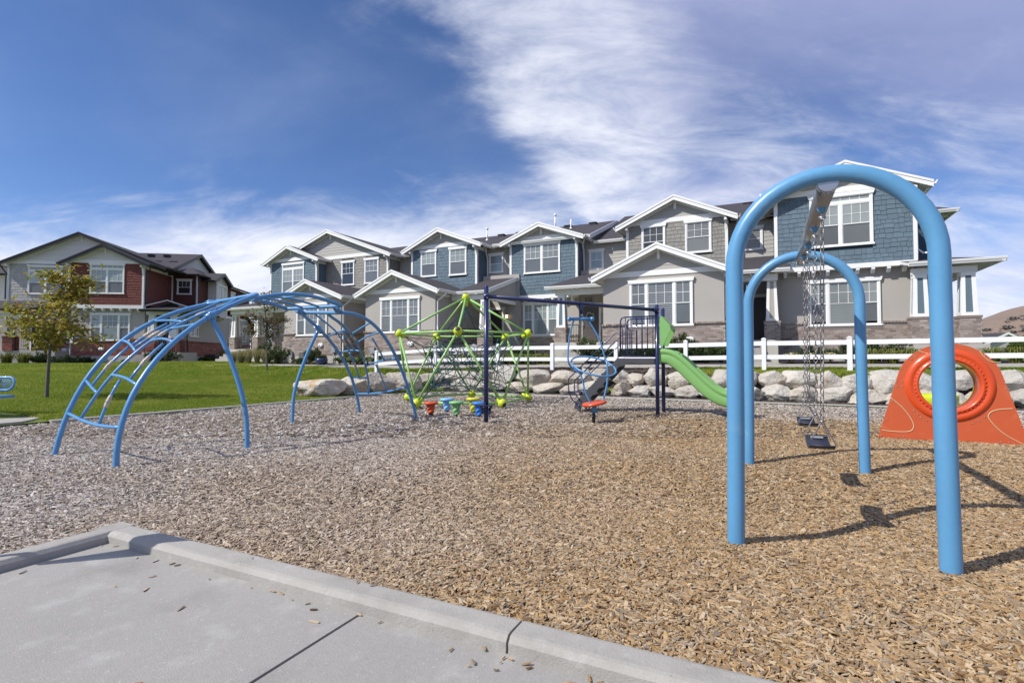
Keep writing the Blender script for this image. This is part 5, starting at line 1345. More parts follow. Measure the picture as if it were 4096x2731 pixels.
def lantern(h, F, s, z):
    b = MB(); F.box(b, s - .05, s + .05, 0, .05, z - .05, z + .14); p = F.P(s, .13, z); b.tube([F.P(s, .04, z + .1), F.P(s, .13, z + .16), p], .014, 6)
    b.lathe([(.0, .19), (.03, .16), (.10, .10), (.10, .08)], (0, 0, 1), p, 8, smooth=False); b.lathe([(.0, -.17), (.06, -.15), (.07, -.12), (.0, -.12)], (0, 0, 1), p, 8, smooth=False)
    o = h.part('wall_lantern', b, 'black_metal'); q = MB(); q.lathe([(.0, -.115), (.065, -.11), (.09, .08), (.0, .085)], (0, 0, 1), p, 8, smooth=False); h.part('lantern_glass', q, 'lamp_glow', o)
# ================================================================ the row of townhouses
EZ, LZE = 8.03, 4.81          # upper and lower eaves
def low_gable_unit(h, u0, u1, ua, zA, vf, vb, win, up='glass_slat', lowp='glass_screen', brick='brick', mort='mortar', st='stucco', spout=True, vent=None):
    F = Face(h, 'front', vf); G = Face(h, 'right', u1); Lf = Face(h, 'left', u0)
    h.box('wall', st, u0, u1, vf, vb, 1.45, LZE + .05); h.box('foundation', 'foundation', u0 - .01, u1 + .01, vf - .012, vb, .4, 1.45)
    # gable triangle backing
    b = MB(); F.poly(b, [(u0, LZE - .02), (u1, LZE - .02), (ua, zA - .16)], -.14, -.005); h.part('gable_wall', b, st)
    bt = 2.78
    bricks(h, F, u0 - .03, u1 + .03, 1.46, bt, [(win[0] - .02, win[1] + .02, win[2] - .09, 9)], brick, mort)
    # brick sill under the window
    s = win[0] - .06; par = None
    b = MB(); F.box(b, win[0] - .08, win[1] + .08, 0, .05, win[2] - .085, win[2] - .004); h.part('brick_sill', b, brick)
    bricks(h, G, vf - .03, vb, 1.46, bt, (), brick, mort)
    window(h, F, *win, lay='triple', up=up, lowp=lowp)
    e0, e1 = u0 - .42, u1 + .42
    gable(h, e0, e1, ua, LZE, zA, vf, vb + .4)
    gable_face(h, F, e0, e1, ua, LZE, zA, LZE - .02, LZE + .20, .42, vf_oh=.4)
    bar(h, G, 'frieze', vf, vb, LZE - .26, LZE - .06, 0, .03); bar(h, F, 'corner_trim', u0, u0 + .001, LZE, LZE + .001)
    if spout: downspout(h, [(u1 + .50, vf + .25, LZE - .10), (u1 + .42, vf + .20, LZE - .28), (u1 + .07, vf + .10, LZE - .55), (u1 + .07, vf + .10, 3.0), (u1 + .12, vf + .06, 2.72), (u1 + .12, vf + .06, 1.15)])
    if vent: vent_cap(h, F, vent, 2.05)
def upper_bay(h, u0, u1, v, vb, ua, zA, zb, mshake, gap, wins, over=.48, lap='lap_grey', trim='white_trim', corner_l=True, right=True, zE=EZ, rake='white_trim', roofm=('roofing', 'white_trim'), gutm='white_trim', vroof=34, band=True, roof_e=None):
    F = Face(h, 'front', v); G = Face(h, 'right', u1); Lf = Face(h, 'left', u0)
    h.box('upper_wall', gap, u0, u1, v, vb, zb, zE + .08)
    b = MB(); F.poly(b, [(u0, zE - .02), (u1, zE - .02), (ua, zA - .16)], -.14, -.005); h.part('gable_wall', b, gap)
    holes = [(w['s'][0] + .02, w['s'][1] - .02, w['s'][2] + .02, w['s'][3] - .02) for w in wins]
    shakes(h, F, u0 + .10, u1 - .10, zb, zE + .07, holes, mshake, gap)
    for a, c in ((u0 - .03, u0 + .10), (u1 - .10, u1 + .03)): bar(h, F, 'corner_board', a, c, zb, zE - .05, 0, .045, trim)
    if right:
        shakes(h, G, v + .10, vb, zb, zE - .2, (), mshake, gap); bar(h, G, 'corner_board', v - .04, v + .10, zb, zE - .05, 0, .03, trim); bar(h, G, 'frieze', v, vb, zE - .26, zE - .06, 0, .035, trim)
    shakes(h, Lf, v + .10, vb, zb, zE - .2, (), mshake, gap) if not right else None
    for w in wins: window(h, F, *w['s'], **{k: x for k, x in w.items() if k != 's'})
    e0, e1 = roof_e or (u0 - over, u1 + over)
    gable(h, e0, e1, ua, zE, zA, v, vroof, rake=rake, roofm=roofm, gutm=gutm)
    gable_face(h, F, e0, e1, ua, zE, zA, zE + .06, zE + .28, over, lap, trim)
    for s in (u0 + .06, u1 - .06): bracket(h, F, s, zE - .10, .36, trim)
    return F
def main_roof(h, u0, u1, ve, ze, vr, zr, vback, rake_r=False):
    slab(h, [(u0, ve, ze), (u1, ve, ze), (u1, vr, zr), (u0, vr, zr)], .12, ('roofing', 'white_trim')); slab(h, [(u0, vr, zr), (u1, vr, zr), (u1, vback, ze), (u0, vback, ze)], .12, ('roofing', 'white_trim'))
    gutter(h, (u0, ve - .0, ze), (u1, ve - .0, ze), (0, -1, 0))
    if rake_r:
        b = MB(); P = [Vector(h.L(*p)) for p in ((u1 + .005, ve, ze + .012), (u1 + .005, vr, zr + .012), (u1 + .005, vr, zr - .24), (u1 + .005, ve, ze - .24))]; b.prism(P, (.035, 0, 0)); h.part('rake_board', b, 'white_trim')
        b = MB(); P = [Vector(h.L(*p)) for p in ((u1 + .005, vback, ze + .012), (u1 + .005, vr, zr + .012), (u1 + .005, vr, zr - .24), (u1 + .005, vback, ze - .24))]; b.prism(P, (.035, 0, 0)); h.part('rake_board', b, 'white_trim')

# ---- A: far left end house of the row
A = House('townhouse', 'far left end townhouse of the row, tall grey gable beside a smaller blue gable', 'townhouse', (-26.5, 25.0, .9), 0, 'attached townhouses in a row')
A.box('wall', 'stucco', -32.0, -21.0, 28.0, 37, .4, 8.0)
low_gable_unit(A, -26.28, -21.75, -24.15, 5.90, 22.4, 28.0, (-25.22, -22.78, 2.60, 4.55), vent=-23.3)
upper_bay(A, -32.3, -22.0, 26.8, 29.0, -27.0, 10.10, 5.0, 'shake_grey', 'gap_grey', [dict(s=(-25.98, -24.83, 6.20, 7.90), lay='single', up='glass_night', lowp='glass_night'), dict(s=(-23.95, -22.76, 6.20, 7.93), lay='single', up='glass_slat')], over=.05 + .40)
upper_bay(A, -31.95, -27.45, 26.0, 26.8, -29.95, 9.16, 4.9, 'shake_blue', 'gap_blue', [dict(s=(-30.75, -28.62, 5.75, 7.98), lay='double', transom=.28)], vroof=29)
F = Face(A, 'front', 26.1); A.box('wall', 'stucco', -31.8, -26.3, 26.1, 28, .4, 4.95); bricks(A, F, -31.8, -26.3, 1.6, 2.78, ()); window(A, F, -29.75, -28.6, 2.75, 4.4, 'single'); 
A.box('porch_floor', 'foundation', -35.0, -26.32, 24.8, 29, .4, 1.93)
slab(A, [(-35.3, 24.4, 4.82), (-26.3, 24.4, 4.82), (-26.3, 26.1, 5.35), (-33.6, 26.1, 5.35)], .12, ('roofing', 'white_trim')); slab(A, [(-35.3, 29.5, 4.82), (-35.3, 24.4, 4.82), (-33.6, 26.1, 5.35), (-33.6, 29.5, 5.35)], .12, ('roofing', 'white_trim'))
gutter(A, (-35.3, 24.4, 4.82), (-26.8, 24.4, 4.82), (0, -1, 0)); gutter(A, (-35.3, 29.5, 4.82), (-35.3, 24.4, 4.82), (-1, 0, 0))
A.box('porch_beam', 'white_trim', -34.8, -26.4, 24.75, 25.0, 4.42, 4.70); A.box('porch_beam', 'white_trim', -34.8, -34.55, 24.75, 29, 4.42, 4.70)
for u in (-34.4, -32.0): column(A, u, 25.1, 2.78, 4.42, base_b=1.93)
railing(A, (-34.1, 25.05), (-32.35, 25.05), 1.95, 2.85, 10)
steps(A, -34.5, -32.9, 24.8, 1.93, 5); 
gutter(A, (-21.9, 28.0 - .4, 8.05), (-20.7, 28.0 - .4, 8.05), (0, -1, 0))
F = Face(A, 'front', 28.0); laps(A, F, [(-21.98, 6.0), (-21.0, 6.0), (-21.0, 7.9), (-21.98, 7.9)])
main_roof(A, -32.8, -21.0, 27.6, 8.05, 33.3, 10.15, 39)
# entry between A and B
A.box('porch_floor', 'foundation', -21.74, -21.0, 24.4, 28, .4, 1.95)
slab(A, [(-21.4, 24.3, 4.80), (-20.5, 24.3, 4.80), (-20.5, 28, 6.0), (-21.4, 28, 6.0)], .12, ('roofing', 'white_trim'))
flue(A, -21.2, 31.0, 9.3, .75, True); A.finish()

# ---- B
B = House('townhouse', 'blue shake townhouse with two separate upper windows, behind the green rope climber', 'townhouse', (-17.8, 25.0, .9), 0, 'attached townhouses in a row')
B.box('wall', 'stucco', -21.0, -14.6, 28.0, 37, .4, 8.0)
low_gable_unit(B, -19.95, -15.32, -17.82, 5.97, 22.4, 28.0, (-18.86, -16.28, 2.63, 4.58), vent=-16.9)
upper_bay(B, -20.12, -15.38, 26.8, 29, -17.92, 9.23, 5.0, 'shake_blue', 'gap_blue', [dict(s=(-19.40, -18.24, 6.33, 8.02), lay='single'), dict(s=(-17.30, -16.08, 6.28, 8.03), lay='single')])
F = Face(B, 'front', 28.0)
laps(B, F, [(-21.0, 6.0), (-20.1, 6.0), (-20.1, 7.9), (-21.0, 7.9)]); laps(B, F, [(-15.38, 6.1), (-14.0, 6.1), (-14.0, 7.9), (-15.38, 7.9)], holes=[(-15.2, -14.2, 6.45, 7.65)])
B.box('wall', 'stucco', -14.62, -13.5, 28.01, 30, .4, 8.0)
window(B, F, -15.20, -14.22, 6.45, 7.68, 'single', up='glass_shade', lowp='glass_shade', cols=1, rows=1); window(B, F, -20.95, -20.25, 6.3, 7.55, 'single')
B.box('entry_wall', 'stucco', -15.3, -12.9, 27.4, 28.2, .4, 6.2); Fd = Face(B, 'front', 27.4); door(B, Fd, -14.9, -14.0, 2.1, 4.15, 'door_dark'); lantern(B, Fd, -13.65, 3.75)
B.box('porch_floor', 'foundation', -15.28, -13.0, 23.7, 27.4, .4, 1.98); F2 = Face(B, 'front', 23.7); bricks(B, F2, -15.2, -13.0, 1.5, 1.98, (), cap=False)
slab(B, [(-15.0, 23.6, 4.82), (-13.05, 23.6, 4.82), (-13.05, 28.2, 6.25), (-15.0, 28.2, 6.25)], .11, ('roofing', 'white_trim')); gutter(B, (-15.0, 23.6, 4.80), (-13.0, 23.6, 4.80), (0, -1, 0))
b = MB(); P = [Vector(B.L(*p)) for p in ((-13.045, 23.55, 4.83), (-13.045, 28.0, 6.21), (-13.045, 28.0, 5.98), (-13.045, 23.55, 4.60))]; b.prism(P, (.04, 0, 0)); B.part('rake_board', b, 'white_trim')
G = Face(B, 'right', -13.10); laps(B, G, [(23.9, 4.55), (27.9, 4.55), (27.9, 5.95), (23.9, 4.72)]); B.box('porch_beam', 'white_trim', -15.2, -13.1, 23.75, 23.95, 4.38, 4.66); B.box('porch_beam', 'white_trim', -13.3, -13.1, 23.97, 27.9, 4.38, 4.56)
column(B, -13.25, 23.95, 2.78, 4.38, base_b=1.98); railing(B, (-15.2, 23.85), (-13.6, 23.85), 2.0, 2.85, 10)
steps(B, -15.0, -13.9, 23.7, 1.98, 4); gutter(B, (-15.2, 27.6, 8.05), (-13.4, 27.6, 8.05), (0, -1, 0)); gutter(B, (-20.9, 27.6, 8.05), (-20.3, 27.6, 8.05), (0, -1, 0))
downspout(B, [(-15.2, 27.5, 7.95), (-15.25, 27.7, 7.6), (-15.25, 27.85, 7.4), (-15.25, 27.85, 6.2)])
main_roof(B, -21.0, -14.6, 27.6, 8.05, 33.3, 10.15, 39)
for u in (-16.6, -15.2): roof_vent(B, u, 32.4, 9.82)
flue(B, -19.0 + 2.0, 31.0, 9.3, .75, True); B.finish()

# ---- C: number 1574
Cc = House('townhouse', 'blue shake townhouse with paired upper window and brown front door numbered 1574', 'townhouse', (-10.5, 26.0, .9), 0, 'attached townhouses in a row')
Cc.box('wall', 'stucco', -13.5, -7.6, 28.5, 37, .4, 8.0)
F = upper_bay(Cc, -13.52, -9.38, 27.5, 29, -11.55, 9.0, 4.92, 'shake_blue', 'gap_blue', [dict(s=(-12.62, -10.38, 6.15, 7.95), lay='double')])
bar(Cc, F, 'belt', -13.55, -9.35, 4.70, 4.92, -.3, .05); joist_ends(Cc, Face(Cc, 'front', 27.8), -13.2, -9.7, 7, 4.70)
Cc.box('wall', 'stucco', -13.5, -9.4, 27.8, 29, .4, 4.75); Fl = Face(Cc, 'front', 27.8); bricks(Cc, Fl, -12.88, -9.4, 1.5, 2.62, [(-12.85, -10.6, 2.5, 9)]); window(Cc, Fl, -12.82, -10.62, 2.57, 4.55, 'triple', up='glass_shade', lowp='glass_screen')
vent_cap(Cc, Fl, -11.6, 1.9)
Fr = Face(Cc, 'front', 28.5); laps(Cc, Fr, [(-9.38, 6.1), (-6.5, 6.1), (-6.5, 7.75), (-9.38, 7.75)], holes=[(-9.0, -8.15, 6.25, 7.45), (-7.6, -6.7, 6.25, 7.45)])
window(Cc, Fr, -9.0, -8.15, 6.28, 7.45, 'single', cols=2, rows=1, up='glass_shade', lowp='glass_shade'); window(Cc, Fr, -7.6, -6.9, 6.28, 7.45, 'single', cols=2, rows=1)
Cc.box('entry_wall', 'stucco', -9.4, -6.5, 28.0, 28.6, .4, 6.2); Fd = Face(Cc, 'front', 28.0); door(Cc, Fd, -9.25, -8.30, 2.14, 4.2, 'door_brown')
b = MB(); cx_, cz_ = -8.80, 3.62
for k in range(40):
    a = 2 * PI * k / 40; b.ball(Fd.P(cx_ + .20 * math.cos(a) + rb.uniform(-.03, .03), .07, cz_ + .20 * math.sin(a) + rb.uniform(-.03, .03)), rb.uniform(.025, .045), 5)
tag(b.obj('door_wreath', 'wreath'), 'pale round wreath hanging on the brown front door', 'wreath').location = Cc.root.location
# number plate with its figures
b = MB(); Fd.box(b, -9.12, -8.62, .0, .03, 4.46, 4.68); np_ = Cc.part('number_plate', b, 'black')
b = MB(); Fd.box(b, -9.13, -8.61, .0, .022, 4.45, 4.69); Cc.part('plate_rim', b, 'white_metal', np_)
tx = bpy.data.curves.new('house_number', 'FONT'); tx.body = '1574'; tx.size = .205; tx.align_x = 'CENTER'; tx.align_y = 'CENTER'; tx.extrude = .004; tx.space_character = 1.15
to = bpy.data.objects.new('tmp_text', tx); COL.objects.link(to); bpy.context.view_layer.update()
tm = bpy.data.meshes.new_from_object(to.evaluated_get(bpy.context.evaluated_depsgraph_get())); tm.materials.clear(); tm.materials.append(MT['white_metal'])
bpy.data.objects.remove(to); no = bpy.data.objects.new('house_number', tm); COL.objects.link(no); no.parent = np_
no.location = Fd.P(-8.87, .034, 4.57); no.rotation_euler = (PI / 2, 0, 0)
lantern(Cc, Fd, -7.85, 4.05)
Cc.box('porch_floor', 'foundation', -9.6, -6.55, 24.3, 28.0, .4, 2.06)
for u in (-9.25,): column(Cc, u, 24.75, 2.82, 4.45, base_b=2.06, inset='shake_blue')
Cc.box('porch_beam', 'white_trim', -9.55, -6.55, 24.55, 24.85, 4.45, 4.72)
slab(Cc, [(-9.95, 24.15, 4.86), (-6.6, 24.15, 4.86), (-6.6, 28.5, 6.15), (-9.2, 28.5, 6.15), (-9.2, 27.45, 5.84)], .11, ('roofing', 'white_trim')); gutter(Cc, (-9.95, 24.15, 4.84), (-6.85, 24.15, 4.84), (0, -1, 0))
slab(Cc, [(-9.95, 27.4, 4.86), (-9.95, 24.15, 4.86), (-9.2, 27.4, 5.82)], .08, ('roofing', 'white_trim'))
railing(Cc, (-8.95, 24.6), (-8.35, 24.6), 2.08, 2.95, 5); railing(Cc, (-7.2, 24.6), (-6.6, 24.6), 2.08, 2.95, 5)
steps(Cc, -8.75, -7.3, 24.3, 2.06, 6)
downspout(Cc, [(-8.95, 27.5, 7.95), (-9.2, 27.9, 7.6), (-9.25, 28.2, 7.4), (-9.25, 28.35, 6.2)])
main_roof(Cc, -14.6, -8.65, 27.35, 8.05, 33.3, 10.25, 39, rake_r=True)
G = Face(Cc, 'right', -9.0); laps(Cc, G, [(28.6, 7.8), (33.2, 7.8), (33.2, 9.9), (28.6, 8.25)])
for u in (-13.0, -11.6, -9.9): roof_vent(Cc, u, 32.2, 9.85)
flue(Cc, -12.4, 31.9, 9.75, .9, True); flue(Cc, -11.2, 31.6, 9.6, .6); flue(Cc, -13.7, 31.0, 9.4, .6); Cc.finish()

# ---- D
Dd = House('townhouse', 'grey shake townhouse with a wide stucco front gable, behind the slide tower', 'townhouse', (-4.0, 25.0, .9), 0, 'attached townhouses in a row')
Dd.box('wall', 'stucco', -7.6, 0.1, 28.4, 38, .4, 7.85)
low_gable_unit(Dd, -6.45, -1.50, -4.05, 6.09, 22.4, 28.0, (-5.28, -2.69, 2.62, 4.63), vent=-2.9)
upper_bay(Dd, -6.45, -1.62, 26.8, 29, -4.02, 9.33, 5.0, 'shake_grey', 'gap_grey', [dict(s=(-5.68, -4.50, 6.35, 8.08), lay='single', up='glass_dark', lowp='glass_night', rows=2), dict(s=(-3.55, -2.33, 6.42, 8.09), lay='single', up='glass_slat', lowp='glass_screen')])
F = Face(Dd, 'front', 28.4); laps(Dd, F, [(-7.6, 6.1), (-6.45, 6.1), (-6.45, 7.7), (-7.6, 7.7)]); F = Face(Dd, 'front', 27.6)
Dd.box('wall', 'stucco', -1.62, .38, 27.6, 29, .4, 7.95); laps(Dd, F, [(-1.6, 6.15), (.36, 6.15), (.36, 7.9), (-1.6, 7.9)], holes=[(-.8, -.1, 6.5, 7.6)])
window(Dd, F, -.98, -.10, 6.48, 7.66, 'single', up='glass_slat', lowp='glass_slat', cols=1, rows=1)
gutter(Dd, (-1.2, 27.25, 8.02), (.0, 27.25, 8.02), (0, -1, 0)); slab(Dd, [(-1.5, 27.2, 8.04), (.4, 27.2, 8.04), (.4, 31, 9.7), (-1.5, 31, 9.7)], .1, ('roofing', 'white_trim'))
downspout(Dd, [(-1.15, 27.2, 7.95), (-1.3, 27.4, 7.6), (-1.35, 27.5, 7.3), (-1.35, 27.5, 6.2)])
slab(Dd, [(-1.5, 24.0, 5.0), (.9, 24.0, 5.0), (.9, 27.6, 6.15), (-1.5, 27.6, 6.15)], .11, ('roofing', 'white_trim')); gutter(Dd, (-1.05, 24.0, 4.98), (.9, 24.0, 4.98), (0, -1, 0))
Dd.box('porch_beam', 'white_trim', -1.45, .45, 24.3, 24.5, 4.55, 4.84); Dd.box('porch_floor', 'foundation', -1.49, .42, 24.1, 27.6, .4, 2.06); Fd = Face(Dd, 'front', 27.55); door(Dd, Fd, -.9, .0, 2.1, 4.2, 'door_dark')
steps(Dd, -1.2, -.2, 24.1, 2.06, 6)
main_roof(Dd, -8.6, 1.0, 28.1, 7.82, 35.2, 10.95, 42)
for u in (-.9, .6): roof_vent(Dd, u, 33.4, 10.25)
flue(Dd, -.2, 33.0, 10.0, .7); Dd.finish()

# ---- E: right-hand end
E_ = House('townhouse', 'large blue shake end townhouse rising behind the swing set at right', 'townhouse', (3.0, 26.0, .9), 0, 'attached townhouses in a row')
E_.box('wall', 'stucco', .4, 7.2, 30.2, 38, .4, 7.95); E_.box('wall', 'stucco', .4, 5.2, 27.0, 30.3, .4, 7.9)
F = upper_bay(E_, .38, 5.28, 25.0, 28, 2.93, 9.25, 5.12, 'shake_blue', 'gap_blue', [dict(s=(1.68, 3.89, 5.85, 8.06), lay='double', transom=.27)], right=True)
bar(E_, F, 'belt', .35, 5.30, 4.93, 5.12, -.3, .05); joist_ends(E_, Face(E_, 'front', 25.3), .75, 4.9, 9, 4.93)
E_.box('wall', 'stucco', .4, 5.25, 25.3, 28, .4, 4.98); Fl = Face(E_, 'front', 25.3); bricks(E_, Fl, .4, 5.22, 1.35, 2.80, [(1.58, 4.15, 2.52, 9)])
b = MB(); Fl.box(b, 1.52, 4.22, 0, .05, 2.52, 2.60); E_.part('brick_sill', b, 'brick')
window(E_, Fl, 1.60, 4.13, 2.61, 4.58, 'triple', up='glass_blind', lowp='glass_screen')
column(E_, .22, 24.6, 2.85, 4.65, base_b=1.9); 
E_.box('porch_floor', 'foundation', 4.85, 7.0, 23.65, 29, .4, 1.80); 
for u in (5.13, 6.52): column(E_, u, 24.1, 2.82, 4.40, w0=.46, w1=.36, inset='shake_blue', base_b=1.80, pier_w=.6)
E_.box('porch_beam', 'white_trim', 4.9, 6.8, 23.95, 24.2, 4.40, 4.62); E_.box('porch_beam', 'white_trim', 6.55, 6.8, 24.2, 29, 4.40, 4.62)
slab(E_, [(4.72, 23.6, 4.80), (7.35, 23.6, 4.80), (6.2, 26.9, 5.45), (4.72, 26.9, 5.45)], .10, ('roofing', 'white_trim')); slab(E_, [(7.35, 23.6, 4.80), (7.35, 30, 4.80), (6.2, 30, 5.45), (6.2, 26.9, 5.45)], .10, ('roofing', 'white_trim'))
gutter(E_, (4.72, 23.6, 4.80), (7.47, 23.6, 4.80), (0, -1, 0)); gutter(E_, (7.35, 23.5, 4.80), (7.35, 30, 4.80), (1, 0, 0))
Fs = Face(E_, 'front', 30.2); laps(E_, Fs, [(5.22, 5.4), (7.2, 5.4), (7.2, 7.9), (5.22, 7.9)], 'lap_navy'); window(E_, Fs, 5.5, 6.4, 6.2, 7.7, 'single', up='glass_slat', lowp='glass_slat', cols=1, rows=1)
bar(E_, Fs, 'corner_board', 7.08, 7.22, 5.4, 7.9, 0, .04); Gs = Face(E_, 'right', 7.2); laps(E_, Gs, [(30.2, 5.4), (37.8, 5.4), (37.8, 7.9), (30.2, 7.9)], 'lap_navy')
downspout(E_, [(5.75, 25.2, 7.95), (5.5, 25.35, 7.6), (5.38, 25.4, 7.3), (5.38, 25.4, 5.6), (5.55, 25.35, 5.42), (5.7, 25.3, 5.40)])
downspout(E_, [(-1.02 + .4, 23.95, 4.9), (-.9 + .4, 24.2, 4.7), (-1.38, 24.35, 4.4), (-1.38, 24.35, 1.2)])
slab(E_, [(4.6, 29.8, 8.05), (7.75, 29.8, 8.05), (5.0, 34.3, 10.0), (4.6, 34.3, 10.0)], .12, ('roofing', 'white_trim')); slab(E_, [(7.75, 29.8, 8.05), (7.75, 39, 8.05), (5.0, 34.3, 10.0)], .12, ('roofing', 'white_trim')); slab(E_, [(.9, 27, 8.05), (5.0, 27, 8.05), (5.0, 33.3, 10.4), (.9, 33.3, 10.4)], .12, ('roofing', 'white_trim'))
gutter(E_, (5.2, 29.8, 8.05), (7.87, 29.8, 8.05), (0, -1, 0)); gutter(E_, (7.75, 29.7, 8.05), (7.75, 39, 8.05), (1, 0, 0))
for z in (7.85,): bracket(E_, Gs, 30.5, 7.95, .45)
q = MB(); Fl.box(q, 4.65, 4.95, .02, .20, 1.95, 2.02); E_.part('brick_ledge_light', q, 'meter_grey'); E_.finish()

# ================================================================ red and grey house at far left
RM = ('roofing', 'white_trim'); DT = 'dark_trim'
H = House('duplex_house', 'red and pale grey shake house with black roof edges, beyond the lawn at left', 'house', (-24.5, 42.0, .85), 34.1)
H.box('wall', 'stucco_left', -30.5, -20.4, 46.0, 58, .3, 8.0); H.box('wall', 'stucco_left', -30.5, -21.1, 42.35, 46, .3, 5.0)
H.box('wall', 'lap_pale', -40.0, -30.5, 43.5, 52, .3, 7.5); slab(H, [(-40.4, 43.0, 7.5), (-30.6, 43.0, 7.5), (-30.6, 48.0, 9.2), (-40.4, 48.0, 9.2)], .12, RM); gutter(H, (-40.4, 43.0, 7.5), (-31.2, 43.0, 7.5), (0, -1, 0), DT)
H.box('porch_wall', 'stucco_left', -34.0, -30.5, 42.3, 43.6, .3, 4.8)
# red bay
F = upper_bay(H, -25.93, -21.05, 41.0, 46.0, -23.6, 9.42, 5.10, 'shake_red', 'gap_red', [dict(s=(-24.58, -22.32, 5.88, 8.10), lay='double', transom=.27, up='glass_shade', lowp='glass_screen')], lap='lap_pale', rake=DT, gutm=DT, vroof=47, right=True)
bar(H, F, 'belt', -25.95, -21.03, 4.86, 5.10, -.3, .05); joist_ends(H, Face(H, 'front', 41.3), -25.5, -21.4, 8, 4.86)
H.box('wall', 'stucco_left', -25.9, -21.1, 41.3, 46, .3, 4.95); Fl = Face(H, 'front', 41.3); bricks(H, Fl, -25.9, -21.1, 1.46, 2.72, [(-24.7, -22.0, 2.45, 9)], 'brick_red', 'mortar_left')
b = MB(); Fl.box(b, -24.75, -21.98, 0, .05, 2.44, 2.52); H.part('brick_sill', b, 'brick_red'); H.box('foundation', 'foundation', -25.95, -21.05, 41.27, 46, .3, 1.46)
window(H, Fl, -24.67, -22.05, 2.53, 4.55, 'triple', up='glass_shade', lowp='glass_screen'); vent_cap(H, Fl, -23.95, 1.95); vent_cap(H, Face(H, 'front', 42.35), -27.0, 1.9)
# pale grey main gable
Fg = upper_bay(H, -30.5, -21.2, 42.0, 47, -25.75, 10.42, 5.3, 'shake_pale', 'gap_grey', [dict(s=(-29.2, -26.95, 5.88, 8.02), lay='double', transom=.27, up='glass_shade', lowp='glass_screen')], over=.55, lap='lap_pale', rake=DT, gutm=DT, vroof=56, right=False, roof_e=(-31.05, -19.9))
bar(H, Fg, 'belt', -30.5, -25.96, 5.1, 5.3, -.3, .05); Fg2 = Face(H, 'front', 42.35)
bricks(H, Fg2, -28.3, -25.95, 1.46, 2.72, (), 'brick_red', 'mortar_left'); window(H, Fg2, -27.3, -26.1, 2.7, 4.5, 'double', up='glass_shade'); 
H.box('foundation', 'foundation', -31.5, -26.0, 39.9, 42.3, .3, 1.8); door(H, Fg2, -29.1, -28.2, 1.85, 3.95, 'door_dark')
slab(H, [(-31.6, 39.3, 4.58), (-27.35, 39.3, 4.58), (-27.0, 42.0, 5.4), (-31.6, 42.0, 5.4)], .11, ('roofing', DT)); gutter(H, (-31.6, 39.3, 4.6), (-27.35, 39.3, 4.6), (0, -1, 0), DT)
b = MB(); P = [Vector(H.L(*p)) for p in ((-27.34, 39.25, 4.60), (-26.98, 42.0, 5.42), (-26.98, 42.0, 5.18), (-27.34, 39.25, 4.36))]; b.prism(P, (.05, 0, 0)); H.part('rake_board', b, DT)
H.box('porch_beam', 'white_trim', -31.0, -27.5, 39.75, 40.0, 4.0, 4.3)
for u in (-28.85, -30.9): column(H, u, 40.1, 2.78, 4.0, base_b=1.8, inset='shake_red', brick='brick_red', mort='mortar_left')
railing(H, (-28.5, 40.0), (-27.4, 40.0), 1.82, 2.75, 9); downspout(H, [(-30.95, 41.8, 8.0), (-30.8, 41.9, 7.7), (-30.6, 41.93, 7.4), (-30.6, 41.93, 5.5)], DT)
downspout(H, [(-20.62, 41.0, 8.0), (-20.7, 41.1, 7.75), (-20.93, 41.1, 7.5), (-20.93, 41.1, 5.2)], DT)
# porch with small pediment in the corner
H.box('porch_floor', 'foundation', -21.04, -18.5, 40.9, 43.6, .3, 1.72); Fp = Face(H, 'front', 44.0); H.box('entry_wall', 'stucco_left', -21.0, -19.3, 44.0, 46.1, .3, 5.2); door(H, Fp, -20.35, -19.5, 1.75, 3.85, 'door_dark'); window(H, Face(H, 'front', 43.0), -19.75, -19.2, 2.75, 4.4, 'single', cols=1, rows=2)
for u in (-20.6, -19.15): column(H, u, 41.35, 2.76, 4.45, inset='white_trim', base_b=1.72, brick='brick_red', mort='mortar_left')
H.box('porch_beam', 'white_trim', -20.95, -18.8, 41.2, 41.45, 4.45, 4.70)
slab(H, [(-21.1, 40.6, 4.78), (-18.1, 40.6, 4.78), (-18.9, 42.0, 5.15), (-20.5, 42.0, 5.15)], .1, ('roofing', DT)); slab(H, [(-18.1, 40.6, 4.78), (-18.1, 46.5, 4.78), (-19.0, 46.5, 5.3), (-19.4, 42.0, 5.4)], .1, ('roofing', DT)); slab(H, [(-21.0, 41.5, 4.9), (-19.7, 42.0, 5.45), (-18.7, 42.0, 5.0), (-18.7, 46, 5.3), (-21.0, 46, 5.5)], .06, ('roofing', DT))
gutter(H, (-21.1, 40.6, 4.78), (-18.0, 40.6, 4.78), (0, -1, 0), DT); gutter(H, (-18.1, 40.6, 4.78), (-18.1, 46.5, 4.78), (1, 0, 0), DT)
b = MB(); b.tube([H.L(-20.95, 41.1, 5.1), H.L(-19.75, 41.6, 5.55), H.L(-18.3, 42.6, 5.0)], .045, 4, smooth=False); H.part('pediment_trim', b, 'white_trim')
steps(H, -21.4, -20.3, 40.9, 1.72, 5); railing(H, (-20.2, 40.95), (-18.9, 40.95), 1.74, 2.6, 10)
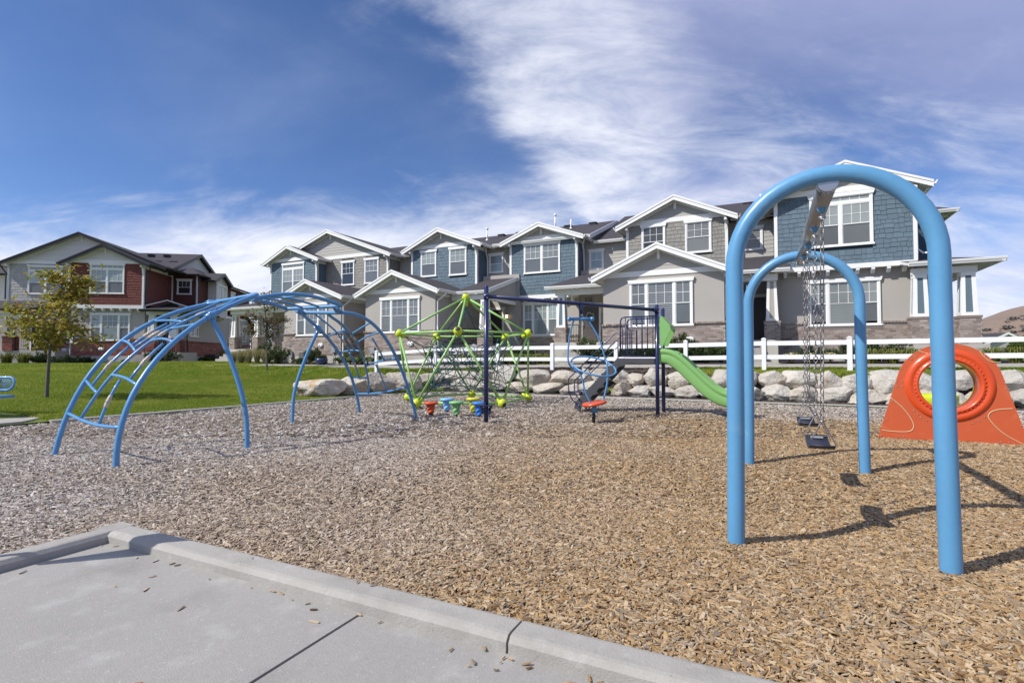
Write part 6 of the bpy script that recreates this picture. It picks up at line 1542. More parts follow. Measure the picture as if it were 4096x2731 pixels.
# second bay, with small window, then the white box bay on the side
F2 = Face(H, 'front', 44.9); H.box('upper_wall', 'lap_red', -21.0, -19.1, 44.9, 47, 5.1, 8.0); laps(H, F2, [(-20.95, 5.2), (-19.15, 5.2), (-19.15, 7.9), (-20.95, 7.9)], 'lap_red', holes=[(-20.6, -19.55, 6.35, 7.6)])
window(H, F2, -20.6, -19.52, 6.36, 7.62, 'single', up='glass_dark', lowp='glass_night', cols=3, rows=1)
for a, c in ((-21.0, -20.9), (-19.2, -19.08)): bar(H, F2, 'corner_board', a, c, 5.2, 7.9, 0, .045)
slab(H, [(-21.3, 44.4, 7.95), (-18.75, 44.4, 7.95), (-20.1, 46.2, 8.75)], .1, ('roofing', DT)); slab(H, [(-18.75, 44.4, 7.95), (-18.75, 48, 7.95), (-20.1, 48, 8.75), (-20.1, 46.2, 8.75)], .1, ('roofing', DT)); slab(H, [(-21.3, 44.4, 7.95), (-20.1, 46.2, 8.75), (-20.1, 48, 8.75), (-21.3, 48, 7.95)], .1, ('roofing', DT))
gutter(H, (-21.4, 44.4, 7.95), (-18.7, 44.4, 7.95), (0, -1, 0), DT); gutter(H, (-18.75, 44.4, 7.95), (-18.75, 46.3, 7.95), (1, 0, 0), DT)
downspout(H, [(-19.3, 44.4, 7.85), (-19.2, 44.7, 7.6), (-19.2, 44.8, 7.3), (-19.2, 44.8, 5.3)], DT)
G = Face(H, 'right', -19.1); laps(H, G, [(44.95, 5.1), (46.7, 5.1), (46.7, 7.8), (44.95, 7.8)], 'lap_red'); laps(H, G, [(48.9, 5.1), (56.5, 5.1), (56.5, 7.75), (48.9, 7.75)], 'lap_red')
H.box('upper_wall', 'lap_red', -21.0, -19.12, 47.0, 56.5, 5.05, 7.8); window(H, G, 51.6, 52.6, 6.2, 7.5, 'single', up='glass_shade', lowp='glass_shade')
H.box('box_bay', 'lap_pale', -19.05, -18.4, 46.7, 48.9, 4.75, 7.75); Gb = Face(H, 'right', -18.4); laps(H, Gb, [(46.75, 4.8), (48.85, 4.8), (48.85, 7.9), (47.5, 8.35), (46.75, 7.9)], 'lap_pale')
for s in (46.85, 47.85): window(H, Gb, s, s + .92, 5.55, 7.55, 'single', up='glass_shade', lowp='glass_shade', cols=2)
for a in (46.7, 48.8): bar(H, Gb, 'corner_board', a - .03, a + .13, 4.75, 7.65, 0, .05)
for s in (46.9, 47.8, 48.7):
    b = MB(); w = .05; A_ = [Vector(Gb.P(s - w, dd, zz)) for dd, zz in ((-.6, 4.75), (-.05, 4.75), (-.05, 4.65), (-.6, 4.45))]; b.prism(A_, Vector(Gb.P(s + w, 0, 0)) - Vector(Gb.P(s - w, 0, 0))); H.part('joist_end', b, 'white_trim')
# side gable roofs (ridges run left-right)
def side_gable(h, ur, ul, v0, v1, va, zE, zA, oh=.35):
    for a in (v0, v1):
        slab(h, [(ul, a, zE), (ur + oh, a, zE), (ur + oh, va, zA), (ul, va, zA)] if a == v0 else [(ul, va, zA), (ur + oh, va, zA), (ur + oh, a, zE), (ul, a, zE)], .12, ('roofing', DT))
        b = MB(); P = [Vector(h.L(*p)) for p in ((ur + oh + .01, a, zE + .012), (ur + oh + .01, va, zA + .012), (ur + oh + .01, va, zA - .24), (ur + oh + .01, a, zE - .24))]; b.prism(P, (.035, 0, 0)); h.part('rake_board', b, DT)
        gutter(h, (ur - 1, a, zE), (ur + oh, a, zE), (0, -1 if a == v0 else 1, 0), DT)
    g = Face(h, 'right', ur); bracket(h, g, va, zA - .16, .33)
    return g
H.box('gable_core', 'lap_pale', -24, -21.07, 43.8, 55, 7.7, 8.12)
g = side_gable(H, -21.05, -28, 43.6, 55.1, 49.35, 8.05, 10.45); laps(H, g, [(44.2, 8.1), (54.5, 8.1), (49.35, 10.25)], 'lap_pale'); bar(H, g, 'band_board', 44.0, 54.7, 7.88, 8.09, 0, .03)
side_gable(H, -18.4, -20.6, 45.6, 49.4, 47.5, 7.66, 8.52)
H.box('side_wall', 'stucco_left', -20.2, -19.05, 43.0, 56.8, .3, 5.1); H.box('side_brick_base', 'foundation', -20.2, -19.03, 42.98, 56.8, .3, 1.45); bricks(H, Face(H, 'front', 43.0), -19.9, -19.05, 1.74, 2.62, (), 'brick_red', 'mortar_left')
Gl = Face(H, 'right', -19.05); bricks(H, Gl, 43.0, 56.8, 1.46, 2.62, (), 'brick_red', 'mortar_left'); bar(H, Gl, 'band_board', 48.9, 56.5, 4.93, 5.13, 0, .04)
window(H, Gl, 43.5, 45.0, 2.95, 4.55, 'double', up='glass_slat'); window(H, Gl, 51.3, 52.4, 2.90, 4.55, 'single', up='glass_dark'); window(H, Gl, 54.5, 55.5, 2.90, 4.55, 'single', up='glass_dark')
slab(H, [(-20.0, 53.8, 6.0), (-18.7, 53.8, 5.95), (-18.7, 57.6, 4.45), (-20.0, 57.6, 4.5)], .12, ('roofing', DT))
slab(H, [(-18.7, 49.3, 7.82), (-18.7, 57.0, 7.82), (-21, 57.0, 8.7), (-21, 49.3, 8.7)], .12, ('roofing', DT)); gutter(H, (-18.7, 49.5, 7.82), (-18.7, 57, 7.82), (1, 0, 0), DT)
downspout(H, [(-18.95, 42.98, 4.7), (-18.95, 42.98, 2.7), (-18.90, 42.98, 2.5), (-18.90, 42.98, .9)], DT); downspout(H, [(-18.8, 57.0, 4.3), (-18.95, 56.9, 4.0), (-18.95, 56.9, 1.0)], DT)
for s in (-24.5, -23.3, -22.1): roof_vent(H, s, 46.4, 9.66)
flue(H, -25.3, 46.2, 9.55, .45)
H.finish()
# ================================================================ boulder retaining wall
def boulder(seed, w, dp, hh, m='stone'):
    r = random.Random(seed); n = 9; vs = []; idx = {}; fs = []
    def key(a, b_, c): return (round(a, 4), round(b_, 4), round(c, 4))
    for ax_ in range(3):
        for sg in (-1, 1):
            g = []
            for i in range(n + 1):
                row = []
                for j in range(n + 1):
                    p = [0, 0, 0]; p[ax_] = sg; p[(ax_ + 1) % 3] = -1 + 2 * i / n; p[(ax_ + 2) % 3] = -1 + 2 * j / n
                    k = key(*p)
                    if k not in idx: idx[k] = len(vs); vs.append(Vector(p))
                    row.append(idx[k])
                g.append(row)
            for i in range(n):
                for j in range(n):
                    f = (g[i][j], g[i + 1][j], g[i + 1][j + 1], g[i][j + 1]); fs.append(f if sg > 0 else f[::-1])
    ex = 5.0; off = Vector((r.uniform(0, 50), r.uniform(0, 50), r.uniform(0, 50)))
    planes = []
    for k in range(16):
        nn = Vector((r.uniform(-1, 1), r.uniform(-1.3, .3), r.uniform(-.8, 1))).normalized(); planes.append((nn, r.uniform(.74, .98)))
    tp = r.uniform(-.25, .25); sh = r.uniform(-.2, .2)
    out = []
    for p in vs:
        l = (abs(p.x) ** ex + abs(p.y) ** ex + abs(p.z) ** ex) ** (1 / ex); q = p / l
        for nn, d in planes:
            e = q.dot(nn) - d
            if e > 0: q = q - nn * e
        q *= 1 + .12 * mnoise.noise(q * 1.3 + off) + .05 * mnoise.noise(Vector((q.x * 2.2, q.y * 3, q.z * 4.5)) + off) + .035 * abs(mnoise.noise(q * 5 + off))
        q.x *= 1 + tp * q.z; q.x += sh * q.z * .6
        out.append((q.x * w / 2, q.y * dp / 2, q.z * hh / 2))
    b = MB(); b.add(out, fs, 0, False); return b.mesh('boulder', m)
ROCKS = [(-12.6, -11.36, 0.31, 0.68), (-12.53, -10.98, 0.0, 0.38), (-11.4, -9.79, 0.42, 0.77), (-10.98, -9.82, 0.0, 0.45), (-9.95, -9.31, 0.37, 0.83), (-9.86, -8.7, 0.05, 0.43), (-9.32, -8.42, 0.42, 0.91), (-8.36, -6.97, 0.33, 0.81), (-8.7, -7.61, 0.02, 0.40), (-6.99, -5.8, 0.36, 0.8), (-7.61, -6.55, 0.0, 0.36), (-6.55, -5.74, 0.02, 0.38), (-5.82, -5.38, 0.30, 0.89), (-5.47, -4.73, 0.48, 0.87), (-5.74, -4.89, 0.02, 0.5), (-4.82, -4.13, 0.42, 0.85), (-4.63, -4.1, 0.0, 0.44), (-4.19, -3.67, 0.38, 0.78), (-4.09, -3.4, 0.02, 0.38), (-3.66, -3.03, 0.36, 0.89), (-3.4, -2.66, 0.02, 0.38), (-3.05, -2.86, 0.45, 0.7), (-2.87, -2.19, 0.37, 0.8), (-2.68, -1.82, 0.0, 0.39), (-2.17, -1.57, 0.36, 0.78), (-1.85, -1.20, 0.0, 0.34), (-1.58, -0.86, 0.38, 0.86), (-1.26, -0.70, 0.0, 0.41), (-0.88, -0.26, 0.40, 0.82), (-0.72, -0.09, 0.0, 0.40), (-0.24, 0.52, 0.42, 0.87), (-0.13, 0.62, 0.0, 0.47), (0.48, 1.27, 0.45, 0.87), (0.59, 1.30, 0.0, 0.49), (1.21, 1.95, 0.39, 0.87), (1.28, 2.02, 0.0, 0.42), (1.84, 2.61, 0.36, 0.84), (2.02, 2.86, 0.0, 0.39), (2.57, 3.46, 0.36, 0.89), (2.86, 3.53, -0.04, 0.38), (3.50, 4.10, 0.40, 0.85), (3.50, 4.10, -0.02, 0.42), (4.12, 4.83, 0.44, 0.91), (4.07, 4.57, 0.0, 0.44), (4.56, 4.97, 0.0, 0.45), (4.82, 5.31, 0.45, 0.9), (4.96, 5.43, 0.02, 0.47), (5.31, 5.95, 0.48, 0.93), (5.42, 6.2, 0.02, 0.5), (5.98, 6.9, .48, .92), (6.2, 7.1, .0, .48), (6.95, 7.8, .48, .9), (7.1, 8.0, 0, .47), (7.85, 8.8, .48, .92), (8.0, 9.0, 0, .5), (8.85, 9.7, .48, .9)]
rw = thing('boulder_wall', 'two-course retaining wall of pale limestone boulders below the white fence', 'retaining wall', (-2, 17.3, 0))
for i, (a, c, z0, z1) in enumerate(ROCKS):
    up_ = z0 > .25; w = (c - a) * 1.20; hh = (z1 - z0) * 1.30; dp = rb.uniform(.66, .88)
    v = 17.42 if up_ else 17.16
    if i == 0: v = 16.9
    o = inst('boulder', boulder(100 + i, w, dp, hh, 'stone'), rw, ((a + c) / 2 + 2, v + dp * .12 - 17.3, (z0 + z1) / 2), (rb.uniform(-.06, .06), rb.uniform(-.05, .05), rb.uniform(-.10, .10)))
for sd, (u, v, z0, z1, w, m, lb) in enumerate(((-13.05, 12.55, -.02, .57, 1.5, 'stone_ochre', 'lone ochre stained boulder lying on the grass at the left end of the rock row'), (-12.75, 13.55, -.02, .62, 1.15, 'stone', 'flat topped boulder second from the left end of the rock row'),
                     (-12.45, 14.65, -.02, .74, 1.25, 'stone', 'rounded boulder with a dark hollow near the top, at the lawn corner'), (-12.05, 15.75, -.02, .74, 1.3, 'stone', 'peaked boulder at the lawn corner just left of the stacked rocks'))):
    o = inst('boulder', boulder(7 + sd * 3, w, .95, (z1 - z0) * 1.1, m), None, (u, v, (z0 + z1) / 2), (0, 0, .95 - sd * .12)); tag(o, lb, 'boulder', 'boulders at the lawn corner')

# ================================================================ white vinyl fence
fz = lambda u: z_out(u, 18.7)
fn_ = thing('vinyl_fence', 'white two-rail vinyl fence along the top of the boulder wall', 'fence', (-2.5, 18.7, .8))
FP = [-15.98, -12.77, -9.75, -7.40, -4.92, -2.50, -0.09, 2.25, 4.65, 7.05, 9.45]
zf = [.575, .755, .80, .80, .81, .84, .875, .88, .90, .92, .94]
for i, u in enumerate(FP):
    b = MB(); b.box(u - .064, u + .064, 18.7 - .064, 18.7 + .064, zf[i] - .35, zf[i] + 1.03)
    b.add([(u - .075, 18.625, zf[i] + 1.03), (u + .075, 18.625, zf[i] + 1.03), (u + .075, 18.775, zf[i] + 1.03), (u - .075, 18.775, zf[i] + 1.03), (u - .075, 18.625, zf[i] + 1.048), (u + .075, 18.625, zf[i] + 1.048), (u + .075, 18.775, zf[i] + 1.048), (u - .075, 18.775, zf[i] + 1.048), (u, 18.7, zf[i] + 1.085)],
          [(0, 3, 2, 1), (0, 1, 5, 4), (1, 2, 6, 5), (2, 3, 7, 6), (3, 0, 4, 7), (4, 5, 8), (5, 6, 8), (6, 7, 8), (7, 4, 8)])
    b.v = [(p[0] + 2.5, p[1] - 18.7, p[2] - .8) for p in b.v]; b.obj('post', 'vinyl', fn_)
    if i + 1 < len(FP):
        u2 = FP[i + 1]
        for zc in (.90, .46):
            b = MB(); za, zb_ = zf[i] + zc, zf[i + 1] + zc; x0, x1 = u + .066, u2 - .066
            b.prism([(x0 + 2.5, -.022, za - .8 + .07), (x1 + 2.5, -.022, zb_ - .8 + .07), (x1 + 2.5, -.022, zb_ - .8 - .07), (x0 + 2.5, -.022, za - .8 - .07)], (0, .044, 0)); b.obj('rail', 'vinyl', fn_)

# ================================================================ plants
def leafy(seed, n, rx, ry, rz, ll=.06, lw=.022, shape='dome', up=.5, stems=14):
    r = random.Random(seed); b = MB(); s = MB()
    lobes = [(r.uniform(-.5, .5), r.uniform(-.5, .5), r.uniform(.3, .8), r.uniform(.35, .6)) for _ in range(9)]
    for k in range(n):
        L_ = r.choice(lobes); th = r.uniform(0, 6.28); ph = math.acos(r.uniform(-.4, 1)); rad = L_[3] * r.uniform(.55, 1.05) ** .5
        p = Vector((L_[0] + rad * math.sin(ph) * math.cos(th), L_[1] + rad * math.sin(ph) * math.sin(th), max(.03, L_[2] * .8 + rad * math.cos(ph) * .8)))
        p = Vector((p.x * rx, p.y * ry, p.z * rz))
        d = Vector((math.sin(ph) * math.cos(th), math.sin(ph) * math.sin(th), math.cos(ph) * .6 + up)).normalized()
        d = (d + Vector((r.uniform(-.5, .5), r.uniform(-.5, .5), r.uniform(-.3, .5)))).normalized(); w = d.cross(Vector((r.uniform(-1, 1), r.uniform(-1, 1), r.uniform(-1, 1)))).normalized() * lw; l = ll * r.uniform(.7, 1.3)
        b.add([p, p + d * l * .5 + w, p + d * l, p + d * l * .5 - w], [(0, 1, 2, 3)])
    for k in range(stems):
        t = r.uniform(0, 6.28); e = Vector((math.cos(t) * rx * .7, math.sin(t) * ry * .7, rz * r.uniform(.6, 1))); s.tube([(0, 0, -.05), e * .5 + Vector((0, 0, .06)), e], [.012, .008, .004], 4)
    return b, s
def spikes(seed, n, rx, ry, rz, ll=.05, lw=.012, arms=16):
    """yew/juniper: upright or spreading arms clothed in short needles"""
    r = random.Random(seed); b = MB(); s = MB()
    for a in range(arms):
        t = r.uniform(0, 6.28); k = r.uniform(.25, 1); e = Vector((math.cos(t) * rx * k, math.sin(t) * ry * k, rz * r.uniform(.55, 1.0) * (1.15 - .4 * k))); st = Vector((math.cos(t) * rx * .12, math.sin(t) * ry * .12, 0)); c = (st + e) / 2 + Vector((0, 0, rz * .1)); P = bend(st, c, e, 6)
        s.tube(P, [.014, .013, .012, .01, .008, .006, .003], 4)
        for q in range(n // arms):
            f = r.random() ** .7; p = st * (1 - f) ** 2 + c * 2 * f * (1 - f) + e * f * f
            d = (e - st).normalized() * .7 + Vector((r.uniform(-1, 1), r.uniform(-1, 1), r.uniform(-.6, 1))); d.normalize(); w = d.cross(Vector((r.uniform(-1, 1), r.uniform(-1, 1), r.uniform(-1, 1)))).normalized() * lw
            l = ll * r.uniform(.7, 1.5); p = p + Vector((r.uniform(-1, 1), r.uniform(-1, 1), r.uniform(-1, 1))) * .05
            b.add([p, p + d * l * .5 + w, p + d * l, p + d * l * .5 - w], [(0, 1, 2, 3)])
    return b, s
def blades(seed, n, h_, spread, w=.008, arch=.6, base=.08):
    r = random.Random(seed); b = MB()
    for k in range(n):
        t = r.uniform(0, 6.28); bx, by = base * r.uniform(-1, 1), base * r.uniform(-1, 1); H_ = h_ * r.uniform(.6, 1.1); sp_ = spread * r.uniform(.2, 1)
        d = Vector((math.cos(t), math.sin(t), 0)); sd = Vector((-d.y, d.x, 0)) * w
        P = [Vector((bx, by, -.02)), Vector((bx, by, 0)) + d * sp_ * .3 + Vector((0, 0, H_ * .65)), Vector((bx, by, 0)) + d * sp_ * .7 + Vector((0, 0, H_ * .95)), Vector((bx, by, 0)) + d * sp_ + Vector((0, 0, H_ * (1 - arch * r.uniform(.2, 1) * .7)))]
        b.add([P[0] - sd, P[0] + sd, P[1] + sd, P[1] - sd, P[2] + sd * .8, P[2] - sd * .8, P[3]], [(0, 1, 2, 3), (3, 2, 4, 5), (5, 4, 6)])
    return b
def hosta(seed, n, rr, h_):
    r = random.Random(seed); b = MB()
    for k in range(n):
        t = r.uniform(0, 6.28); d = Vector((math.cos(t), math.sin(t), 0)); sd = Vector((-d.y, d.x, 0)); k_ = r.uniform(.35, 1); L_ = rr * k_; z = h_ * (1.15 - .5 * k_) * r.uniform(.8, 1.1); w = .055 * r.uniform(.8, 1.3)
        b.add([d * L_ * .25 + Vector((0, 0, z * .6)), d * L_ * .6 + sd * w + Vector((0, 0, z)), d * L_ * .62 + Vector((0, 0, z - .018)), d * L_ * .6 - sd * w + Vector((0, 0, z)), d * L_ + Vector((0, 0, z * .72))], [(0, 1, 2), (0, 2, 3), (1, 4, 2), (2, 4, 3)])
        b.add([Vector((0, 0, 0)) - sd * .004, sd * .004, d * L_ * .27 + sd * .004 + Vector((0, 0, z * .62)), d * L_ * .27 - sd * .004 + Vector((0, 0, z * .62))], [(0, 1, 2, 3)])
    return b
PL = {}
def proto(k, fn):
    if k not in PL: PL[k] = fn()
    return PL[k]
def plant(name, label, cat, kindk, u, v, sc=1.0, rz=None, group=None, sz=None, z=None):
    t = thing(name, label, cat, (u, v, (z_out(u, v) + .02) if z is None else z), rb.uniform(0, 6.28) if rz is None else rz, group)
    for nm, me in proto(kindk, lambda: None): inst(nm, me, t, (0, 0, 0), (0, 0, 0), (sc, sc, sc * (sz or 1)))
    return t
def mk(k, pair, m, sm='bark'):
    if isinstance(pair, tuple): PL[k] = [('foliage', pair[0].mesh('foliage', m, False)), ('stems', pair[1].mesh('stems', sm))]
    else: PL[k] = [('foliage', pair.mesh('foliage', m, False))]
mk('yew', spikes(1, 2600, .62, .55, .85, .10, .016, 26), 'leaf_yew'); mk('yew2', spikes(2, 2600, .75, .55, .62, .10, .016, 26), 'leaf_dark')
mk('juniper', spikes(3, 2800, .95, .60, .55, .085, .013, 30), 'leaf_dark'); mk('round', leafy(4, 2600, .55, .5, .62), 'leaf_dark'); mk('low', leafy(5, 1200, .42, .38, .30, .07, .02), 'leaf_yew')
mk('hedge', leafy(6, 4200, .95, .55, .80, .085, .032), 'leaf_yew'); mk('plume', blades(7, 260, .80, .62, .007, .75, .08), 'leaf_plume'); mk('lily', blades(8, 190, .42, .42, .011, .9, .10), 'leaf_lily')
mk('hosta', hosta(9, 70, .45, .34), 'leaf_hosta'); mk('pale', hosta(10, 60, .40, .30), 'leaf_pale'); mk('iris', blades(11, 60, .75, .30, .016, .4, .08), 'leaf_lily')
# beside the far left townhouse
for i, (u, s) in enumerate(((-28.9, .95), (-28.2, 1.05), (-27.5, 1.1), (-26.8, 1.1), (-26.1, 1.05))):
    plant('ornamental_grass', 'tan and green plumed grass clump ' + ['at the far left end of its row, by the side porch', 'second from the left in its row by the house corner', 'in the middle of its row by the house corner', 'second from the right in its row, behind the thin tree', 'at the right end of its row, beside the dark yew'][i], 'ornamental grass', 'plume', u, 20.95, s, group='plumed grasses by the far townhouse')
plant('yew_shrub', 'dark upright yew beside the plumed grasses', 'shrub', 'yew', -25.3, 21.2, 1.15, group='dark shrubs along the townhouse beds'); plant('yew_shrub', 'tall dark yew against the porch corner behind the grasses', 'shrub', 'yew', -26.9, 21.7, 1.3, group='dark shrubs along the townhouse beds')
plant('yew_shrub', 'dark yew standing just right of the grey air conditioner box', 'shrub', 'yew', -22.75, 21.4, 1.0, group='dark shrubs along the townhouse beds'); plant('low_shrub', 'low yellowish shrub in front of the grey air conditioner box', 'shrub', 'low', -23.4, 20.95, 1.0)
plant('low_shrub', 'small pale flowering mound beside the blue pot', 'shrub', 'pale', -22.2, 20.95, .7)
for i, u in enumerate((-20.6, -20.0, -19.4, -18.8, -18.1)):
    plant('hosta', 'broad-leaved green hosta ' + ['leftmost in the bed behind the fence end', 'second from left in the bed behind the fence end', 'midway in the bed behind the fence end', 'second from right before the grey air conditioner', 'rightmost, touching the grey louvred air conditioner'][i], 'hosta', 'hosta', u, 21.15 + .15 * (i % 2), 1.25, group='hostas behind the left fence end')
for i, u in enumerate((-20.9, -19.7, -18.5)):
    plant('iris_clump', 'tall strappy iris clump ' + ['by the dark entry of the second house', 'at the brick corner of the second house', 'under the vent on the second house'][i], 'iris', 'iris', u, 21.9, 1.0, group='iris clumps against the brick')
plant('round_shrub', 'small green shrub in a tub beyond the rope climber', 'shrub', 'low', -15.35, 22.2, 1.0, z=1.35)
for i in range(11):
    u = -12.9 + i * .42; plant('daylily', 'arching yellow-green daylily clump, number of the row counted by its place along the fence' if False else ['leftmost daylily of the bed, beside the grey chairs', 'daylily next to the leftmost one, with arching blades', 'third daylily from the grey chairs', 'fourth daylily from the grey chairs', 'daylily just left of the middle of the bed', 'daylily in the middle of the bed behind the fence', 'daylily just right of the middle of the bed', 'fourth daylily from the front walk', 'third daylily from the front walk', 'second daylily from the front walk', 'rightmost daylily, touching the front walk'][i], 'daylily', 'lily', u, 21.2 + .2 * (i % 2), 1.1, group='daylilies behind the white fence')
plant('round_shrub', 'dark rounded shrub under the pair of lower windows left of door 1574', 'shrub', 'round', -10.4, 22.6, 1.25, group='dark shrubs along the townhouse beds'); plant('low_shrub', 'small wispy shrub at the foot of the column by door 1574', 'shrub', 'low', -9.4, 22.5, 1.2)
for i, (u, s, k) in enumerate(((-6.9, 1.25, 'yew'), (-6.1, 1.15, 'round'), (-5.2, 1.2, 'yew2'), (-4.2, 1.2, 'round'), (-3.2, 1.3, 'yew'), (-2.3, 1.2, 'yew2'), (-1.6, 1.1, 'round'))):
    plant('yew_shrub', ['tall dark yew beside the steps to door 1574', 'dark rounded shrub behind the stair rails of the slide', 'spreading dark shrub behind the slide barrier', 'dark rounded shrub behind the navy posts', 'tall dark yew behind the top of the green slide', 'spreading dark shrub under the white vent, right of the slide', 'dark rounded shrub next to the white downspout'][i], 'shrub', k, u, 21.75, s, group='dark shrubs along the townhouse beds')
for i, (u, v) in enumerate(((.75, 21.4), (1.35, 21.15), (.85, 22.0), (2.0, 21.35))):
    plant('pale_hosta', ['cream variegated hosta beside the walk, front left', 'cream variegated hosta with yellowing leaves, farthest from the walk corner', 'cream variegated hosta behind the fence post, farther back', 'cream variegated hosta standing alone on the dark mulch'][i], 'hosta', 'pale', u, v, 1.25, group='cream hostas behind the fence')
for i, (u, v, s) in enumerate(((1.7, 23.4, 1.1), (3.0, 23.6, 1.2), (3.9, 23.9, 1.35), (4.9, 22.9, .8))):
    plant('juniper', ['blue-green spreading juniper left of the swing chains', 'spreading juniper straight behind the swing chains', 'tall juniper reaching up in front of the brick below the wide window', 'small juniper between the arch leg and the brick pier'][i], 'shrub', 'juniper', u, v, s, group='junipers in front of the end townhouse')
for i in range(6): plant('daylily', ['leftmost daylily below the end house, beside the arch leg', 'second daylily below the end house from the arch leg', 'third daylily below the end house from the arch leg', 'daylily below the end house behind the left edge of the orange panel', 'daylily behind the top of the orange panel', 'rightmost daylily, at the foot of the hedge'][i], 'daylily', 'lily', 3.2 + i * .55 + (.9 if i > 3 else 0), 21.15, 1.15, group='daylilies under the end townhouse')
for i in range(5): plant('hedge_bush', ['hedge bush nearest the brick pier at right', 'second bush of the hedge from the brick pier', 'third bush of the hedge from the brick pier', 'fourth bush of the hedge, near the right edge', 'last bush of the hedge toward the right'][i], 'hedge', 'hedge', 7.7 + i * 1.25, 22.4 + .2 * (i % 2), 1.05, group='clipped hedge at the right end')
# beds below the red house
def hl(u, v): a = R(34.1); return (u * math.cos(a) - v * math.sin(a), u * math.sin(a) + v * math.cos(a))
for i, (u, v, k, s, nm, lb) in enumerate(((-28.2, 38.9, 'lily', 1.7, 'strappy_plant', 'yellow-green strappy clump below the left porch of the red house'), (-27.2, 38.9, 'lily', 1.8, 'strappy_plant', 'bushy yellow-green clump left of the young tree trunk'), (-26.6, 39.6, 'yew2', 1.2, 'shrub', 'dark shrub partly behind the young tree trunk by the meter'), (-25.6, 40.2, 'yew2', .8, 'shrub', 'low dark shrub right of the young tree trunk'),
        (-24.9, 41.2 - 1.2, 'juniper', 1.1, 'shrub', 'spreading dark shrub where the grey and red halves meet'), (-23.95 - .3, 40.4, 'yew2', .75, 'shrub', 'small dark shrub just right of the sign post'), (-21.75, 40.3, 'low', .7, 'shrub', 'tiny green shrub at the foot of the red wall near the steps'), (-19.2, 40.0, 'juniper', 1.7, 'shrub', 'large shrub with upswept branches right of the porch steps'),
        (-18.3, 44.6, 'low', 1.2, 'shrub', 'low green shrub in front of the dark air conditioner'), (-18.1, 47.4, 'plume', 1.2, 'ornamental_grass', 'dry tufted grass right of the dark air conditioner'), (-18.0, 49.3, 'yew2', 1.4, 'shrub', 'dark spreading shrub along the side of the red house'), (-18.0, 51.8, 'juniper', 1.5, 'shrub', 'tall dark shrub near the rear corner of the red house'))):
    x, y = hl(u, v); plant(nm, lb, 'plant' if nm == 'strappy_plant' else ('ornamental grass' if nm == 'ornamental_grass' else 'shrub'), k, x, y, s)

# ================================================================ trees
def tree(name, label, pos, hgt, r0, limbs, nleaf, leafm, ll, lw, seed, cluster=.32, trunk_lean=(0, 0), droop=.35, group=None, first=.38):
    r = random.Random(seed); t = thing(name, label, 'tree', pos, 0, group); b = MB()
    top = Vector((trunk_lean[0], trunk_lean[1], hgt * .9)); P = crom([Vector((0, 0, -.15)), Vector((top.x * .1 + r.uniform(-.02, .02), top.y * .1, hgt * .3)), Vector((top.x * .5 + r.uniform(-.05, .05), top.y * .5, hgt * .62)), top], 5)
    b.tube(P, [lerp(r0, r0 * .16, (k / (len(P) - 1)) ** .9) for k in range(len(P))], 10); tk = b.obj('trunk', 'bark', t)
    tips = [(P[-1], .5), (P[-3], .6)]
    for (fz, az, ln, rise) in limbs:
        s_ = rail_pt(P, fz); e = s_ + Vector((math.cos(az) * ln, math.sin(az) * ln, rise)); c = (s_ + e) / 2 + Vector((0, 0, ln * .12)); Q = bend(s_, c, e, 6); q = MB(); q.tube(Q, [lerp(r0 * .42, r0 * .08, k / 6) for k in range(7)], 6); q.obj('limb', 'bark', t)
        for k in (2, 3, 4, 5, 6): tips.append((Q[k], .55 + .08 * k))
        for k in range(3):
            p = Q[r.choice((3, 4, 5))]; d = Vector((r.uniform(-1, 1), r.uniform(-1, 1), r.uniform(-.2, .6))).normalized() * ln * .45; q = MB(); q.tube([p, p + d * .5 + Vector((0, 0, .03)), p + d], [r0 * .12, r0 * .08, r0 * .03], 4); q.obj('twig', 'bark', t); tips += [(p + d, .6), (p + d * .6, .5)]
    cr = MB()
    for k in range(nleaf):
        p, w_ = r.choice(tips); g = Vector((r.gauss(0, 1), r.gauss(0, 1), r.gauss(0, .65))) * cluster * w_; q = p + g
        d = Vector((r.uniform(-1, 1), r.uniform(-1, 1), r.uniform(-.9, .5) - droop * .4)).normalized(); sd = d.cross(Vector((r.uniform(-.6, .6), r.uniform(-.6, .6), 1))).normalized() * lw * r.uniform(.7, 1.2); l = ll * r.uniform(.6, 1.25); nm = d.cross(sd).normalized() * l * .12
        cr.add([q, q + d * l * .45 + sd + nm, q + d * l, q + d * l * .45 - sd + nm, q + d * l * .5], [(0, 1, 4), (1, 2, 4), (0, 4, 3), (4, 2, 3)])
    cr.obj('crown', leafm, t, fix=False); return t
ax1 = 26 * PI / 180      # the direction across the view, world frame
zt = z_out(-17.6, 7.25)
tree('young_tree', 'young tree with yellow-green and rusty leaves on the lawn at left', (-17.6, 7.25, zt), 3.95, .052,
     [(.42, ax1 + PI, 1.25, .42), (.44, ax1 + .15, 1.25, .05), (.46, ax1 + 1.6, .8, .25), (.47, ax1 - 1.3, .8, .2), (.53, ax1 + PI + .5, .75, .5), (.56, ax1 - .3, .8, .35), (.64, ax1 + PI - .5, .65, .5), (.70, ax1 + .3, .62, .45), (.80, ax1 + .6, .45, .35), (.84, ax1 + PI, .38, .3), (.40, ax1 + PI - .8, .7, .15)],
     2300, 'leaf_autumn', .165, .042, 5, .24, (.42 * .9, .42 * .44))
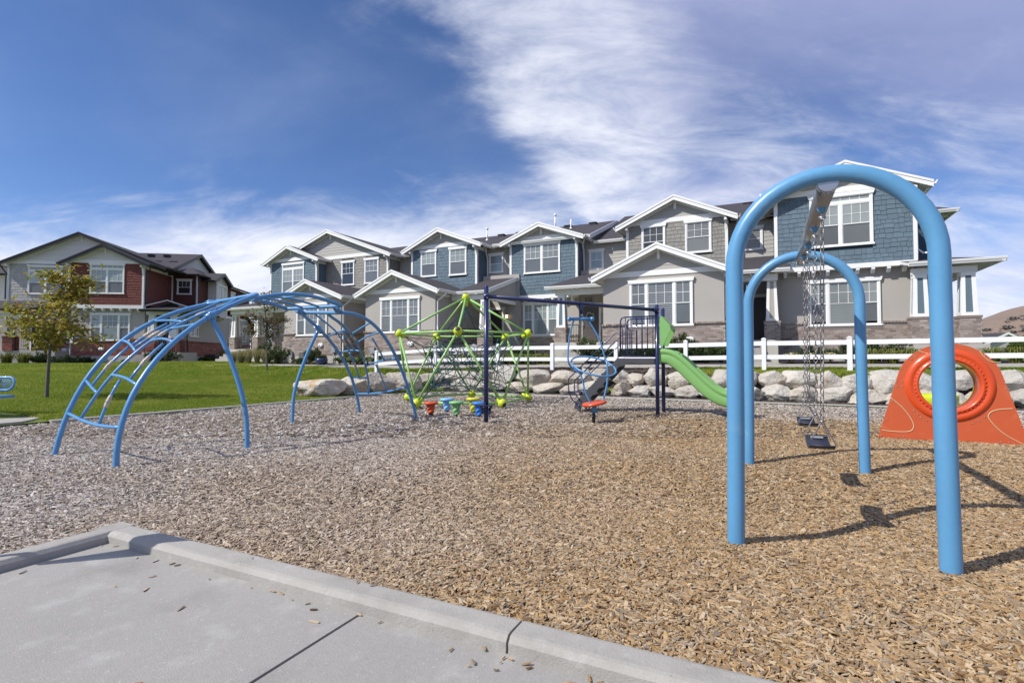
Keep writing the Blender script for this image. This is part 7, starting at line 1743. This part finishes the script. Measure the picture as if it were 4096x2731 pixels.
tree('young_tree', 'thin young tree with tan autumn leaves in front of the far townhouse', (-22.5, 18.15, z_out(-22.5, 18.15)), 4.3, .055,
     [(.42, ax1 + .2, .75, .35), (.44, ax1 + PI, .8, .3), (.55, ax1 + 1.2, .6, .4), (.60, ax1 + .3, .9, .2), (.62, ax1 + PI + .4, .7, .3), (.75, ax1, .5, .4), (.82, ax1 + PI, .45, .35), (.9, ax1 + .5, .3, .2)], 1500, 'leaf_tan', .15, .034, 8, .27, (-.25, -.1))
# bare sapling near the red wall
t = thing('bare_sapling', 'bare leafless sapling in front of the red brick wall', 'tree', (-44.3, 22.0, z_out(-44.3, 22)))
b = MB(); P = crom([Vector((0, 0, -.1)), Vector((.03, 0, 1.2)), Vector((-.05, .02, 2.4)), Vector((-.16, 0, 3.95))], 5); b.tube(P, [lerp(.06, .012, k / (len(P) - 1)) for k in range(len(P))], 8); b.obj('trunk', 'twig', t)
for k in range(26):
    p = rail_pt(P, rb.uniform(.42, .75)); a = rb.uniform(0, 6.28); l = rb.uniform(.35, .95); q = MB(); q.tube([p, p + Vector((math.cos(a) * l * .35, math.sin(a) * l * .35, l * .55)), p + Vector((math.cos(a) * l * .5, math.sin(a) * l * .5, l))], [.012, .008, .003], 4); q.obj('twig', 'twig', t)
# trees beyond the gap between the two buildings and at the far right
for i, (u, v, hh, sd, lb) in enumerate(((*cuv(-26.6, 55), 6.5, 31, 'distant leafy tree in the gap between the red house and the row'), (*cuv(-30.5, 65), 8.0, 32, 'taller distant tree farther back in the gap between the buildings'))):
    r = random.Random(sd); tree('leafy_tree', lb, (u, v, .6), hh, .14, [(f, r.uniform(0, 6.28), r.uniform(1.2, 2.0), r.uniform(.5, 1.4)) for f in (.3, .36, .42, .48, .54, .6, .66, .72, .78, .85)], 3200, 'leaf_far', .22, .06, sd, .75, group='trees in the gap between the buildings')

# ================================================================ small things by the houses
def ac(u, v, z, s, m, label, rz=0):
    t = thing('air_conditioner', label, 'air conditioner', (u, v, z), rz, 'outdoor air conditioners'); b = MB(); b.box(-s / 2, s / 2, -s / 2, s / 2, 0, .05); b.box(-s / 2, s / 2, -s / 2, s / 2, .62, .70); b.box(-s / 2 + .03, s / 2 - .03, -s / 2 + .03, s / 2 - .03, .05, .62); b.obj('cabinet', m, t)
    for sx in range(9):
        x = lerp(-s / 2 + .05, s / 2 - .05, sx / 8); q = MB(); q.box(x - .012, x + .012, -s / 2, -s / 2 + .03, .05, .62); q.obj('louvre', m, t); q = MB(); q.box(s / 2 - .03, s / 2, x - .012, x + .012, .05, .62); q.obj('louvre', m, t)
    q = MB(); q.lathe([(.0, .0), (s * .42, .0), (s * .42, .02), (0, .03)], (0, 0, 1), (0, 0, .70), 20); q.obj('fan_guard', 'black', t)
ac(-23.55, 21.75, z_out(-23.5, 21.7) + .02, .78, 'ac_grey', 'light grey air conditioner against the far left townhouse')
ac(-17.25, 21.5, z_out(-17.2, 21.5) + .02, .85, 'ac_grey', 'grey louvred air conditioner behind the rope climber')
x, y = hl(-18.2, 45.6); ac(x, y, .88, .85, 'ac_dark', 'dark grey air conditioner beside the brick side of the red house', R(34.1))
def meter(u, v, z, label, rz=0, name='meter_box'):
    t = thing(name, label, 'utility box', (u, v, z), rz); b = MB(); b.box(-.14, .14, -.10, .02, 0, .34); b.obj('case', 'meter_grey', t); b = MB(); b.tube([(0, -.04, 0), (0, -.04, -.75)], .022, 8); b.obj('conduit', 'meter_grey', t)
meter(-22.2, 22.36, 1.62, 'grey meter box on brick right of the far left house window'); meter(-25.6, 22.36, 1.35, 'pale grey meter box low on the brick behind the yew'); meter(-19.35, 22.36, 1.55, 'small grey meter box on the second house brick')
x, y = hl(-26.55, 42.2); meter(x, y, 1.75, 'grey rounded meter box on the wall beside the left porch of the red house', R(34.1)); x, y = hl(-18.98, 53.6); meter(x, y, 1.9, 'grey utility box on the side wall of the red house', R(34.1 + 90))
meter(-13.1, 27.78, 1.75, 'grey utility box below the porch right of the rope climber'); meter(-7.2, 24.1, 1.35, 'small grey box beside the steps to door 1574')
t = thing('post_sign', 'small white sign on a grey post in front of the red brick', 'sign', (*hl(-25.05, 39.9), .85), R(34.1))
b = MB(); b.tube([(0, 0, -.3), (0, 0, 1.55)], .04, 10); b.obj('post', 'meter_grey', t); b = MB(); b.box(-.20, .16, -.05, -.02, 1.5, 2.25); b.obj('panel', 'white_metal', t)
t = thing('plant_pot', 'round dark blue glazed pot with a low green plant', 'pot', (-21.75, 20.98, z_out(-21.75, 21) + .02)); b = MB(); b.lathe([(.18, 0), (.30, .10), (.34, .25), (.30, .36), (.27, .36), (.0, .30)], n=22); b.obj('pot', 'pot_blue', t)
for nm, me in PL['low']: inst(nm, me, t, (0, 0, .30), (0, 0, 0), (.75, .75, .7))
for i, (u, v, s) in enumerate(((-20.55, 22.9, 1.0), (-20.2, 23.3, .8), (-20.75, 23.6, .9))):
    t = thing('plant_pot', ['terracotta pot with a small plant in front of the shaded entry', 'small terracotta pot at the right side of the shaded entry', 'terracotta pot farther back in the shaded entry'][i], 'pot', (u, v, 1.02 + .2 * i), 0, 'terracotta pots in the shaded entry'); b = MB(); b.lathe([(.10, 0), (.15, .26), (.165, .26), (.165, .30), (.0, .28)], n=16); b.obj('pot', 'terracotta', t)
    for nm, me in PL['low']: inst(nm, me, t, (0, 0, .26), (0, 0, i), (.5 * s, .5 * s, .8 * s))
def adirondack(u, v, z, rz, label):
    t = thing('garden_chair', label, 'chair', (u, v, z), rz, 'grey slatted garden chairs')
    for k in range(5):
        x = -.22 + k * .11; b = MB(); b.prism([(x - .048, .18, .30), (x + .048, .18, .30), (x + .048 * .8, .48, 1.02 - .03 * abs(k - 2)), (x - .048 * .8, .48, 1.02 - .03 * abs(k - 2))], (0, .02, .01)); b.obj('back_slat', 'chair_grey', t)
    for k in range(4): b = MB(); y = -.28 + k * .125; b.box(-.27, .27, y, y + .11, .33 - k * .018, .35 - k * .018); b.obj('seat_slat', 'chair_grey', t)
    for sx in (-.31, .31):
        b = MB(); b.box(sx - .06, sx + .06, -.35, .35, .55, .575); b.obj('arm', 'chair_grey', t); b = MB(); b.box(sx - .02, sx + .02, -.33, -.24, 0, .55); b.obj('leg', 'chair_grey', t); b = MB(); b.box(sx - .02, sx + .02, .22, .30, 0, .55); b.obj('leg', 'chair_grey', t)
adirondack(-14.75, 22.5, 1.0, .5, 'grey slatted garden chair left of the tall navy post'); adirondack(-13.55, 22.5, 1.0, -.45, 'grey slatted garden chair right of the tall navy post')
t = thing('patio_table', 'low white patio table between the grey garden chairs', 'table', (-14.2, 22.9, 1.0)); b = MB(); b.lathe([(.0, .50), (.42, .50), (.42, .53), (.0, .54)], n=24); b.obj('table_top', 'white_metal', t); b = MB(); b.tube([(0, 0, 0), (0, 0, .5)], .05, 10); b.lathe([(.22, 0), (.05, .05)], n=16); b.obj('pedestal', 'white_metal', t)
t = thing('window_well', 'dark basement window well in the red house foundation', 'window well', (*hl(-23.2, 41.0), .85), R(34.1)); b = MB(); b.box(-.9, .9, -.55, .2, 0, .10); b.obj('curb', 'ac_dark', t); b = MB(); b.box(-.95, .95, -.6, .2, .10, .125); b.obj('cover', 'ac_dark', t)

# ================================================================ far house and hills at right
t = thing('distant_house', 'distant white gabled house roof showing above the hedge at right', 'house', C3(62.5, 66, .0), R(20)); b = MB(); b.box(-3, 3, 0, 8, -1, 3.0); b.prism([(-3, 0, 3.0), (3, 0, 3.0), (0, 0, 4.35)], (0, 8, 0)); b.obj('wall', 'shake_pale', t)
for sg in (-1, 1):
    b = MB(); b.prism([(sg * 3.3, -.3, 2.85), (0, -.3, 4.55), (0, -.3, 4.38), (sg * 3.3, -.3, 2.68)], (0, 8.6, 0)); b.obj('roof', 'roofing', t); b = MB(); b.prism([(sg * 3.32, -.36, 2.88), (0, -.36, 4.58), (0, -.36, 4.28), (sg * 3.32, -.36, 2.58)], (0, .05, 0)); b.obj('rake_board', 'white_trim', t)
D('hill_soil', (0.205, 0.152, 0.118), rough=.98, var=.16, scale=.006, fine=.12, fscale=.05)
D('hill_far', (0.20, 0.20, 0.26), rough=.98, var=.08, scale=.004)  # blue haze of distance is put into this base colour
D('scrub', None, rough=.95, var=.2, scale=.05, cols=[(.06, .06, .05), (.085, .08, .07), (.05, .055, .05)])
def hills(name, prof, Z, depth, m, seed, n=130):
    b = MB(); rows = 26; vs = []
    X0, X1 = prof[0][0], prof[-1][0]
    def hz(x):
        for (a, h1), (c, h2) in zip(prof, prof[1:]):
            if a <= x <= c: t_ = (x - a) / (c - a); t_ = t_ * t_ * (3 - 2 * t_); return lerp(h1, h2, t_)
        return 0
    for j in range(rows):
        t_ = j / (rows - 1)
        for i in range(n):
            x = lerp(X0, X1, i / (n - 1)); p = C3(x, Z + depth * (t_ - .5), 0)
            h_ = .92 * hz(x) * math.sin(min(1, t_ * 2.0) * PI / 2) ** 1.1 * (1 if t_ < .5 else math.cos((t_ - .5) * PI) ** .6 if t_ < 1 else 0)
            h_ *= 1 + .16 * mnoise.noise(Vector((x * .004, t_ * 4, seed))) * (1 - .5 * (t_ > .45)) ; h_ += 4 * mnoise.noise(Vector((x * .015, t_ * 9, seed))) * (1 if 0 < t_ < .5 else 0)
            vs.append((p.x, p.y, max(-2, h_ - 1)))
    b.add(vs, [(j * n + i, j * n + i + 1, (j + 1) * n + i + 1, (j + 1) * n + i) for j in range(rows - 1) for i in range(n - 1)], 0, True)
    return kind(b.obj(name, m, fix=False), 'structure'), vs, n
ho, hv, hn = hills('hills', [(700, 0), (1100, 35), (1270, 78), (1400, 128), (1520, 175), (1700, 240), (2000, 300), (2400, 260), (3000, 120), (3400, 0)], 1450, 800, 'hill_soil', 2.0)
hills('far_hills', [(-2500, 0), (-900, 60), (600, 90), (2300, 130), (2900, 195), (3300, 230), (3900, 200), (5200, 90), (6000, 0)], 3400, 1200, 'hill_far', 5.0)
sc_pts = []
r = random.Random(3)
for k in range(1100):
    j = r.randint(2, 12); i = r.randint(12, 75); p = hv[j * hn + i]
    if p[2] > 8 and mnoise.noise(Vector((p[0] * .006, p[1] * .006, 1.5))) > -.02: sc_pts.append((p[0] + r.uniform(-14, 14), p[1] + r.uniform(-14, 14), p[2] - 1))
bs = MB(); r = random.Random(5); bs2 = [(r.gauss(0, 1) * .5, r.gauss(0, 1) * .5, abs(r.gauss(0, 1)) * .45) for _ in range(60)]
vs, fs = [], []
for q in bs2:
    o = len(vs); d = Vector((r.uniform(-1, 1), r.uniform(-1, 1), r.uniform(-1, 1))).normalized() * .35; e = d.orthogonal().normalized() * .25; q = Vector(q); vs += [q - d, q + e, q + d, q - e]; fs.append((o, o + 1, o + 2, o + 3))
n = len(sc_pts); sz = np.array([r.uniform(3, 11) for _ in range(n)])
if n: scatter('hill_scrub', [(vs, fs)], np.array(sc_pts), np.zeros((n, 3)), np.stack([sz, sz, sz * .7], 1), [0] * n, 'scrub')
